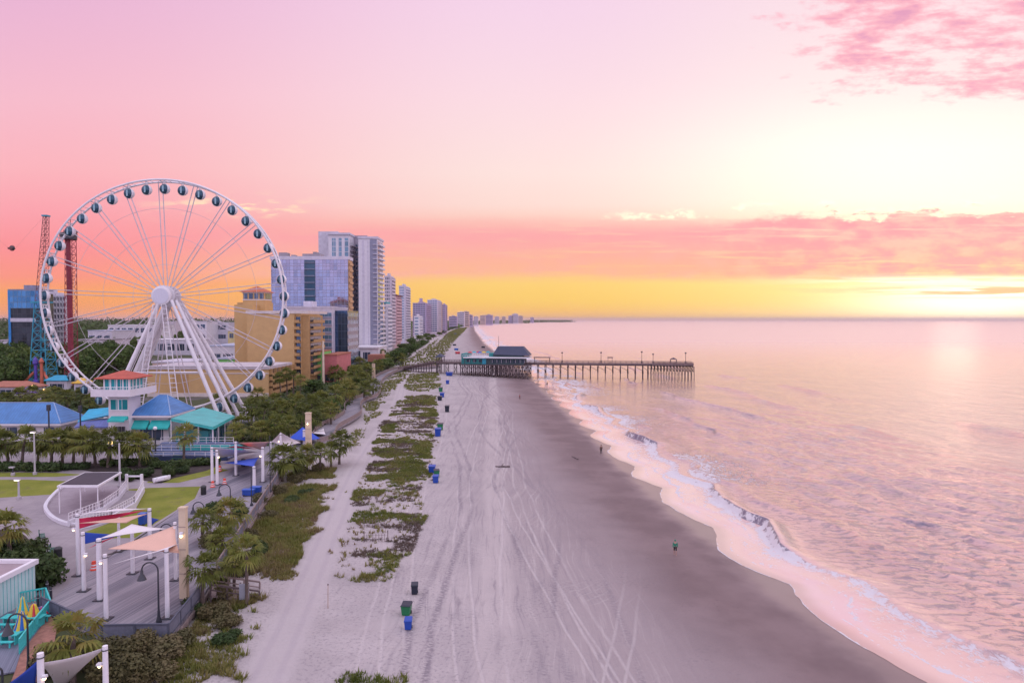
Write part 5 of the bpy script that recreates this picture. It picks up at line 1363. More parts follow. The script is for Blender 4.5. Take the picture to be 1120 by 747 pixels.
# ---- amusement rides on the left
LAT_B = M('turquoise_steel', (0.03, 0.30, 0.42), 0.5); LAT_R = M('rust_red_steel', (0.17, 0.06, 0.06), 0.5); VIO = M('violet_steel', (0.09, 0.06, 0.38), 0.5)
Y0 = 240.0
sl = thing('slingshot_tower', 'tall leaning lattice ride tower with turquoise lower half left of the wheel', 'ride tower', D(48, 422, Y0))
def lattice(b, p0, p1, w0, w1, n, r):
    """square lattice mast between two points"""
    p0, p1 = Vector(p0), Vector(p1)
    c = lambda f: [p0.lerp(p1, f) + Vector((sx, sy, 0)) * lerp(w0, w1, f) / 2 for sx, sy in ((-1, -1), (1, -1), (1, 1), (-1, 1))]
    for i in range(4): b.tube(c(0)[i], c(1)[i], r * 1.6, n=5)
    for k in range(n):
        a, d = c(k / n), c((k + 1) / n)
        for i in range(4):
            j = (i + 1) % 4
            b.tube(a[i], a[j], r, n=4); b.tube(a[i], d[j], r * .8, n=4); b.tube(a[j], d[i], r * .8, n=4)
    return b
g = D(48, 424, Y0); g.z = 2.4
m1 = D(45.5, 330, Y0); m2 = D(50.2, 237, Y0)
lattice(MB(), g, m1, 6.4, 3.0, 9, 0.11).build('lower_mast', LAT_B, sl)
lattice(MB(), m1 + Vector((0, 0, .1)), m2, 2.8, 1.3, 14, 0.055).build('upper_mast', LAT_R, sl)
MB().box(m1.x - 2.4, Y0 - 2.4, m1.z - .5, m1.x + 2.4, Y0 + 2.4, m1.z + .05).box(m2.x - 1, Y0 - 1, m2.z, m2.x + .9, Y0 + 1, m2.z + .5).build('platform', LAT_B, sl)
for sx in (-1, 1):
    MB().tube((g.x + sx * .8, Y0 - 2, 9.5), (g.x + sx * 6.5, Y0 - 5, 2.3), 0.4, 0.5, 8).build('brace_leg', M('coral_steel', (0.55, 0.14, 0.08), 0.5), sl)
MB().lathe((g.x - .6, Y0 - 3.2, 2.4), [(1.0, 0), (1.0, 3), (.5, 3.4), (.5, 8.5), (.9, 9), (.7, 10.4), (.05, 11.4)], 12).build('launch_column', VIO, sl)
MB().lathe((g.x + 1.6, Y0 - 3.4, 2.4), [(.6, 0), (.45, 9), (.8, 9.6), (.3, 10.8), (.02, 11)], 10).build('launch_cone', M('coral_steel', (0.55, 0.14, 0.08), 0.5), sl)
Y0 = 236.0
dt = thing('drop_tower', 'dark red drop tower column seen through the left rim of the wheel', 'ride tower', D(78, 424, Y0))
g = D(78, 424, Y0); g.z = 2.4; tp = D(77, 255, Y0)
b = MB(); b.path([g, Vector((g.x, Y0, tp.z * .5)), Vector((g.x - .2, Y0, tp.z))], [1.0, .85, .75], 8); b.build('column', M('maroon_steel', (0.26, 0.025, 0.05), 0.5), dt)
lattice(MB(), g, tp, 2.9, 2.3, 22, 0.07).build('guide_frame', M('maroon_steel', (0.26, 0.025, 0.05), 0.5), dt)
MB().box(tp.x - 1.5, Y0 - 1.5, tp.z, tp.x + 1.5, Y0 + 1.5, tp.z + .8).tube((tp.x, Y0, tp.z + .8), (tp.x, Y0, Zp(77, 237, Y0)), .22, .07, 6).build('head_frame', LAT_R, dt)
MB().lathe((g.x, Y0, Zp(77, 262, Y0)), [(1.5, 0), (2.6, 0), (2.7, 1.8), (2.3, 2.3), (1.5, 2.3)], 16).build('passenger_ring', DARK_STEEL, dt)
# the launched capsule, on its thin elastic cords
Y0 = 240.0
cp = D(13, 271.5, Y0)
ca_ = thing('ride_capsule', 'small dark ride capsule hanging in mid air at the left edge of the sky', 'ride capsule', cp)
MB().sphere(cp, .8, 12).build('cage', DARK_STEEL, ca_, smooth=True)
MB().torus(cp, .95, .08, 20, 6, 'y').torus(cp + Vector((0, 0, -.2)), .95, .08, 20, 6, 'z').build('roll_hoops', DARK_STEEL, ca_)
MB().box(cp.x - .7, Y0 - 1.2, cp.z - .5, cp.x + .7, Y0 - .8, cp.z + .2).build('seat', LAT_R, ca_)
MB().tube(cp + Vector((1.2, 0, 0)), m2 + Vector((-.6, 0, .2)), 0.015, n=4).tube(cp + Vector((-1.2, 0, 0)), Vector((cp.x - 14, Y0, m2.z)), 0.015, n=4).build('cords', DARK_STEEL, ca_)
# small ride booths
for i, (px, py, Y0, w, h, mt, lb) in enumerate([(62, 420, 232, 7, 3.4, 'pool_blue', 'ride booth with a pool blue roof behind the palms'), (12, 428, 212, 16, 3.2, 'brick_red', 'long low red-roofed ride station at the left edge'), (86, 424, 220, 3, 3.6, 'sun_yellow', 'small ride booth with a yellow roof'), (28, 437, 196, 3.4, 3.0, 'violet_paint', 'violet ticket booth behind the blue roof')]):
    col_ = {'pool_blue': (0.03, 0.32, 0.5), 'brick_red': (0.42, 0.10, 0.07), 'sun_yellow': (0.62, 0.38, 0.04), 'violet_paint': (0.16, 0.08, 0.42)}[mt]
    c = D(px, py, Y0); t = thing('ride_booth', lb, 'booth', (c.x, Y0, 2.4), 'booths among the rides')
    MB().box(c.x - w / 2, Y0, 2.2, c.x + w / 2, Y0 + 4, 2.4 + h).build('wall', LAV, t)
    hip(MB(), c.x - w / 2 - .6, Y0 - .6, c.x + w / 2 + .6, Y0 + 4.6, 2.4 + h + .26, 2.4 + h + 1.8, c.x - w / 4, c.x + w / 4, Y0 + 2).build('roof', M(mt, col_, 0.6), t)
    MB().box(c.x - w / 3, Y0 - .05, 3.4, c.x + w / 3, Y0 + .1, 4.8).build('counter', PANE, t)

# far wooded ridge inland and the far shore
def wood(name, pts, n, size, seed, label=None):
    rng = np.random.default_rng(seed)
    V, Fq = leaf_cloud(pts, n, size, rng, fill=0.75)
    o = np_mesh(name, V, Fq, LEAF_TREE); o['kind'] = 'stuff'; return o
rng = np.random.default_rng(5); cl = []
for i in range(260):
    Y = 900 * 1.9 ** (rng.random() * 2.2); px = rng.uniform(-60, 330); x = X(px, Y)
    r = rng.uniform(9, 16) * (1 + Y / 2500); cl.append(((x, Y, 2 + r * .35), (r * 2.2, r * 1.5, r * .75)))
wood('inland_woods', cl, 26000, 2.6, 3)
cl = []
for i in range(150):
    Y = rng.uniform(1900, 9300); x = float(wl(np.array([Y]))[0]) - rng.uniform(80, 420); r = 11 + Y / 700
    cl.append(((x, Y, 2 + r * .3), (r * 4, r * 3, r * .6)))
for i in range(110):
    Y = rng.uniform(5500, 9400); x = float(wl(np.array([Y]))[0]) - rng.uniform(10, 1100); r = 15
    cl.append(((x, Y, 3), (90, 60, r * rng.uniform(.5, .9))))
wood('far_shore_woods', cl, 9000, 9.0, 4)
# ------------------------------------------------------------------ restaurant below the wheel
def seam_roof(name, col, rough=0.45, step=0.55, ax=0):
    m, T, b = newmat(name)
    x, y, z = T.sep(T.pos())
    h = T.m('FRACT', T.m('DIVIDE', x if ax == 0 else y, step))
    s = T.m('LESS_THAN', h, 0.09)
    n = T.noise(T.pos(), 0.35, 4.0); n2 = T.noise(T.xyz(T.m('MULTIPLY', x, 3.0 if ax == 0 else .3), T.m('MULTIPLY', y, .3 if ax == 0 else 3.0), z), 1.0, 3.0)
    c = T.mix(T.sm(T.m('ADD', T.m('MULTIPLY', n, .6), T.m('MULTIPLY', n2, .4)), .3, .7), tuple(v * .8 for v in col), tuple(min(1, v * 1.18) for v in col))
    T.put(b.inputs['Base Color'], T.mix(T.m('MULTIPLY', s, .6), c, tuple(v * .5 for v in col)))
    b.inputs['Roughness'].default_value = rough
    return m
BLUE_ROOF = seam_roof('blue_seam_roof', (0.06, 0.20, 0.46)); TEAL_ROOF = seam_roof('teal_seam_roof', (0.05, 0.42, 0.40), ax=1); CYAN_ROOF = seam_roof('cyan_seam_roof', (0.02, 0.40, 0.62), ax=1)
AQUA = M('aqua_paint', (0.06, 0.48, 0.46), 0.55); AQUA_GL = glass('aqua_glass', (0.02, 0.30, 0.34), (1.1, 9), (0.7, 0.7, 0.72), 0.1, 0.3, 0.1, 0.6)
FASCIA = M('white_fascia', (0.72, 0.68, 0.72), 0.6, var=0.06)
DARK_IN = M('dark_interior', (0.03, 0.03, 0.04), 0.8)
rs_ = thing('restaurant', 'white beach restaurant with blue and teal hip roofs and a red-topped lookout tower', 'restaurant', (-74, 136, 2.5))
# lookout tower
TX0, TX1, TY0, TY1 = X(117, 130), X(139, 130), 130.0, 134.2
zr = Zp(131, 413, 131); zap = Zp(131, 405, 132); zb2 = Zp(125, 425, 130); zb1 = Zp(125, 432.5, 130)
tw = MB(); cx, cy = (TX0 + TX1) / 2, (TY0 + TY1) / 2
for i, (z0, z1, k0, k1) in enumerate([(2.4, 7.5, 1.18, 1.0), (7.5, zb1, 1.0, 1.0)]):
    n = len(tw.v)
    for z_, k_ in ((z0, k0), (z1, k1)):
        for sx, sy in ((-1, -1), (1, -1), (1, 1), (-1, 1)): tw.v.append((cx + sx * (TX1 - TX0) / 2 * k_, cy + sy * 2.1 * k_, z_))
    for j in range(4): tw.f.append((n + j, n + (j + 1) % 4, n + 4 + (j + 1) % 4, n + 4 + j))
tw_o = tw.build('lookout_tower', FASCIA, rs_)
bx0, bx1, by0, by1 = X(106, 130), X(149, 130), 127.6, 137.0
MB().box(bx0, by0, zb1, bx1, by1, zb1 + .35).box(bx0, by0, zb1 + .35, bx1, by0 + .12, zb2).box(bx1 - .12, by0 + .12, zb1 + .35, bx1, by1, zb2).box(bx0, by0 + .12, zb1 + .35, bx0 + .12, by1, zb2).build('balcony', FASCIA, tw_o)
b = MB()
for i in range(22):
    xx = lerp(bx0, bx1, i / 21); b.tube((xx, by0 + .06, zb2), (xx, by0 + .06, zb2 + .5), .03, n=4)
    yy = lerp(by0, by1, i / 21); b.tube((bx1 - .06, yy, zb2), (bx1 - .06, yy, zb2 + .5), .03, n=4)
b.tube((bx0, by0 + .06, zb2 + .5), (bx1, by0 + .06, zb2 + .5), .05, n=5).tube((bx1 - .06, by0, zb2 + .5), (bx1 - .06, by1, zb2 + .5), .05, n=5)
b.build('balcony_railing', WHITE, tw_o)
cx0, cx1 = X(114, 131), X(143, 131)
MB().box(cx0 + .25, 130.4, zb1 + .36, cx1 - .25, 135.4, zr - .2).build('cabin_glazing', AQUA_GL, tw_o)
b = MB()
for i in range(5):
    xx = lerp(cx0 + .15, cx1 - .15, i / 4); b.box(xx - .12, 130.28, zb1 + .36, xx + .12, 130.52, zr - .15); b.box(cx1 - .36, lerp(130.3, 135.2, i / 4), zb1 + .36, cx1 - .13, lerp(130.3, 135.2, i / 4) + .22, zr - .15)
b.build('cabin_posts', WHITE, tw_o)
RED_ROOF = M('red_tile_roof', (0.44, 0.09, 0.055), 0.65, var=0.2, scale=1.2)
b = MB(); pyramid(b, cx0 - 1.1, 129.2, cx1 + 1.1, 136.6, zr, zap); b.box(cx0 - 1.1, 129.2, zr - .18, cx1 + 1.1, 136.6, zr - .002); b.build('tower_roof', RED_ROOF, tw_o)
wz0, wz1 = Zp(128, 448, 130), Zp(128, 437, 130)
tw_w = MB().box(X(119, 130), TY0 - .06, wz0, X(138, 130), TY0 + .05, wz1).build('tower_window', AQUA_GL, tw_o)
MB().box(X(118.4, 130), TY0 - .16, wz0 - .22, X(138.6, 130), TY0 - .07, wz0).box(X(118.4, 130), TY0 - .16, wz1, X(138.6, 130), TY0 - .07, wz1 + .2).box(X(128, 130) - .12, TY0 - .14, wz0, X(128, 130) + .12, TY0 - .07, wz1).build('window_trim', WHITE, tw_w)
def awning(px0, px1, py0, py1, Y, parent, depth=1.4):
    a0, a1 = X(px0, Y), X(px1, Y); z1, z0 = Zp(px0, py0, Y), Zp(px0, py1, Y - depth)
    b = MB()
    b.quad((a0, Y - .03, z1), (a1, Y - .03, z1), (a1, Y - depth, z0), (a0, Y - depth, z0)).quad((a0, Y - depth, z0), (a1, Y - depth, z0), (a1, Y - depth, z0 - .3), (a0, Y - depth, z0 - .3))
    b.quad((a0, Y - .03, z1), (a0, Y - depth, z0), (a0, Y - .03, z0)).quad((a1, Y - .03, z1), (a1, Y - depth, z0), (a1, Y - .03, z0)).quad((a0, Y - .04, z1 - .06), (a1, Y - .04, z1 - .06), (a1, Y - depth + .05, z0 - .06), (a0, Y - depth + .05, z0 - .06))
    return b.build('awning', M('aqua_canvas', (0.03, 0.46, 0.42), 0.7), parent)
awning(120, 138.5, 455, 460, 129.2, rs_)
# grouped small panes and door at the tower foot
b = MB()
for r_ in range(2):
    for c_ in range(3): b.box(X(123 + c_ * 4, 129.3), 129.25, 4.0 + r_ * 1.25, X(126 + c_ * 4, 129.3), 129.45, 5.0 + r_ * 1.25)
b.build('ground_window', DARK_IN, rs_)
# right hall
zE = Zp(160, 454, 131); hx0, hx1 = X(137, 131), X(185, 131)
MB().box(hx0 + 1, 132, 2.4, hx1 - .9, 140.4, zE - .25).build('hall_wall', FASCIA, rs_)
hr = MB(); hip(hr, hx0, 131, hx1, 141.2, zE, Zp(177, 432, 136.2), lerp(hx0, hx1, .42), lerp(hx0, hx1, .62), 136.2); hr.build('hall_roof', BLUE_ROOF, rs_)
zpk = Zp(177, 432, 136.2)
b = MB()
for p0, p1 in (((hx0, 131, zE), (lerp(hx0, hx1, .42), 136.2, zpk)), ((hx1, 131, zE), (lerp(hx0, hx1, .62), 136.2, zpk)), ((hx1, 141.2, zE), (lerp(hx0, hx1, .62), 136.2, zpk)), ((lerp(hx0, hx1, .42), 136.2, zpk), (lerp(hx0, hx1, .62), 136.2, zpk))):
    b.tube(Vector(p0) + Vector((0, 0, .04)), Vector(p1) + Vector((0, 0, .04)), .09, n=5)
b.build('ridge_caps', M('pale_blue_cap', (0.30, 0.42, 0.62), 0.5), rs_)
MB().box(hx0, 130.95, zE - .52, hx1 + .05, 131.1, zE - .1).box(hx1 - .1, 131.1, zE - .52, hx1 + .05, 141.2, zE - .1).build('eaves_board', FASCIA, rs_)
MB().box(hx0 + 2, 131.94, 3.2, hx1 - 2, 132.1, 5.6).build('dining_window', PANE, rs_)
awning(142, 162, 459.5, 468, 131.9, rs_); awning(164, 186, 459.5, 468, 131.9, rs_)
# teal dining veranda
A, B_, C_, Dd = D(187, 457.5, 127.5), D(232.7, 467, 124.5), D(256.5, 454.6, 138), D(222, 445.5, 141)
b = MB()
for off in (0, -.22): b.quad(*[p + Vector((0, 0, off)) for p in (A, B_, C_, Dd)])
for p, q in ((A, B_), (B_, C_), (C_, Dd), (Dd, A)): b.quad(p, q, q + Vector((0, 0, -.22)), p + Vector((0, 0, -.22)))
b.build('veranda_roof', TEAL_ROOF, rs_)
b = MB()
for p, q in ((A, B_), (B_, C_)): b.beam(p + Vector((0, -.05, -.36)), q + Vector((0, -.05, -.36)), .22)
b.build('veranda_fascia', AQUA, rs_)
for f in (0.0, 0.33, 0.66, 1.0):
    p = A.lerp(B_, f) + Vector((-.3, .5, -.35)); MB().box(p.x - .1, p.y, 2.4, p.x + .1, p.y + .2, p.z).build('veranda_post', FASCIA, rs_)
for f in (0.3, 0.6, 0.95):
    p = B_.lerp(C_, f) + Vector((-.4, .1, -.35)); MB().box(p.x - .1, p.y, 2.4, p.x + .1, p.y + .2, p.z).build('veranda_post', FASCIA, rs_)
q0, q1, q2 = A + Vector((0, 1.6, 0)), B_ + Vector((-1.6, 1.6, 0)), C_ + Vector((-1.8, -.5, 0))
MB().prism([q0.xy, q1.xy, q2.xy, (Dd.x, Dd.y - .6)], 2.4, A.z - 2.2).build('veranda_inner_wall', M('deep_teal_paint', (0.03, 0.22, 0.24), 0.7), rs_)
b = MB()
for i in range(9):
    a = (B_ + Vector((-1.1, .8, 0))).lerp(C_ + Vector((-1.3, -.6, 0)), (i + .2) / 9); c = (B_ + Vector((-1.1, .8, 0))).lerp(C_ + Vector((-1.3, -.6, 0)), (i + .75) / 9)
    b.slab(a, c, .1, 3.6, 5.4)
b.build('veranda_windows', PANE_BLUE, rs_)
# left hall and cyan link
lx0, lx1 = -117.0, X(64, 134); zl = Zp(62, 463, 134)
MB().box(lx0 + 1, 135, 2.4, lx1 - .9, 141.6, zl - .25).build('left_hall_wall', FASCIA, rs_)
hip(MB(), lx0, 134, lx1, 142.6, zl, Zp(56, 440.5, 138.2), lx0 + 5, X(57, 138.2), 138.2).build('left_hall_roof', BLUE_ROOF, rs_)
b = MB(); pk = Vector((X(57, 138.2), 138.2, Zp(56, 440.5, 138.2) + .04))
b.tube((lx1, 134, zl + .04), pk, .09, n=5).tube((lx1, 142.6, zl + .04), pk, .09, n=5).tube(pk, (lx0 + 5, 138.2, pk.z), .09, n=5); b.build('ridge_caps', M('pale_blue_cap', (0.30, 0.42, 0.62), 0.5), rs_)
MB().box(lx0, 133.92, zl - .5, lx1 + .05, 134.05, zl - .1).box(lx1 - .08, 134.05, zl - .5, lx1 + .05, 142.6, zl - .1).build('eaves_board', FASCIA, rs_)
b = MB()
for i in range(7): a = lerp(lx0 + 3, lx1 - 3, i / 6); b.box(a - 1, 134.93, 3.3, a + 1, 135.1, 5.2)
b.build('left_hall_windows', PANE, rs_)
kx0, kx1 = X(85, 136), X(117, 133)
MB().box(kx0 + .2, 136, 2.4, kx1, 140.5, 6.2).build('link_wall', FASCIA, rs_)
k0, k1 = 6.3, Zp(100, 446, 139)
b = MB()
for o_ in (0, -.2):
    b.quad((kx0, 135.2, k0 + o_), (kx1, 135.2, k0 + 1.6 + o_), (kx1, 139, k1 + .4 + o_), (kx0, 139, k1 - .3 + o_)).quad((kx0, 139, k1 - .3 + o_), (kx1, 139, k1 + .4 + o_), (kx1, 142, k0 + 1.6 + o_), (kx0, 142, k0 + o_))
b.build('link_roof', CYAN_ROOF, rs_)
b = MB(); b.quad((kx0 + .4, 133.6, 5.5), (kx1, 133.6, 5.5), (kx1, 135.18, 6.9), (kx0 + .4, 135.18, 6.3)).quad((kx0 + .4, 133.6, 5.35), (kx1, 133.6, 5.35), (kx1, 135.18, 6.75), (kx0 + .4, 135.18, 6.15)); b.build('link_porch_roof', seam_roof('slate_blue_seam_roof', (0.12, 0.16, 0.42)), rs_)
for i, (px, py) in enumerate(((53, 451), (87.5, 452))):
    c = D(px, py, 133.2); f = thing('roof_speaker_post', 'black speaker post standing before the big blue roof, %s from the left' % ORD[i], 'post', (c.x, 133.2, 2.5), 'speaker posts')
    MB().box(c.x - .1, 133.1, 2.45, c.x + .1, 133.3, c.z + 1.0).build('post', DARK_STEEL, f); MB().box(c.x - .28, 132.95, c.z + .3, c.x + .28, 133.45, c.z + 1.5).build('speaker', DARK_STEEL, f)
# terrace: stepped blue-grey platforms and rails before the veranda
TER = plank_mat('terrace_planks', (0.10, 0.13, 0.24), (0.20, 0.24, 0.38), 0.17, 0.985, 0.3)
te = thing('terrace', 'blue grey stepped terrace with white rails before the teal roof', 'terrace', (-62, 119, 2.5))
for k in range(5):
    y0 = 116.2 + k * 1.55; MB().box(X(158, 118), y0, 2.45, X(252 - k * 2, 118), 124.0 - (0.002 * k), 2.85 + k * .36).build('step_platform', TER, te)
def railing(p0, p1, h, mat, parent, name='railing', post=0.05, n=None, rails=(1.0, .55), base=0.0):
    b = MB(); p0, p1 = Vector(p0), Vector(p1); L = (p1 - p0).length; n = n or max(2, int(L / 1.6))
    for i in range(n + 1):
        q = p0.lerp(p1, i / n); b.tube(q - Vector((0, 0, base)), q + Vector((0, 0, h)), post, n=5)
    for r_ in rails: b.tube(p0 + Vector((0, 0, h * r_)), p1 + Vector((0, 0, h * r_)), post * .8, n=5)
    return b.build(name, mat, parent)
for k in (0, 2, 4):
    y0 = 116.3 + k * 1.55; z0 = 2.85 + k * .36
    railing((X(159, 118), y0, z0), (X(250 - k * 2, 118), y0, z0), 1.05, WHITE_STEEL, te)
MB().box(X(158, 118), 115.9, 2.45, X(252, 118), 116.1, 3.25).build('front_wall', M('navy_paint', (0.03, 0.05, 0.12), 0.7), te)
MB().box(X(196, 118) - 1, 119.5, 3.6, X(196, 118) + 10, 119.7, 4.5).build('counter', AQUA, te)

# ------------------------------------------------------------------ boardwalk
DECK = plank_mat('boardwalk_planks', (0.135, 0.13, 0.165), (0.36, 0.325, 0.355))
WOOD = M('weathered_wood', (0.26, 0.20, 0.19), 0.85, var=0.25, scale=2.5)
WOOD_D = M('dark_weathered_wood', (0.13, 0.10, 0.10), 0.85, var=0.25, scale=2.5)
dk = [P(45, 668), P(111, 700), P(184.5, 699), P(222, 651), P(312, 512.5), P(346, 483), P(337, 474), P(318, 474), P(285, 490), P(215, 545), P(150, 590), P(80, 634)]
bw = thing('boardwalk_deck', 'wide grey plank boardwalk deck under the coloured sails', 'boardwalk', (dk[1].x, dk[1].y, 2.5))
MB().prism([(p.x, p.y) for p in dk], 2.28, 2.53).build('planking', DECK, bw)
e0, e1, e2, e3, e4 = dk[0], dk[1], dk[2], dk[3], dk[4]
b = MB()
for p, q in ((e0, e1), (e1, e2), (e2, e3), (e3, e4)): b.slab(p, q, .3, 1.9, 2.27)
b.build('edge_beam', WOOD, bw)
b = MB()
for p, q in ((e1, e2), (e2, e3), (e3, e4)):
    n = max(2, int((q - p).length / 3))
    for i in range(n):
        c = p.lerp(q, (i + .3) / n); b.box(c.x - .15, c.y - .15, .6, c.x + .15, c.y + .15, 1.9)
b.build('piles', WOOD_D, bw)
RAILD = M('rail_paint', (0.09, 0.10, 0.14), 0.6); RAILP = M('rail_mesh_panel', (0.16, 0.17, 0.23), 0.6, var=0.2, scale=3)
def deck_rail(p, q, parent, h=1.1, mesh=True, postw=.12, mat=None):
    mat = mat or RAILD
    L = (q - p).length; n = max(1, int(L / 2.4)); z = 2.53
    for i in range(n):
        a, c = p.lerp(q, i / n), p.lerp(q, (i + 1) / n)
        b = MB(); b.box(a.x - postw / 2, a.y - postw / 2, z, a.x + postw / 2, a.y + postw / 2, z + h)
        b.beam((a.x, a.y, z + h + .03), (c.x, c.y, z + h + .03), .12).beam((a.x, a.y, z + .15), (c.x, c.y, z + .15), .09)
        o = b.build('rail_bay', mat, parent)
        if mesh:
            d = (c - a) * .04; MB().slab(a + d, c - d, .03, z + .22, z + h - .06).build('infill', RAILP, o)
deck_rail(e1, e2, bw); deck_rail(e2, e3.lerp(e2, .08), bw); deck_rail(e3.lerp(e4, .10), e4, bw, mat=WOOD); deck_rail(e0, e1, bw)
# beach steps from the deck
s0 = dk[3] + Vector((.3, 1.0, 0))
stp = thing('beach_steps', 'wooden steps and ramp leading from the deck down to the sand', 'steps', (s0.x, s0.y, 2.3))
dr = Vector((.94, .34, 0)).normalized(); nr = Vector((-dr.y, dr.x, 0))
b = MB()
for i in range(9):
    a = s0 + dr * (i * .42); zt_ = 2.5 - i * .13
    b.prism([(a - nr * 1.1).xy, (a + dr * .44 - nr * 1.1).xy, (a + dr * .44 + nr * 1.1).xy, (a + nr * 1.1).xy], zt_ - .22, zt_ - .001 * i)
b.build('treads', WOOD, stp)
for sg in (-1, 1):
    a = s0 + nr * 1.15 * sg; c = a + dr * 4.0; b = MB()
    for i in range(4):
        q = a.lerp(c, i / 3); b.box(q.x - .06, q.y - .06, gz(q.x, q.y) - .3, q.x + .06, q.y + .06, 3.5 - i * .39)
    b.beam((a.x, a.y, 3.5), (c.x, c.y, 2.35), .14).beam((a.x, a.y, 3.0), (c.x, c.y, 1.85), .08)
    b.build('handrail', WOOD if sg > 0 else WOOD_D, stp)
g = GG(267, 660)
bs = thing('beach_notice_board', 'small grey notice panel on posts at the foot of the beach steps', 'notice board', (g.x, g.y, g.z))
MB().box(g.x - .42, g.y - .04, g.z + .35, g.x + .42, g.y + .04, g.z + 1.75).build('panel', M('panel_grey', (0.34, 0.36, 0.42), 0.5), bs)
for sx in (-.36, .36): MB().box(g.x + sx - .05, g.y + .041, g.z - .3, g.x + sx + .05, g.y + .13, g.z + 1.8).build('post', WOOD_D, bs)
# winding beach walk on to the pier
pth = [(338, 484), (352, 480), (359, 469), (376, 459.5), (386, 452.5), (385.5, 445), (391, 438.5), (404, 434), (409.5, 428), (410, 420), (417, 412.5), (431, 406), (448, 402.5), (478, 400.8)]
pw = [P(*p) for p in pth]
def smooth_poly(pts, n=5):
    out = []
    for i in range(len(pts) - 1):
        p0, p1, p2, p3 = pts[max(i - 1, 0)], pts[i], pts[i + 1], pts[min(i + 2, len(pts) - 1)]
        for k in range(n):
            t = k / n
            out.append(.5 * ((2 * p1) + (p2 - p0) * t + (2 * p0 - 5 * p1 + 4 * p2 - p3) * t * t + (3 * p1 - p0 - 3 * p2 + p3) * t ** 3))
    return out + [pts[-1]]
pw = smooth_poly(pw)
wk = thing('beach_walkway', 'narrow winding plank walk with brown side rails running to the pier', 'walkway', (pw[0].x, pw[0].y, 2.5))
def ribbon(pts, w, z0, z1, offs=0.0):
    b = MB(); n = len(pts); L = []; Rr = []
    for i, p in enumerate(pts):
        d = (pts[min(i + 1, n - 1)] - pts[max(i - 1, 0)]); d.z = 0; d.normalize(); m_ = Vector((d.y, -d.x, 0)); c = p + m_ * offs
        L.append(c - m_ * w / 2); Rr.append(c + m_ * w / 2)
    base = 0
    for i in range(n):
        for q, z in ((L[i], z0), (Rr[i], z0), (Rr[i], z1), (L[i], z1)): b.v.append((q.x, q.y, z))
    for i in range(n - 1):
        for k_ in range(4): a, c = i * 4 + k_, i * 4 + (k_ + 1) % 4; b.f.append((a, c, c + 4, a + 4))
    b.f += [(0, 1, 2, 3), tuple((n - 1) * 4 + k_ for k_ in (3, 2, 1, 0))]
    return b
ribbon(pw, 4.2, 2.2, 2.56).build('planking', DECK, wk)
for sg in (-1, 1):
    ribbon(pw, .12, 3.45, 3.6, 2.15 * sg).build('top_rail', WOOD, wk); ribbon(pw, .06, 2.62, 3.4, 2.15 * sg).build('rail_boards', WOOD, wk)

# ------------------------------------------------------------------ shade sails
SAILW = M('white_sail_cloth', (0.74, 0.70, 0.72), 0.8, var=0.05); SAILR = M('red_sail_cloth', (0.66, 0.03, 0.10), 0.8, var=0.08); SAILB = M('blue_sail_cloth', (0.02, 0.08, 0.50), 0.8, var=0.08); SAILP = M('peach_sail_cloth', (0.70, 0.44, 0.34), 0.8, var=0.05)
def sail(label, pts, mat, sag=0.25, cave=0.13, group='coloured shade sails'):
    """three- or four-cornered tensioned cloth with hollowed edges, 2 cm thick"""
    pts = [Vector(p) for p in pts]; k = len(pts); N = 10
    c = sum(pts, Vector()) / k
    V = []; Fc = []
    if k == 3:
        A_, Bq, Cq = pts
        idx = {}
        for i in range(N + 1):
            for j in range(N + 1 - i):
                u, v = i / N, j / N; w = 1 - u - v
                p = A_ * w + Bq * u + Cq * v
                e = 4 * cave * (w * u * (1 - v) * 1.0 + u * v * (1 - w) + v * w * (1 - u)) * max(0, 1 - 27 * w * u * v * 0.9)
                p = p.lerp(c, min(.6, e)); p.z -= sag * 27 * w * u * v * .25
                idx[i, j] = len(V); V.append(p)
        for i in range(N):
            for j in range(N - i):
                Fc.append((idx[i, j], idx[i + 1, j], idx[i, j + 1]))
                if i + j < N - 1: Fc.append((idx[i + 1, j], idx[i + 1, j + 1], idx[i, j + 1]))
    else:
        for i in range(N + 1):
            for j in range(N + 1):
                u, v = i / N, j / N
                p = pts[0] * (1 - u) * (1 - v) + pts[1] * u * (1 - v) + pts[2] * u * v + pts[3] * (1 - u) * v
                e = cave * 4 * max(u * (1 - u) * (2 * abs(v - .5)) ** 2, v * (1 - v) * (2 * abs(u - .5)) ** 2)
                p = p.lerp(c, min(.6, e)); p.z -= sag * 16 * u * (1 - u) * v * (1 - v) * .4; V.append(p)
        for i in range(N):
            for j in range(N):
                q = i * (N + 1) + j; Fc.append((q, q + N + 1, q + N + 2, q + 1))
    b = MB().add(V, Fc); o = b.build('shade_sail', mat, smooth='all')
    m = o.modifiers.new('cloth', 'SOLIDIFY'); m.thickness = 0.02
    return tag(o, label, 'shade sail', group)
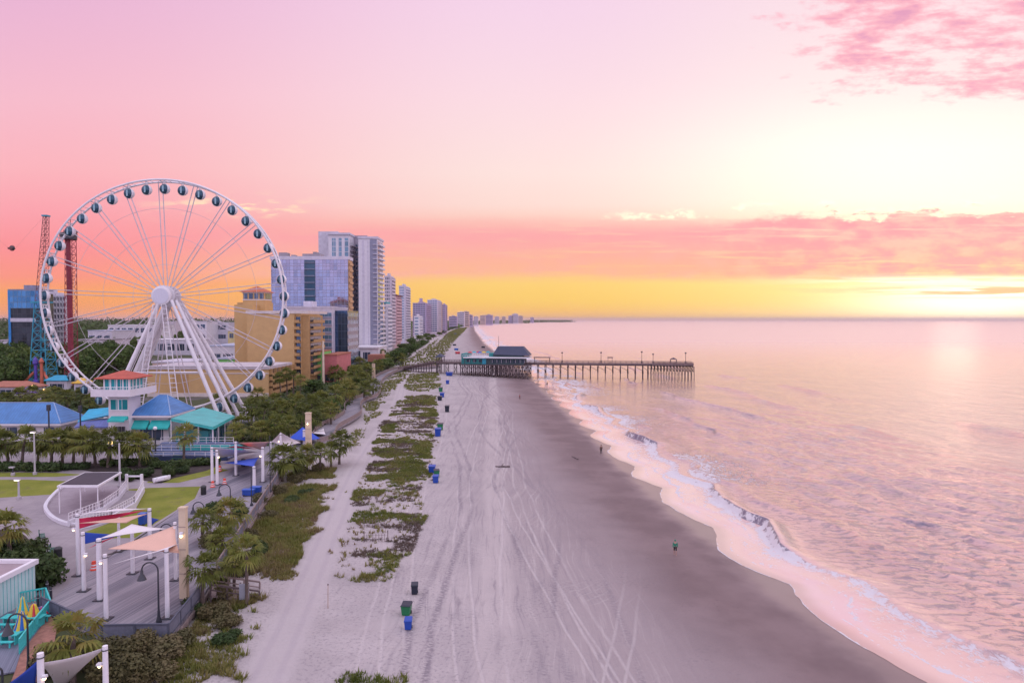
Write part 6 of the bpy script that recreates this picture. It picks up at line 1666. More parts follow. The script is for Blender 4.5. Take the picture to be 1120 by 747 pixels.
def post(px, top, bot, label, w=0.17, lamp=0, grp='white posts carrying the sails', name='sail_post'):
    b_ = G(px, bot, 2.53); ht = D(px, top, b_.y).z
    t = thing(name, label, 'post', b_, grp)
    MB().tube(b_ - Vector((0, 0, .05)), (b_.x, b_.y, ht), w * 1.05, w * .9, 12).build('shaft', WHITE, t, smooth=True)
    MB().box(b_.x - .42, b_.y - .42, 2.535, b_.x + .42, b_.y + .42, 2.60).build('base_plate', DARK_STEEL, t)
    MB().torus((b_.x, b_.y, ht - .25), w * 1.1, .035, 12, 5, 'z').build('eye_ring', DARK_STEEL, t)
    if lamp:
        q = Vector((b_.x - .3 * (1 if lamp > 0 else -1), b_.y - .12, lerp(2.53, ht, abs(lamp))))
        f = MB().tube((b_.x, b_.y, q.z), q, .04, n=6).box(q.x - .13, q.y - .13, q.z + .02, q.x + .13, q.y + .13, q.z + .16).build('lamp_bracket', WHITE, t)
        MB().sphere(q + Vector((0, 0, -.05)), .095, 10).build('lamp', LAMP_WARM, f)
    return Vector((b_.x, b_.y, ht))
q1 = post(85.5, 562, 629, 'white post at the landward corner of the nearer sails, behind the blue sail', lamp=0.75)
q2 = post(91.6, 582, 646, 'white post holding the outer tip of the small blue sail', lamp=-0.62)
q3 = post(109, 589, 656, 'thick white post at the foot of the big white sail', w=.22)
q4 = post(116, 606, 677, 'white post nearest the deck end rail, landward side', lamp=0.88)
q5 = post(183, 600, 675.5, 'white post nearest the deck end rail, under the peach sail')
q6 = post(192, 571, 634, 'white post between the peach sail and the tall tan pillar', w=.15)
q7 = post(145, 574, 627, 'white post in the middle of the deck under the peak of the white sail')
q8 = post(164, 556, 611, 'white post farthest of the nearer sails, beside the lawn', w=.2)
q9 = post(130, 566, 603, 'short-looking white post at the lawn edge behind the red sail', w=.14)
sail('white thin sail topmost over the red one in the nearer group', [q1 + Vector((0, 0, 0)), D(129, 556, 70), q8], SAILW)
sail('long red sail stretched low over the lawn edge', [q1 - Vector((0, 0, .45)), q1 - Vector((0, 0, 1.45)), D(160, 557.5, 72)], SAILR, cave=.06)
sail('narrow peach sail just below the long red one', [q1 - Vector((0, 0, .9)), D(138, 572, 66), q8 - Vector((0, 0, .5))], SAILP)
sail('small royal blue sail beside the landward posts', [q2 + Vector((0, 0, 0)), q2 - Vector((0, 0, 1.1)), D(134, 585, 66)], SAILB, cave=.05)
sail('big white sail with a raised peak in the nearer group', [q3, q7 + Vector((0, 0, .1)), D(182, 578, 62)], SAILW)
sail('small red sail glimpsed under the big white one', [D(96, 600, 61), D(110, 592, 63), D(130, 585, 66)], SAILR, cave=.05)
sail('big peach sail spread before the tall tan pillar', [D(117.5, 600.5, 57), D(192, 574.5, 63), D(196.5, 605, 58)], SAILP, cave=.09)
sail('white sail seen edge on above the deck end lamp', [D(122, 617, 55.5), D(183, 600, 55.1), D(196, 594, 60)], SAILW, cave=.08)
sail('blue sail tip at the far end of the nearer group', [D(159, 564, 69), D(174, 568, 74), D(166, 574, 72)], SAILB)
b = MB(); b.tube(q4 - Vector((0, 0, .1)), q7 - Vector((0, 0, 2.2)), .07, n=6)
tag(b.build('awning_bar', DARK_STEEL), 'dark slim bar slung between posts under the peach sail', 'bar')
# second group
r1 = post(232, 489, 527, 'leftmost white post of the farther sails, by the path', w=.2)
r2 = post(237.5, 492, 530, 'second white post of the farther sails, beside the leftmost', w=.2, lamp=-.8)
r3 = post(258, 483, 520, 'white post behind the red sail of the farther group', w=.2)
r4 = post(278, 510, 535, 'short white post under the blue sail tip of the farther group', w=.22)
r5 = post(287.5, 489, 527, 'white post under the peach sail of the farther group', w=.22, lamp=.75)
r6 = post(296, 483, 519, 'white post beside the railing between peach and white sails', w=.2)
r7 = post(307, 474, 502, 'white post under the peaked white sail of the farther group', w=.2, lamp=.7)
r8 = post(332.5, 470, 488, 'white post under the blue peaked sail at the far end', w=.25)
sail('white wing-shaped sail of the farther group nearest the path', [r1, D(240, 500.5, 109), D(283, 494, 118)], SAILW, cave=.05)
sail('red sail behind the white wing in the farther group', [D(247, 489.5, 116), r3 - Vector((0, 0, .6)), D(281, 491, 122)], SAILR, cave=.05)
sail('peach sail of the farther group beside the railing', [D(259, 484, 122), r6, D(287, 492.5, 115)], SAILP, cave=.05)
sail('flat blue sail lowest over the boardwalk in the farther group', [D(244, 506, 108), D(283, 500, 116), r4], SAILB, cave=.05)
sail('white tent-like sail with a high peak beside the railing', [D(296, 483.5, 122), r7 + Vector((0, 0, .2)), D(329, 484.5, 126), D(312, 488, 118)], SAILW, cave=.05)
pk = D(331, 467, 134)
b = MB(); cs = [D(316, 479.5, 130), D(334, 482, 127), D(350, 479.5, 132), D(338, 476, 140)]
for i in range(4): b.quad(cs[i], cs[(i + 1) % 4], pk)
o = b.build('shade_sail', SAILB); o.modifiers.new('cloth', 'SOLIDIFY').thickness = .02
tag(o, 'bright blue pyramid sail at the far end of the deck', 'shade sail', 'coloured shade sails')
sail('low white sail behind the farther tan pillar', [D(336, 473.5, 140), D(354, 468.5, 150), D(356, 475, 138)], SAILW, cave=.05)
# bottom-left sails
w1 = post(45.5, 714, 790, 'white post under the cut-off blue sail at the bottom edge', w=.2, lamp=-.66)
w2 = post(116, 706, 775, 'white post at the bottom edge beside the dune bushes', w=.17, lamp=.7)
sail('white curved sail at the bottom edge between two posts', [w2 - Vector((0, 0, .1)), w1 - Vector((0, 0, .6)), D(62, 760, 46)], SAILW, cave=.16)
sail('deep blue sail cut by the bottom left corner', [w1 - Vector((0, 0, .3)), D(2, 752, 45), D(38, 760, 44)], SAILB)

# tall tan pillars along the deck
PIL = M('cream_pillar_render', (0.62, 0.50, 0.36), 0.75, var=0.08)
def pillar(px, top, bot, wpx, label, z=2.5):
    b_ = G(px, bot, z); ht = D(px, top, b_.y).z; w = wpx / FPX * b_.y / 2
    t = thing('pillar', label, 'pillar', b_, 'tall tan pillars along the boardwalk')
    n = MB(); nv = 0
    for z_, k_ in ((z - .3, 1.0), (ht, .92)):
        for sx, sy in ((-1, -1), (1, -1), (1, 1), (-1, 1)): n.v.append((b_.x + sx * w * k_, b_.y + sy * w * .8 * k_, z_))
    n.f = [(0, 1, 5, 4), (1, 2, 6, 5), (2, 3, 7, 6), (3, 0, 4, 7), (4, 5, 6, 7), (3, 2, 1, 0)]
    n.build('shaft', PIL, t)
    MB().box(b_.x - w * 1.05, b_.y - w * .95, ht + .005, b_.x + w * 1.05, b_.y + w * .95, ht + .14).build('cap', PIL, t)
    b = MB()
    for f in (.28, .55, .8): b.box(b_.x - w * 1.02, b_.y - w * .86, lerp(z, ht, f), b_.x + w * 1.02, b_.y - w * .805, lerp(z, ht, f) + .05)
    b.build('joint_bands', WOOD, t)
    l = MB().box(b_.x - .12, b_.y - w * .8 - .26, lerp(z, ht, .72), b_.x + .12, b_.y - w * .8 - .02, lerp(z, ht, .72) + .25).build('lamp_bracket', WHITE, t)
    MB().sphere((b_.x, b_.y - w * .8 - .2, lerp(z, ht, .72) - .1), .12, 10).build('lamp', LAMP_WARM, l)
pillar(201.5, 556, 654, 8, 'tall square tan pillar on the deck beside the peach sail')
pillar(337.5, 452, 490, 6, 'tan pillar at the far end of the deck by the winding walk')
pillar(408.5, 398, 414, 3.4, 'small far tan pillar at the bend of the walk among palms')
pillar(408, 376, 391, 3.0, 'far tan pillar standing before the white tower podium')
pillar(419, 384, 396, 2.6, 'farthest thin tan pillar right of the podium')

# ------------------------------------------------------------------ lamps
def crook_lamp(px, bot, top, px_tip, label, z=2.53, grp='black crook-necked lamps'):
    b_ = G(px, bot, z); zt_ = D(px, top, b_.y).z; dx = (px_tip - px) / FPX * b_.y
    t = thing('street_lamp', label, 'street lamp', b_, grp)
    r = abs(dx) / 2; sgn = 1 if dx > 0 else -1; zs = zt_ - r
    pts = [b_, Vector((b_.x, b_.y, zs))] + [Vector((b_.x + sgn * (r - r * math.cos(a)), b_.y, zs + r * math.sin(a))) for a in [math.pi * i / 10 for i in range(1, 11)]]
    MB().path(pts, [.085] + [.06] * (len(pts) - 1), 8).build('pole', DARK_STEEL, t, smooth=True)
    MB().lathe(b_, [(.22, 0), (.2, .25), (.12, .5), (.09, 1.0)], 10).build('base', DARK_STEEL, t)
    tip = pts[-1]
    s = MB().lathe(tip, [(.05, .05), (.1, 0), (.13, -.3), (.2, -.38), (.36, -.75), (.33, -.75), (.1, -.36)], 14).build('bell_shade', DARK_STEEL, t, smooth=True)
    MB().sphere(tip + Vector((0, 0, -.6)), .13, 10).build('lamp', M('lamp_glass', (0.7, 0.68, 0.6), 0.3), s)
crook_lamp(173.6, 681, 615, 155.5, 'black crook-necked lamp on the deck end under the white sail')
crook_lamp(31, 738, 671, 9, 'black crook-necked lamp in front of the teal patio fence')
crook_lamp(252, 555, 529.5, 239.5, 'black crook-necked lamp at the deck edge above the near palms')
crook_lamp(223, 567, 549, 211, 'black crook-necked lamp beside the lawn, middle of three')
crook_lamp(188.5, 592, 573, 175.5, 'black crook-necked lamp beside the lawn near the tall pillar')
crook_lamp(3, 770, 730, -7, 'black crook-necked lamp neck cut by the bottom left corner')
for i, (px, b0, t0, lb) in enumerate([(275, 553, 511, 'thin dark flag-less pole on the deck beside the blue box'), (295.5, 538, 478, 'taller thin dark pole at the boardwalk railing')]):
    b_ = G(px, b0, 2.53); t = thing('slim_pole', lb, 'pole', b_, 'slim poles on the boardwalk'); zt_ = D(px, t0, b_.y).z
    MB().tube(b_, (b_.x, b_.y, zt_), .07, .05, 8).build('shaft', DARK_STEEL, t); MB().lathe(b_, [(.2, 0), (.2, .2), (.08, .4)], 10).build('base', DARK_STEEL, t)
    MB().sphere((b_.x, b_.y, zt_ + .08), .1, 8).build('finial', DARK_STEEL, t)
GREYP = M('galvanised_pole', (0.45, 0.44, 0.46), 0.5)
def pole_light(px, bot, top, label, mat, head='box', lit=False):
    b_ = G(px, bot, 2.5); zt_ = D(px, top, b_.y).z; t = thing('light_pole', label, 'light pole', b_, 'straight light poles around the lawn')
    MB().tube(b_, (b_.x, b_.y, zt_), .15, .11, 10).build('shaft', mat, t, smooth=True); MB().lathe(b_, [(.3, 0), (.3, .35), (.16, .45)], 12).build('base', CONCRETE, t)
    if head == 'globe':
        f = MB().lathe((b_.x, b_.y, zt_), [(.12, 0), (.22, .06), (.22, .12), (.1, .14)], 10).build('lamp_holder', DARK_STEEL, t)
        MB().sphere((b_.x, b_.y, zt_ + .42), .34, 14).build('globe', emit('warm_globe', (1.0, .62, .22), 3.2) if lit else WHITE, f, smooth=True)
    elif head == 'box':
        f = MB().box(b_.x - .55, b_.y - .2, zt_, b_.x + .2, b_.y + .2, zt_ + .16).build('lamp_head', GREYP, t)
        MB().box(b_.x - .5, b_.y - .16, zt_ - .05, b_.x + .1, b_.y + .16, zt_ - .002).build('lens', LAMP_WHITE if lit else WHITE, f)
    else: MB().lathe((b_.x, b_.y, zt_), [(.13, 0), (.13, .1), (.02, .22)], 10).build('cap', mat, t)
pole_light(131, 533, 486, 'bare pale pole beside the dark canopy roof', GREYP, 'cap')
pole_light(38, 519, 473, 'grey light pole standing before the palm row', GREYP, 'box', True)
pole_light(20.5, 546, 525, 'short white lit lamp at the lower lawn edge on the left', GREYP, 'box', True)
pole_light(121, 509, 487, 'lamp with glowing yellow globe among the palm row', DARK_STEEL, 'globe', True)
pole_light(14, 520, 511.5, 'low dark post with white shade at the left lawn strip', DARK_STEEL, 'box')
pole_light(170, 500, 471, 'dark lamp post before the right blue roof', DARK_STEEL, 'globe')
pole_light(36, 441, 424, 'lit globe lamp among the ride palms at left', DARK_STEEL, 'globe', True)
pole_light(48, 437, 428, 'lit globe lamp right of the first among the ride palms', DARK_STEEL, 'globe', True)

# ------------------------------------------------------------------ stage, canopy and ramp on the plaza
cw = smooth_poly([P(x, y) for x, y in ((74, 529), (60, 541), (51, 552), (50, 559), (58, 568), (72, 574), (88, 576))], 6)
st_ = thing('round_stage', 'round paved stage rimmed by a low white curved wall', 'stage', (cw[8].x, cw[8].y, 2.5))
ribbon(cw, .4, 2.45, 2.88).build('curved_wall', WHITE_R, st_)
inner = [(p.x, p.y) for p in cw] + [P(105, 564).xy, P(136, 546).xy, P(128, 533).xy, P(100, 530).xy]
MB().prism(inner, 2.45, 2.60).build('stage_floor', M('stage_paving', (0.33, 0.28, 0.31), 0.8), st_)
rp = thing('access_ramp', 'white-walled access ramp climbing from the stage past the lawn', 'ramp', P(110, 565))
for a, c in ((P(75, 576), P(112, 561)), (P(112, 561), P(129, 549)), (P(129, 549), P(138, 537)), (P(88, 578.5), P(122, 570)), (P(122, 570), P(147, 556)), (P(147, 556), P(157, 538))):
    w_ = MB().slab(a, c, .3, 2.45, 3.25).build('side_wall', WHITE_R, rp)
    railing(Vector((a.x, a.y, 3.25)), Vector((c.x, c.y, 3.25)), .85, WHITE_STEEL, rp, n=10)
MB().prism([P(76, 577).xy, P(112, 562).xy, P(129, 550).xy, P(139, 538).xy, P(155, 539).xy, P(146, 555).xy, P(121, 569).xy, P(88, 578).xy], 2.46, 2.75).build('ramp_floor', CONC, rp)
for px in (138.5, 155): 
    g = P(px, 537); MB().box(g.x - .15, g.y - .15, 2.45, g.x + .15, g.y + .15, 4.9).build('gate_post', WHITE, rp)
g0, g1 = P(138.5, 537), P(155, 537); MB().box(g0.x, g0.y - .1, 4.5, g1.x, g0.y + .1, 4.7).build('gate_beam', WHITE, rp)
cn_ = thing('canopy', 'flat sloping canopy of dark panels on slim white posts over the stage', 'canopy', P(95, 545))
k0, k1, k2, k3 = D(62, 531.2, 83.5), D(107, 531.2, 83.5), D(133, 516, 95), D(92, 516.5, 95)
def panel(b, pts, th):
    for o_ in (0, -th): b.quad(*[p + Vector((0, 0, o_)) for p in pts])
    for i in range(4): p, q = pts[i], pts[(i + 1) % 4]; b.quad(p, q, q - Vector((0, 0, th)), p - Vector((0, 0, th)))
    return b
cc_ = (k0 + k1 + k2 + k3) / 4
inn = [p.lerp(cc_, .09) + Vector((0, 0, .04)) for p in (k0, k1, k2, k3)]
fr = panel(MB(), [k0, k1, k2, k3], .22).build('roof_frame', WHITE, cn_)
panel(MB(), inn, .03).build('dark_panels', M('solar_panel', (0.045, 0.045, 0.06), .55, var=.3, scale=2, spec=.3), fr)
for p in (k0.lerp(cc_, .06), k1.lerp(cc_, .06), k0.lerp(k1, .55).lerp(cc_, .06), k2.lerp(cc_, .06), k3.lerp(cc_, .06), k2.lerp(k3, .5).lerp(cc_, .06)):
    MB().tube((p.x, p.y, 2.45), (p.x, p.y, p.z - .2), .07, n=8).build('leg', WHITE, cn_)

# ------------------------------------------------------------------ kiosk and patio at the bottom left
kx, ky0, ky1 = -41.4, 52.6, 58.6
kk = thing('kiosk', 'pale aqua kiosk with a flat pink-grey roof at the left edge', 'kiosk', (-47, 56, 2.5))
MB().box(-56, ky0, 2.3, kx, ky1, 5.35).build('wall', M('pale_aqua_paint', (0.50, 0.68, 0.68), 0.6, var=.06), kk)
MB().box(-56.2, ky0 - .2, 5.35, kx + .2, ky0 + .15, 5.75).box(kx - .15, ky0 + .15, 5.35, kx + .2, ky1 + .2, 5.75).box(-56, ky1 - .15, 5.35, kx - .15, ky1 + .2, 5.75).build('parapet', WHITE, kk)
MB().box(-56, ky0 + .15, 5.351, kx - .15, ky1 - .15, 5.45).build('roof', M('kiosk_roof', (0.36, 0.28, 0.30), 0.8), kk)
b = MB()
for i in range(14): b.box(kx, ky0 + .15 + i * .42, 2.5, kx + .02, ky0 + .19 + i * .42, 5.34)
b.build('wall_seams', AQUA, kk)
sheet('patio_deck', [P(-40, 690), P(0, 672), P(50, 660), P(55, 672), P(22, 716), P(16, 735), P(-40, 745)], 2.56, plank_mat('patio_planks', (0.10, 0.12, 0.17), (0.19, 0.20, 0.26), .9, .43), .1)
sheet('brick_apron', [P(22, 716), P(55, 672), P(62, 686), P(58, 712), P(48, 745), P(12, 745), P(16, 735)], 2.53, M('brick_paving', (0.32, 0.15, 0.11), 0.85, var=.3, scale=3), .08)
AQP = M('patio_aqua', (0.05, 0.50, 0.48), 0.55)
pf = thing('patio_fence', 'low turquoise slatted fence around the umbrella patio', 'fence', P(40, 690))
def slat_fence(a, c, parent, h=1.05):
    L = (c - a).length; n = int(L / .22); b = MB(); z = 2.56
    for i in range(n + 1):
        q = a.lerp(c, i / n); w = .09 if i % 8 == 0 else .05; b.box(q.x - w / 2, q.y - w / 2, z, q.x + w / 2, q.y + w / 2, z + h)
    b.beam((a.x, a.y, z + h), (c.x, c.y, z + h), .11).beam((a.x, a.y, z + .18), (c.x, c.y, z + .18), .08); b.build('fence_run', AQP, parent)
pp = [P(-10, 668), P(50, 657), P(55, 671), P(36, 695), P(21, 716)]
for i in range(4): slat_fence(pp[i], pp[i + 1].lerp(pp[i], .06 if i == 2 else 0), pf)
def brolly(px, bot, top, label, cols, lean=0.0):
    b_ = G(px, bot, 2.56); zt_ = D(px, top, b_.y).z; H = zt_ - b_.z; t = thing('patio_umbrella', label, 'umbrella', b_, 'folded umbrellas on the patio')
    MB().tube(b_, (b_.x, b_.y, zt_), .035, n=8).build('pole', WHITE, t); MB().lathe(b_, [(.35, 0), (.35, .1), (.06, .16)], 12).build('base', DARK_STEEL, t)
    n = 10; m = MB(); prof = [(.05, H), (.16, H * .92), (.26, H * .7), (.38, H * .48), (.46, H * .36), (.40, H * .34)]
    for k in range(len(cols)):
        m = MB()
        for j in range(n):
            if j % len(cols) != k: continue
            a0, a1 = 2 * math.pi * j / n, 2 * math.pi * (j + 1) / n; am = (a0 + a1) / 2
            for i in range(len(prof) - 1):
                (r0, h0), (r1, h1) = prof[i], prof[i + 1]; B3 = lambda r, a, h: Vector((b_.x + r * math.cos(a), b_.y + r * math.sin(a), b_.z + h))
                m.quad(B3(r0, a0, h0), B3(r0 * 1.18, am, h0), B3(r1 * 1.18, am, h1), B3(r1, a0, h1)); m.quad(B3(r0 * 1.18, am, h0), B3(r0, a1, h0), B3(r1, a1, h1), B3(r1 * 1.18, am, h1))
        m.build('canopy_panels', cols[k], t)
YEL = M('yellow_canvas', (0.66, 0.50, 0.05), 0.8); TUR = M('turquoise_canvas', (0.03, 0.38, 0.48), 0.8); BLC = M('blue_canvas', (0.02, 0.12, 0.45), 0.8); REDC = M('red_canvas', (0.55, 0.04, 0.06), 0.8)
brolly(25, 681, 652, 'folded turquoise and yellow patio umbrella nearest the kiosk wall', [TUR, YEL])
brolly(24, 698, 668, 'folded blue and yellow patio umbrella in front of its turquoise neighbour', [BLC, YEL])
brolly(37, 683, 660, 'folded yellow umbrella with red beside the patio corner', [YEL, YEL, REDC])
brolly(45, 676, 663, 'small folded red umbrella at the patio corner', [REDC, BLC])
for px, py, lb in ((38, 684, 'turquoise patio table beside the folded yellow umbrella'), (12, 703, 'turquoise patio table near the front lamp'), (14, 684, 'turquoise patio table before the kiosk wall')):
    c = G(px, py, 2.56); t = thing('patio_table', lb, 'table', c, 'patio tables')
    MB().box(c.x - .7, c.y - .4, 3.26, c.x + .7, c.y + .4, 3.33).build('tabletop', AQP, t)
    for sx in (-1, 1): MB().slab((c.x + sx * .5, c.y - .35), (c.x + sx * .5, c.y + .35), .08, 2.56, 3.255).build('leg', AQP, t)
    for sy in (-1, 1): MB().box(c.x - .7, c.y + sy * .75 - .14, 2.96, c.x + .7, c.y + sy * .75 + .14, 3.02).box(c.x - .5, c.y + sy * .75 - .05, 2.56, c.x - .4, c.y + sy * .75 + .05, 2.955).box(c.x + .4, c.y + sy * .75 - .05, 2.56, c.x + .5, c.y + sy * .75 + .05, 2.955).build('bench', AQP, t)
for i, (px, py) in enumerate(((41.5, 664), (51.5, 648), (55.5, 655))):
    c = P(px, py); t = thing('bollard', ['dark bollard nearest the patio corner', 'dark bollard farthest from the patio, by the bushes', 'tall dark bollard at the boardwalk edge'][i], 'bollard', c, 'bollards by the patio')
    MB().lathe(c, [(.11, -.02), (.11, .95), (.07, 1.03), (.02, 1.08)], 12).build('shaft', DARK_STEEL, t); MB().torus((c.x, c.y, 3.3), .115, .02, 12, 5, 'z').build('band', GREYP, t)
# rubbish bins, bench, boxes, barrels, boat
def litter_bin(px, py, label, r=.36, h=1.05):
    c = P(px, py); t = thing('litter_bin', label, 'litter bin', c, 'litter bins on the plaza')
    MB().lathe(c, [(r * .85, 0), (r, .1), (r, h), (r * .9, h + .02)], 14).build('body', M('black_bin', (0.02, 0.022, 0.025), .5), t, smooth=True)
    MB().lathe(c, [(r * 1.08, h + .021), (r * 1.05, h + .12), (r * .6, h + .26), (.03, h + .3)], 14).build('lid', M('black_bin_lid', (0.045, 0.045, 0.05), .5), t, smooth=True)
litter_bin(63.5, 612, 'black round litter bin on the plaza beside the front posts'); litter_bin(222.5, 541, 'black litter bin on the path above the lawn'); litter_bin(266, 510, 'dark litter bin between the farther sail posts')
c = P(67, 625); t = thing('cafe_stool', 'metal stool standing beside the black litter bin', 'stool', c)
MB().lathe(c + Vector((0, 0, .7)), [(.22, 0), (.22, .06)], 12).build('seat', GREYP, t)
for i in range(4): a = i * math.pi / 2 + .4; MB().tube((c.x + .26 * math.cos(a), c.y + .26 * math.sin(a), 2.5), (c.x + .15 * math.cos(a), c.y + .15 * math.sin(a), 3.2), .02, n=5).build('leg', GREYP, t)
def bench(px, py, rot, label):
    c = P(px, py); t = thing('park_bench', label, 'bench', c, 'benches', rot)
    G2 = M('green_bench_paint', (0.03, 0.14, 0.10), .6)
    b = MB()
    for i in range(4): b.box(-.9, -.25 + i * .13, .43, .9, -.15 + i * .13, .47)
    b.build('seat', G2, t, local=True); b = MB()
    for i in range(3): b.box(-.9, .27, .55 + i * .14, .9, .31, .65 + i * .14)
    b.build('backrest', G2, t, local=True)
    for sx in (-.8, .8): MB().box(sx - .04, -.25, 0, sx + .04, -.19, .43).box(sx - .04, .22, 0, sx + .04, .268, .95).box(sx - .04, -.19, .36, sx + .04, .22, .42).build('leg', DARK_STEEL, t, local=True)
bench(46, 590, 2.2, 'dark green bench facing the plaza beside the shaggy palm'); bench(57, 606, 2.0, 'dark bench just behind the black litter bin')
bench(156, 504, 0, 'dark bench in the shade of the palm row'); bench(194, 504, 0, 'dark bench before the terrace, left of the lone palm')
def barrel(px, py, label, z=2.53):
    c = P(px, py, z); t = thing('traffic_barrel', label, 'traffic barrel', c, 'orange traffic barrels')
    O = M('barrel_orange', (0.78, 0.09, 0.05), .5)
    MB().lathe(c, [(.34, 0), (.34, .08), (.26, .08), (.24, .36), (.22, .36), (.21, .65), (.19, .65), (.17, .84), (.08, .87)], 14).build('body', O, t, smooth=True)
    MB().lathe(c, [(.256, .15), (.252, .28)], 14).lathe(c, [(.222, .42), (.216, .55)], 14).build('reflective_bands', WHITE, t)
for a in ((240.5, 515, 'red-orange barrel farthest along the path under the farther sails'), (245.5, 529.5, 'red-orange barrel beside the deck edge, nearer the sail posts'), (232.5, 532.5, 'red-orange barrel nearest the black bin on the path'), (102.5, 623, 'red-orange barrel on the deck edge beside the front posts')): barrel(*a)
BOXB = M('blue_plastic', (0.015, 0.07, 0.36), .4)
def cart(px, py, label, w=1.5, d=.8, h=.8, z=2.53):
    c = P(px, py, z); t = thing('storage_box', label, 'storage box', c, 'blue boxes')
    MB().box(c.x - w / 2, c.y - d / 2, z + .12, c.x + w / 2, c.y + d / 2, z + h).build('body', BOXB, t); MB().box(c.x - w / 2 - .05, c.y - d / 2 - .05, z + h + .002, c.x + w / 2 + .05, c.y + d / 2 + .05, z + h + .1).build('lid', M('blue_lid', (0.03, 0.12, 0.5), .4), t)
    for sx in (-1, 1): MB().lathe((c.x + sx * w * .35, c.y - d / 2 - .06, z + .12), [(.02, 0), (.12, 0), (.12, .1), (.02, .1)], 10, 'y').build('wheel', DARK_STEEL, t)
cart(272, 542, 'blue lidded storage box on the deck beside the thin pole'); cart(280, 539, 'second blue box just behind the first on the deck', 1.3); cart(156, 574, 'upright blue box at the ramp end beside the lawn', .7, .7, 1.3, 2.5)
b_ = P(177, 527)
bo = thing('small_boat', 'small white boat resting on the mulch bed beside the path', 'boat', b_, rotz=0.9); bo.scale = (.62, .75, .8)
b = MB(); st = []
for i in range(9):
    f = i / 8; w = .75 * (1 - (2 * abs(f - .42)) ** 2.6 * (.95 if f > .42 else .25)); xx = -1.9 + 3.8 * f; zk = .1 + .35 * max(0, f - .55) ** 1.3
    st.append([(xx, -w, .85 + .25 * f * f), (xx, -w * .75, .3 + zk * .4), (xx, 0, zk), (xx, w * .75, .3 + zk * .4), (xx, w, .85 + .25 * f * f)])
n0 = 0
for s_ in st: b.v += s_
for i in range(8):
    for j in range(4): q = i * 5 + j; b.f.append((q, q + 1, q + 6, q + 5))
b.f.append((0, 1, 2, 3, 4)); ho = b.build('hull', WHITE, bo, local=True, smooth=True); ho.modifiers.new('shell', 'SOLIDIFY').thickness = .06
for xx in (-.9, .3): MB().box(xx - .14, -.64, .62, xx + .14, .64, .68).build('thwart', WOOD, bo, local=True)
MB().box(-1.5, -.5, .4, -.9, .5, .62).build('locker', M('boat_grey', (0.35, 0.36, 0.4), .5), bo, local=True)
# ------------------------------------------------------------------ fishing pier
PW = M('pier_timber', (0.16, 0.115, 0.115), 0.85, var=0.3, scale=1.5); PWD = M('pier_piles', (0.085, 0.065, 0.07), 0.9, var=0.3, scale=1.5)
pa = Vector((D(479, 400, 318).x, 318, 0)); pb = Vector((D(757.5, 400, 302).x, 302, 0))
ax = (pb - pa).normalized(); nx_ = Vector((-ax.y, ax.x, 0))           # along the pier, across the pier (landward side is -nx_... away from camera)
DZ = 7.0
def onp(s, c=0.0, z=0.0): q = pa + ax * s + nx_ * c; return Vector((q.x, q.y, z))
def s_at(px):                                                          # distance along the pier at a photo column
    k = (px - 560) / FPX; return (k * pa.y - pa.x) / (ax.x - k * ax.y)
Lp = s_at(757.5)
pier = thing('fishing_pier', 'long wooden fishing pier on many piles reaching out into the sea', 'pier', onp(Lp / 2, 0, 0))
def pbox(b, s0, s1, c0, c1, z0, z1): return b.prism([onp(s0, c0).xy, onp(s1, c0).xy, onp(s1, c1).xy, onp(s0, c1).xy], z0, z1)
W2 = 3.0
pbox(MB(), 0, Lp, -W2, W2, DZ - .35, DZ).build('deck', PW, pier)
b = MB()
for c in (-W2 + .3, 0, W2 - .3): pbox(b, 0, Lp, c - .2, c + .2, DZ - .85, DZ - .352)
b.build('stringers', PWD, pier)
for c in (-W2, W2 - .12):
    b = MB(); pbox(b, 0, Lp, c, c + .12, DZ + .92, DZ + 1.06); pbox(b, 0, Lp, c + .03, c + .09, DZ + .5, DZ + .62); pbox(b, 0, Lp, c + .03, c + .09, DZ + .12, DZ + .3)
    n = int(Lp / 2.4)
    for i in range(n + 1): s = Lp * i / n; pbox(b, s - .06, s + .06, c, c + .12, DZ, DZ + .92)
    b.build('railing', PW, pier)
b = MB(); pbox(b, s_at(713), Lp, -W2 - 2.6, -W2 - .01, DZ - .35, DZ - .002); pbox(b, s_at(713), Lp, -W2 - 2.7, -W2 - 2.58, DZ + .9, DZ + 1.05); pbox(b, s_at(713), Lp, -W2 - 2.68, -W2 - 2.6, DZ + .1, DZ + .6)
b.build('end_platform', PW, pier)
bents = [s_at(480 + 9 * i) for i in range(3)] + [s_at(588.5 + 8.2 * i) for i in range(15)] + [s_at(709 + 3.5 * i) for i in range(15)]
for k, s in enumerate(bents):
    z0 = min(gz(*onp(s).xy), 0.0) - 1.2; b = MB(); outer = s > s_at(712)
    cs = ([-W2 - 2.2, W2 - .3] if outer else [-W2 + .3, W2 - .3])
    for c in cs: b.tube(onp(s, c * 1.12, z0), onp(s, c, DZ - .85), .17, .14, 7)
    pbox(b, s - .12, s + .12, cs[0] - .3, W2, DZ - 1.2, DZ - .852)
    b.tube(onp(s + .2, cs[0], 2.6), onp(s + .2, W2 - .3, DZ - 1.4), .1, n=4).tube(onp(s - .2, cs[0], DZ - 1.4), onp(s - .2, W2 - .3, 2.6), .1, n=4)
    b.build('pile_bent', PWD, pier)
b = MB()
for k in range(3, len(bents) - 1):
    z_ = 3.9
    b.tube(onp(bents[k], -W2 + .1, DZ - 1.3), onp(bents[k + 1], -W2 + .1, z_), .09, n=4)
b.build('long_braces', PWD, pier)
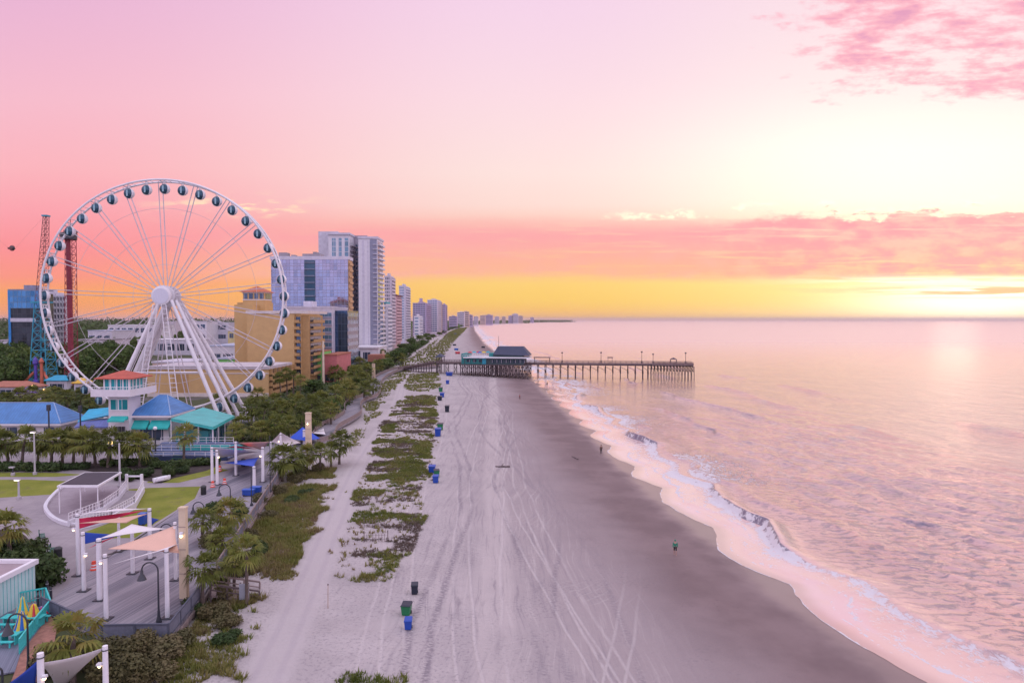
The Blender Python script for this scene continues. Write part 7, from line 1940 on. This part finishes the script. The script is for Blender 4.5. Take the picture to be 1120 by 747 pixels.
for px, hgt in ((614.5, 4.2), (657.5, 4.4), (702.5, 4.8), (715, 3.8), (751, 4.4)):
    s = s_at(px); q = onp(s, W2 - .3, DZ); t = thing('pier_lamp', 'lamp post on the pier railing, %s from the shore' % ORD[[614.5, 657.5, 702.5, 715, 751].index(px)], 'lamp post', q, 'lamp posts along the pier')
    MB().tube(q, q + Vector((0, 0, hgt)), .12, .09, 8).build('post', PWD, t); l_ = MB().lathe(q + Vector((0, 0, hgt)), [(.1, 0), (.42, .1), (.46, .35), (.15, .62), (.03, .8)], 10).build('lamp_head', DARK_STEEL, t)
    MB().box(q.x - .3, q.y - .3, DZ, q.x + .3, q.y + .3, DZ + .9).build('plinth', PW, t)
def shelter(p0, p1, h, label, peak=0.0):
    s0, s1 = s_at(p0), s_at(p1); t = thing('pier_shelter', label, 'shelter', onp((s0 + s1) / 2, 0, DZ), 'small shelters on the pier')
    b = MB()
    for s in (s0 + .3, s1 - .3):
        for c in (-1.2, 1.2): pbox(b, s - .08, s + .08, c - .08, c + .08, DZ, DZ + h)
    b.build('posts', PWD, t)
    r = MB(); n = [onp(s0, -1.8, DZ + h), onp(s1, -1.8, DZ + h), onp(s1, 1.8, DZ + h), onp(s0, 1.8, DZ + h)]
    if peak:
        c = onp((s0 + s1) / 2, 0, DZ + h + peak)
        for i in range(4): r.quad(n[i], n[(i + 1) % 4], c)
        r.quad(*n[::-1])
    else: pbox(r, s0, s1, -1.8, 1.8, DZ + h, DZ + h + .3)
    r.build('roof', M('shelter_roof', (0.12, 0.08, 0.09), .8), t)
    b = MB(); pbox(b, s0 + .6, s1 - .6, -.3, .3, DZ + .4, DZ + .5); pbox(b, s0 + .8, s0 + .9, -.25, .25, DZ, DZ + .4); pbox(b, s1 - .9, s1 - .8, -.25, .25, DZ, DZ + .4); b.build('bench_seat', PW, t)
shelter(584, 602, 2.3, 'long flat-roofed shelter where the pier leaves the pier house'); shelter(664.5, 670.5, 2.5, 'small flat-roofed shelter in the middle of the pier'); shelter(733, 741, 2.0, 'small peaked shelter near the end of the pier', .9)
# pier house over the beach
TEALP = M('pier_teal_paint', (0.02, 0.22, 0.22), 0.6); DKB = M('dark_blue_shingles', (0.045, 0.055, 0.10), 0.7, var=.2, scale=2); DKW = M('dark_teal_boards', (0.05, 0.09, 0.10), 0.7)
ph = thing('pier_house', 'dark blue-roofed pier house with teal walls on a thicket of piles over the beach', 'pier house', onp(s_at(545), 0, 1))
s0, s1, s2 = s_at(507.5), s_at(536), s_at(579)
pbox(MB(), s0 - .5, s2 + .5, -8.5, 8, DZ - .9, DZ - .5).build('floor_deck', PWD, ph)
pbox(MB(), s0, s_at(513), -6, 6, DZ - .49, DZ + 4.2).build('end_block', TEALP, ph)
wl_ = pbox(MB(), s_at(511), s2 - 2, -6.5, 6, DZ - .495, DZ + 2.3).build('lower_wall', DKW, ph)
pbox(MB(), s_at(512), s_at(534), -6.6, -6.51, DZ - .4, DZ + 2.2).build('teal_boards', TEALP, ph)
for i in range(3): pbox(MB(), s_at(513.5 + i * 6.5), s_at(517.5 + i * 6.5), -6.68, -6.61, DZ + .4, DZ + 1.7).build('window', PANE, ph)
for i in range(8): pbox(MB(), s_at(540 + i * 4.7), s_at(543.4 + i * 4.7), -6.6, -6.51, DZ + .2, DZ + 1.7).build('window', PANE, ph)
pbox(MB(), s_at(530.5), s_at(534.5), -7.1, -6.7, DZ - .4, DZ + 2.6).build('turquoise_door', M('turquoise_paint', (0.02, 0.30, 0.42), .6), ph)
pbox(MB(), s_at(510.5), s2 + .5, -8.3, 6.4, DZ + 2.31, DZ + 2.75).build('porch_roof', M('white_membrane', (0.66, 0.66, 0.70), .6), ph)
u0, u1 = s_at(545), s_at(572.5)
pbox(MB(), s_at(541), s2 - 3, -4.2, 5.5, DZ + 2.76, DZ + 4.0).build('upper_wall', DKW, ph)
r = MB(); zb_, zt_ = DZ + 3.9, DZ + 7.4
n = [onp(s_at(541), -5.2, zb_), onp(s2 + .5, -5.2, zb_ - .5), onp(s2 + .5, 6.5, zb_ - .5), onp(s_at(541), 6.5, zb_)]; m_ = [onp(u0, -1.8, zt_), onp(u1, -1.8, zt_), onp(u1, 3.2, zt_), onp(u0, 3.2, zt_)]
for i in range(4): r.quad(n[i], n[(i + 1) % 4], m_[(i + 1) % 4], m_[i])
r.quad(*m_); r.quad(*n[::-1]); r.build('upper_roof', DKB, ph)
pbox(MB(), s_at(536), s_at(545), -3, 5, DZ + 2.77, DZ + 4.4).build('stair_block', TEALP, ph)
rl = MB(); pbox(rl, s_at(510), s_at(537), -8.0, -7.9, DZ + 3.65, DZ + 3.78); pbox(rl, s_at(510), s_at(537), 6.0, 6.1, DZ + 3.65, DZ + 3.78)
for i in range(12):
    s = lerp(s_at(510), s_at(537), i / 11); pbox(rl, s - .05, s + .05, -8.0, -7.9, DZ + 2.76, DZ + 3.65); pbox(rl, s - .05, s + .05, 6.0, 6.1, DZ + 2.76, DZ + 3.65)
rl.build('roof_rail', WHITE, ph)
for i in range(16):
    s = lerp(s0, s2, i / 15)
    for c in (-7.8, -3, 2, 7):
        q = onp(s, c); MB().tube((q.x, q.y, gz(q.x, q.y) - .6), (q.x, q.y, DZ - .9), .24, .22, 6).build('pile', PWD, ph)
    b = MB(); b.tube(onp(s, -7.8, 1.6), onp(s + (s2 - s0) / 15 * .9, -7.8, DZ - 1.0), .12, n=4).tube(onp(s, -7.6, DZ - 1.0), onp(s + (s2 - s0) / 15 * .9, -7.6, 1.6), .12, n=4)
    b.build('cross_brace', PWD, ph)
q = onp(s_at(546.5), -3, DZ + 3); fp = thing('flagpole', 'bare flagpole rising from the pier house roof', 'flagpole', onp(s_at(546.5), -3, DZ + 2.76))
MB().tube(q, q + Vector((0, 0, 9)), .13, .06, 8).build('pole', DARK_STEEL, fp); MB().sphere(q + Vector((0, 0, 9.1)), .18, 8).build('finial', GREYP, fp)
cols_ = [(REDC, 'red'), (TUR, 'turquoise'), (REDC, 'crimson'), (BLC, 'blue'), (YEL, 'yellow'), (TUR, 'teal')]
for i, px in enumerate((515, 518.5, 522, 525.5, 529, 533)):
    q = onp(s_at(px), -2 + (i % 3) * 2, DZ + 2.76); t = thing('roof_umbrella', 'open %s umbrella on the pier house roof terrace, %s from the shore' % (cols_[i][1], ORD[i]), 'umbrella', q, 'umbrellas on the pier house roof')
    MB().tube(q, q + Vector((0, 0, 2.2)), .05, n=6).build('pole', WHITE, t); MB().lathe(q + Vector((0, 0, 1.7)), [(1.25, 0), (1.2, .06), (.6, .4), (.03, .62)], 8).build('canopy', cols_[i][0], t)
# land gate of the pier
q = onp(s_at(481.5), 0, 2.5); gt_ = thing('pier_gate', 'small roofed wooden gate at the landward end of the pier', 'gate', (q.x, q.y, 2.5))
b = MB()
for c in (-2.6, 2.6):
    for ds in (-1.2, 1.2): pbox(b, s_at(481.5) + ds - .15, s_at(481.5) + ds + .15, c - .15, c + .15, 2.0, DZ + 2.4)
b.build('posts', PWD, gt_)
r = MB(); sg = s_at(481.5); n = [onp(sg - 1.9, -3.3, DZ + 2.4), onp(sg + 1.9, -3.3, DZ + 2.4), onp(sg + 1.9, 3.3, DZ + 2.4), onp(sg - 1.9, 3.3, DZ + 2.4)]; m_ = [onp(sg, -2, DZ + 3.8), onp(sg, 2, DZ + 3.8)]
r.quad(n[0], n[1], m_[0]).quad(n[1], n[2], m_[1], m_[0]).quad(n[2], n[3], m_[1]).quad(n[3], n[0], m_[0], m_[1]).quad(*n[::-1]); r.build('roof', DKB, gt_)
# approach ramp from the beach walk up to the pier
e_ = pw[-1]; rp_ = thing('pier_approach', 'dark wooden approach rising from the walk to the pier house', 'walkway', (e_.x, e_.y, 2.5))
t0_ = onp(.2, 0, DZ); t_m = Vector((lerp(pw[-8].x, t0_.x, .1), lerp(pw[-8].y, t0_.y, .1), 3.2))
for c, h0, h1, nm, mt in ((0, -.3, 0, 'deck', PW), (-2.9, .9, 1.05, 'top_rail', PW), (2.9, .9, 1.05, 'top_rail', PW), (-2.9, .1, .6, 'rail_boards', PW), (2.9, .1, .6, 'rail_boards', PW)):
    d_ = (t0_ - pw[-8]); d_.z = 0; d_.normalize(); m2_ = Vector((-d_.y, d_.x, 0)); w = 3.0 if c == 0 else .08
    A0, A1 = pw[-8] + m2_ * c, t0_ + m2_ * c; A0.z = 2.6; b = MB()
    P8 = [A0 - m2_ * w, A0 + m2_ * w, A1 + m2_ * w, A1 - m2_ * w]
    lo_ = [p + Vector((0, 0, h0)) for p in P8]; hi_ = [p + Vector((0, 0, h1)) for p in P8]
    b.quad(*lo_[::-1]).quad(*hi_)
    for i in range(4): b.quad(lo_[i], lo_[(i + 1) % 4], hi_[(i + 1) % 4], hi_[i])
    b.build(nm, mt, rp_)
b = MB()
for i in range(1, 7):
    for c in (-2.5, 2.5):
        q = pw[-8].lerp(t0_, i / 7) + m2_ * c; b.tube((q.x, q.y, gz(q.x, q.y) - .5), (q.x, q.y, lerp(2.6, DZ, i / 7) - .3), .2, n=6)
b.build('piles', PWD, rp_)

# ------------------------------------------------------------------ bins on the beach
def binmat(n, c): return M(n, c, 0.4, var=.08)
BGREEN = binmat('green_plastic', (0.01, 0.16, 0.06)); BBLUE = binmat('cobalt_plastic', (0.01, 0.06, 0.36)); BNAVY = binmat('navy_plastic', (0.012, 0.018, 0.035))
def wheelie(px, py, mat, label, h=1.15, w=.72, rot=0.0):
    c = GG(px, py); t = thing('wheelie_bin', label, 'bin', c, 'wheeled bins on the beach', rot)
    n = MB(); h0 = h * .86
    for z_, k_, dy in ((.06, .80, 0), (h0, 1.0, .03)):
        for sx, sy in ((-1, -1), (1, -1), (1, 1), (-1, 1)): n.v.append((sx * w / 2 * k_, sy * w / 2 * k_ + dy, z_))
    n.f = [(0, 1, 5, 4), (1, 2, 6, 5), (2, 3, 7, 6), (3, 0, 4, 7), (4, 5, 6, 7), (3, 2, 1, 0)]
    n.box(-w * .54, -w * .5, h0 - .06, w * .54, -w * .40 - .08, h0 - .005)
    n.build('body', mat, t, local=True)
    l_ = MB(); l_.v = [(-w * .54, -w * .54, h0 + .003), (w * .54, -w * .54, h0 + .003), (w * .54, w * .6, h0 + .003), (-w * .54, w * .6, h0 + .003), (-w * .46, -w * .4, h0 + .07), (w * .46, -w * .4, h0 + .07), (w * .5, w * .56, h0 + .16), (-w * .5, w * .56, h0 + .16)]
    l_.f = [(0, 1, 5, 4), (1, 2, 6, 5), (2, 3, 7, 6), (3, 0, 4, 7), (4, 5, 6, 7), (3, 2, 1, 0)]
    l_.build('lid', BNAVY if mat is BGREEN else mat, t, local=True)
    MB().tube((-w * .45, w * .62, h0 + .05), (w * .45, w * .62, h0 + .05), .03, n=6).build('handle', BNAVY, t, local=True)
    for sx in (-1, 1): MB().lathe((sx * w * .42 - .04, w * .42, .12), [(.02, 0), (.13, 0), (.13, .08), (.02, .08)], 12, 'x').build('wheel', DARK_STEEL, t, local=True)
    return t
for a in ((453.5, 649.5, BNAVY, 'dark navy bin on the sand, farthest of the near trio', 1.0, .62, .1), (444.5, 672, BGREEN, 'green bin with open dark lid on the sand, middle of the near trio', 1.0, .80, -.1), (446.5, 688, BBLUE, 'bright blue bin on the sand, nearest of all to the camera', .9, .62, .05),
          (476.5, 528, BBLUE, 'blue bin on the sand in front of a green one', 1.25, .9, 0), (477.5, 521.5, BGREEN, 'green bin touching the blue one halfway up the beach', 1.25, .9, .2), (472.5, 517, BBLUE, 'blue bin a step apart from the green and blue pair', 1.3, 1.1, 0),
          (479, 477, BBLUE, 'blue bin beside a green one, third cluster up the beach', 1.9, 1.3, 0), (481.5, 470, BGREEN, 'green bin beside a blue one, third cluster up the beach', 1.6, 1.3, 0), (489, 450.5, BNAVY, 'lone dark bin standing out on the open sand', 1.9, 1.2, 0),
          (481, 438, BNAVY, 'dark bin at the sand path mouth, left of a pair', 1.5, 1.4, 0), (483.5, 434.5, BBLUE, 'blue bin at the sand path mouth, right of a pair', 1.6, 1.4, 0), (482, 428.5, BGREEN, 'small green bin farther along the dune edge', 1.7, 1.4, 0), (489.5, 420, BBLUE, 'small blue bin on the sand short of the pier', 1.6, 1.3, 0), (491.5, 411, BBLUE, 'wide blue bin in the shade of the pier', 1.7, 3.0, 0)):
    wheelie(*a)
# upright marker pole, driftwood, low dark heap
g = GG(358.5, 665); t = thing('marker_pole', 'thin pale marker pole stuck in the sand by the track', 'pole', g)
MB().tube(g - Vector((0, 0, .4)), g + Vector((.03, 0, 2.1)), .045, .035, 8).build('shaft', M('pale_bamboo', (0.46, 0.36, 0.30), .8), t); MB().tube(g + Vector((.03, 0, 2.02)), g + Vector((.03, 0, 2.14)), .055, .05, 8).build('tip', WOOD_D, t)
def log(px, py, L, r, ang, label):
    c = GG(px, py); d = Vector((math.cos(ang), math.sin(ang), 0)); b = MB(); n = 7; rr = random.Random(px)
    pts = [c + d * L * (i / n - .5) + Vector((rr.uniform(-1, 1) * r * .5, rr.uniform(-1, 1) * r * .5, r * .5 + rr.uniform(-.3, .3) * r)) for i in range(n + 1)]
    b.path(pts, [r * rr.uniform(.55, 1.1) for _ in pts], 7)
    b.path([pts[3], pts[3] + d * r * 2 + Vector((.2 * r, r * 3, r * 2.0))], [r * .5, r * .15], 5); tag(b.build('driftwood', WOOD_D), label, 'driftwood', 'driftwood on the beach')
log(550, 511, 2.6, .22, .1, 'dark driftwood log lying on the open sand'); log(629, 501, 3.0, .13, 1.9, 'thin driftwood branch on the damp sand')

# ------------------------------------------------------------------ people
SKIN = M('skin', (0.42, 0.25, 0.19), .6, var=.05)
def skin_mesh(name, verts, edges, radii, mat, parent, root=0):
    me = bpy.data.meshes.new(name); me.from_pydata(verts, edges, []); o = bpy.data.objects.new(name, me); COL.objects.link(o); o.parent = parent
    md = o.modifiers.new('skin', 'SKIN'); md.use_smooth_shade = True
    if not me.skin_vertices:
        bpy.context.view_layer.objects.active = o
    sv_ = me.skin_vertices[0].data if me.skin_vertices else None
    if sv_:
        for i, r in enumerate(radii): sv_[i].radius = (r, r) if not isinstance(r, tuple) else r; sv_[i].use_root = (i == root)
    ss = o.modifiers.new('smooth', 'SUBSURF'); ss.levels = 1; ss.render_levels = 2
    me.materials.append(mat); return o
def person(p, face, label, top, legs, hair, h=1.74, stride=.16, arm=.12, long_legs=True, holds=False):
    """one continuous body with clothes over it; stride and arm set the pose"""
    t = thing('person', label, 'person', p, 'people on the beach', face); k = h / 1.75
    s_, a_ = stride, arm
    V = [(0, 0, .95), (0, 0, 1.15), (0, 0, 1.38), (0, 0, 1.50), (0, .02, 1.60), (0, .03, 1.68),
         (-.19, 0, 1.41), (-.24, -.04 - a_ * .4, 1.14), (-.23, .10 - a_, .90), (-.22, .14 - a_, .80),
         (.19, 0, 1.41), (.24, -.04 + a_ * .4, 1.14), (.23, .10 + a_, .90), (.22, .14 + a_, .80),
         (-.10, 0, .90), (-.11, s_ * .55, .50), (-.11, s_ * .9 - .06, .09), (-.11, s_ * .9 + .12, .04),
         (.10, 0, .90), (.11, -s_ * .35, .50), (.11, -s_ - .04, .10), (.11, -s_ + .14, .04)]
    E = [(0, 1), (1, 2), (2, 3), (3, 4), (4, 5), (2, 6), (6, 7), (7, 8), (8, 9), (2, 10), (10, 11), (11, 12), (12, 13), (0, 14), (14, 15), (15, 16), (16, 17), (0, 18), (18, 19), (19, 20), (20, 21)]
    Rd = [(.14, .10), (.125, .09), (.15, .095), .055, .085, .085, .06, .042, .032, .035, .06, .042, .032, .035, .085, .058, .04, .035, .085, .058, .04, .035]
    V = [(x * k, y * k, z * k) for x, y, z in V]
    skin_mesh('body', V, E, Rd, SKIN, t)
    # hands: palm with five short fingers each
    hd = MB()
    for i in (9, 13):
        c = Vector(V[i]); sg = -1 if i == 9 else 1
        hd.sphere(c + Vector((0, .01, -.05)), .045, 8, .55, .9, 1.15)
        for f in range(4): hd.path([c + Vector((0, -.025 + f * .02, -.085)), c + Vector((-.008 * sg, -.02 + f * .02, -.125)), c + Vector((-.025 * sg, -.015 + f * .02, -.150 + abs(f - 1.5) * .008))], [.010, .009, .007], 5)
        hd.path([c + Vector((0, .035, -.04)), c + Vector((-.012 * sg, .062, -.075)), c + Vector((-.02 * sg, .066, -.10))], [.012, .010, .007], 5)
    hd.build('hands', SKIN, t, local=True, smooth=True)
    fc = MB(); c = Vector((0, .03 * k, 1.655 * k))
    fc.sphere(c + Vector((0, .10, -.005)), .018, 6).sphere(c + Vector((-.095, .01, 0)), .022, 6, .5, 1, 1.3).sphere(c + Vector((.095, .01, 0)), .022, 6, .5, 1, 1.3).box(-.025, c.y + .083, c.z - .055, .025, c.y + .094, c.z - .045)
    for sx in (-.035, .035): fc.sphere(c + Vector((sx, .086, .02)), .011, 6)
    fc.build('face', SKIN, t, local=True, smooth=True)
    ti = [0, 1, 2, 6, 7, 8, 10, 11, 12]; re = {v: i for i, v in enumerate(ti)}
    skin_mesh('jacket', [V[i] for i in ti], [(re[a], re[b_]) for a, b_ in E if a in re and b_ in re], [(.165, .125), (.155, .12), (.175, .12), .078, .06, .05, .078, .06, .05], top, t)
    li = [0, 14, 15, 18, 19] + ([16, 20] if long_legs else []); re = {v: i for i, v in enumerate(li)}
    skin_mesh('trousers', [V[i] for i in li], [(re[a], re[b_]) for a, b_ in E if a in re and b_ in re], [(.15, .115), .10, .075, .10, .075] + ([.055, .055] if long_legs else []), legs, t)
    hm = MB(); hm.sphere(c + Vector((0, -.02, .035)), .112, 12, .92, 1.0, .95); hm.sphere(c + Vector((0, -.07, -.03)), .085, 10, 1, .7, 1.1); hm.build('hair', hair, t, local=True, smooth=True)
    return t
HAIR = M('brown_hair', (0.05, 0.03, 0.02), .7); GRNJ = M('green_jacket_cloth', (0.02, 0.22, 0.14), .8); BLKC = M('black_cloth', (0.02, 0.02, 0.026), .85); RDC = M('rust_cloth', (0.30, 0.05, 0.05), .8); BRN = M('brown_cloth', (0.12, 0.075, 0.06), .8)
gk = lambda px, py: GG(px, py)
person(gk(738.5, 607), 2.9, 'walker in a green jacket and dark shorts on the wet sand', GRNJ, BLKC, GRNJ, 1.72, .16, .1, False)
person(gk(657.5, 496.5), .3, 'figure in brown clothes standing at the waterline', BRN, BLKC, HAIR, 1.8, .08, .05)
person(gk(568.5, 437), 1.0, 'figure in a rust red top on the beach near the pier', RDC, BRN, HAIR, 1.75, .14, .1)
person(gk(598.5, 422.5), 2.0, 'tiny dark figure at the edge of the surf near the pier', BLKC, BLKC, HAIR, 1.75, .14, .1)
person(gk(539.5, 412.5), .5, 'tiny pale-shirted figure under the pier house', WHITE, BLKC, HAIR, 1.75, .1, .1)
# equipment left on the upper beach beyond the pier
for i, (px, py, mt, lb) in enumerate([(500.5, 387, REDC, 'red-covered stack of loungers beyond the pier'), (499, 383, BLC, 'blue-covered stack of loungers beyond the pier'), (497, 378, BNAVY, 'dark stack of loungers farther up the beach'), (498, 365.5, BLC, 'small distant stack of beach gear'), (528.5, 380.5, BNAVY, 'dark beach buggy near the water beyond the pier')]):
    g = GG(px, py); t = thing('beach_gear', lb, 'beach gear', g, 'beach gear beyond the pier'); w = 3.2
    MB().box(g.x - w / 2, g.y - 1.2, g.z - .1, g.x + w / 2, g.y + 1.2, g.z + 1.2).build('stack', mt, t); MB().box(g.x - w / 2 - .2, g.y - 1.4, g.z + 1.201, g.x + w / 2 + .2, g.y + 1.4, g.z + 1.5).build('cover', mt, t)
    for sx in (-1, 1): MB().lathe((g.x + sx * w * .35, g.y - 1.38, g.z + .3), [(.02, 0), (.4, 0), (.4, .16), (.02, .16)], 12, 'y').build('wheel', DARK_STEEL, t)
# sand fences in the dunes
def sand_fence(p0, p1, label, h=1.0):
    a, c = GG(*p0), GG(*p1); L = (c - a).length; n = int(L / .3); b = MB(); rr = random.Random(p0[0])
    t = thing('sand_fence', label, 'sand fence', a, 'slatted sand fences in the dunes')
    for i in range(n + 1):
        q = a.lerp(c, i / n); z = gz(q.x, q.y); x_ = rr.uniform(-.04, .04); b.box(q.x - .025, q.y - .03, z - .2, q.x + .025, q.y + .03, z + h + x_ - .1)
    b.build('slats', WOOD, t); b = MB()
    for i in range(0, n + 1, 8):
        q = a.lerp(c, i / n); z = gz(q.x, q.y); b.tube((q.x, q.y + .06, z - .3), (q.x, q.y + .06, z + h + .25), .05, n=6)
    b.build('stakes', WOOD_D, t); b = MB()
    for hz in (.3, .75):
        for i in range(0, n, 2):
            q0 = a.lerp(c, i / n); q1 = a.lerp(c, min(1, (i + 2) / n)); b.tube((q0.x, q0.y - .035, gz(q0.x, q0.y) + h * hz), (q1.x, q1.y - .035, gz(q1.x, q1.y) + h * hz), .012, n=4)
    b.build('wires', DARK_STEEL, t)
sand_fence((398, 577), (420, 575), 'slatted sand fence nearest the camera in the dune grass'); sand_fence((398, 593), (424, 592), 'slatted sand fence one row nearer the dune toe'); sand_fence((432, 493), (446, 491), 'slatted sand fence in the middle dune patch', .9); sand_fence((452, 438), (462, 437), 'slatted sand fence by the path mouth to the pier', 1.3)

# ------------------------------------------------------------------ sea air
def haze_box():
    m = bpy.data.materials.new('haze'); m.use_nodes = True; t = m.node_tree; t.nodes.remove(t.nodes['Principled BSDF'])
    v = t.nodes.new('ShaderNodeVolumePrincipled'); v.inputs['Color'].default_value = (0.92, 0.80, 0.88, 1); v.inputs['Density'].default_value = HAZE; v.inputs['Anisotropy'].default_value = 0.3
    t.links.new(v.outputs[0], t.nodes['Material Output'].inputs['Volume'])
    o = MB().box(-42000, -2500, -7.5, 42000, 42000, 110).build('haze', m); o['kind'] = 'stuff'
    return o
HAZE = 4.2e-5
haze_box()
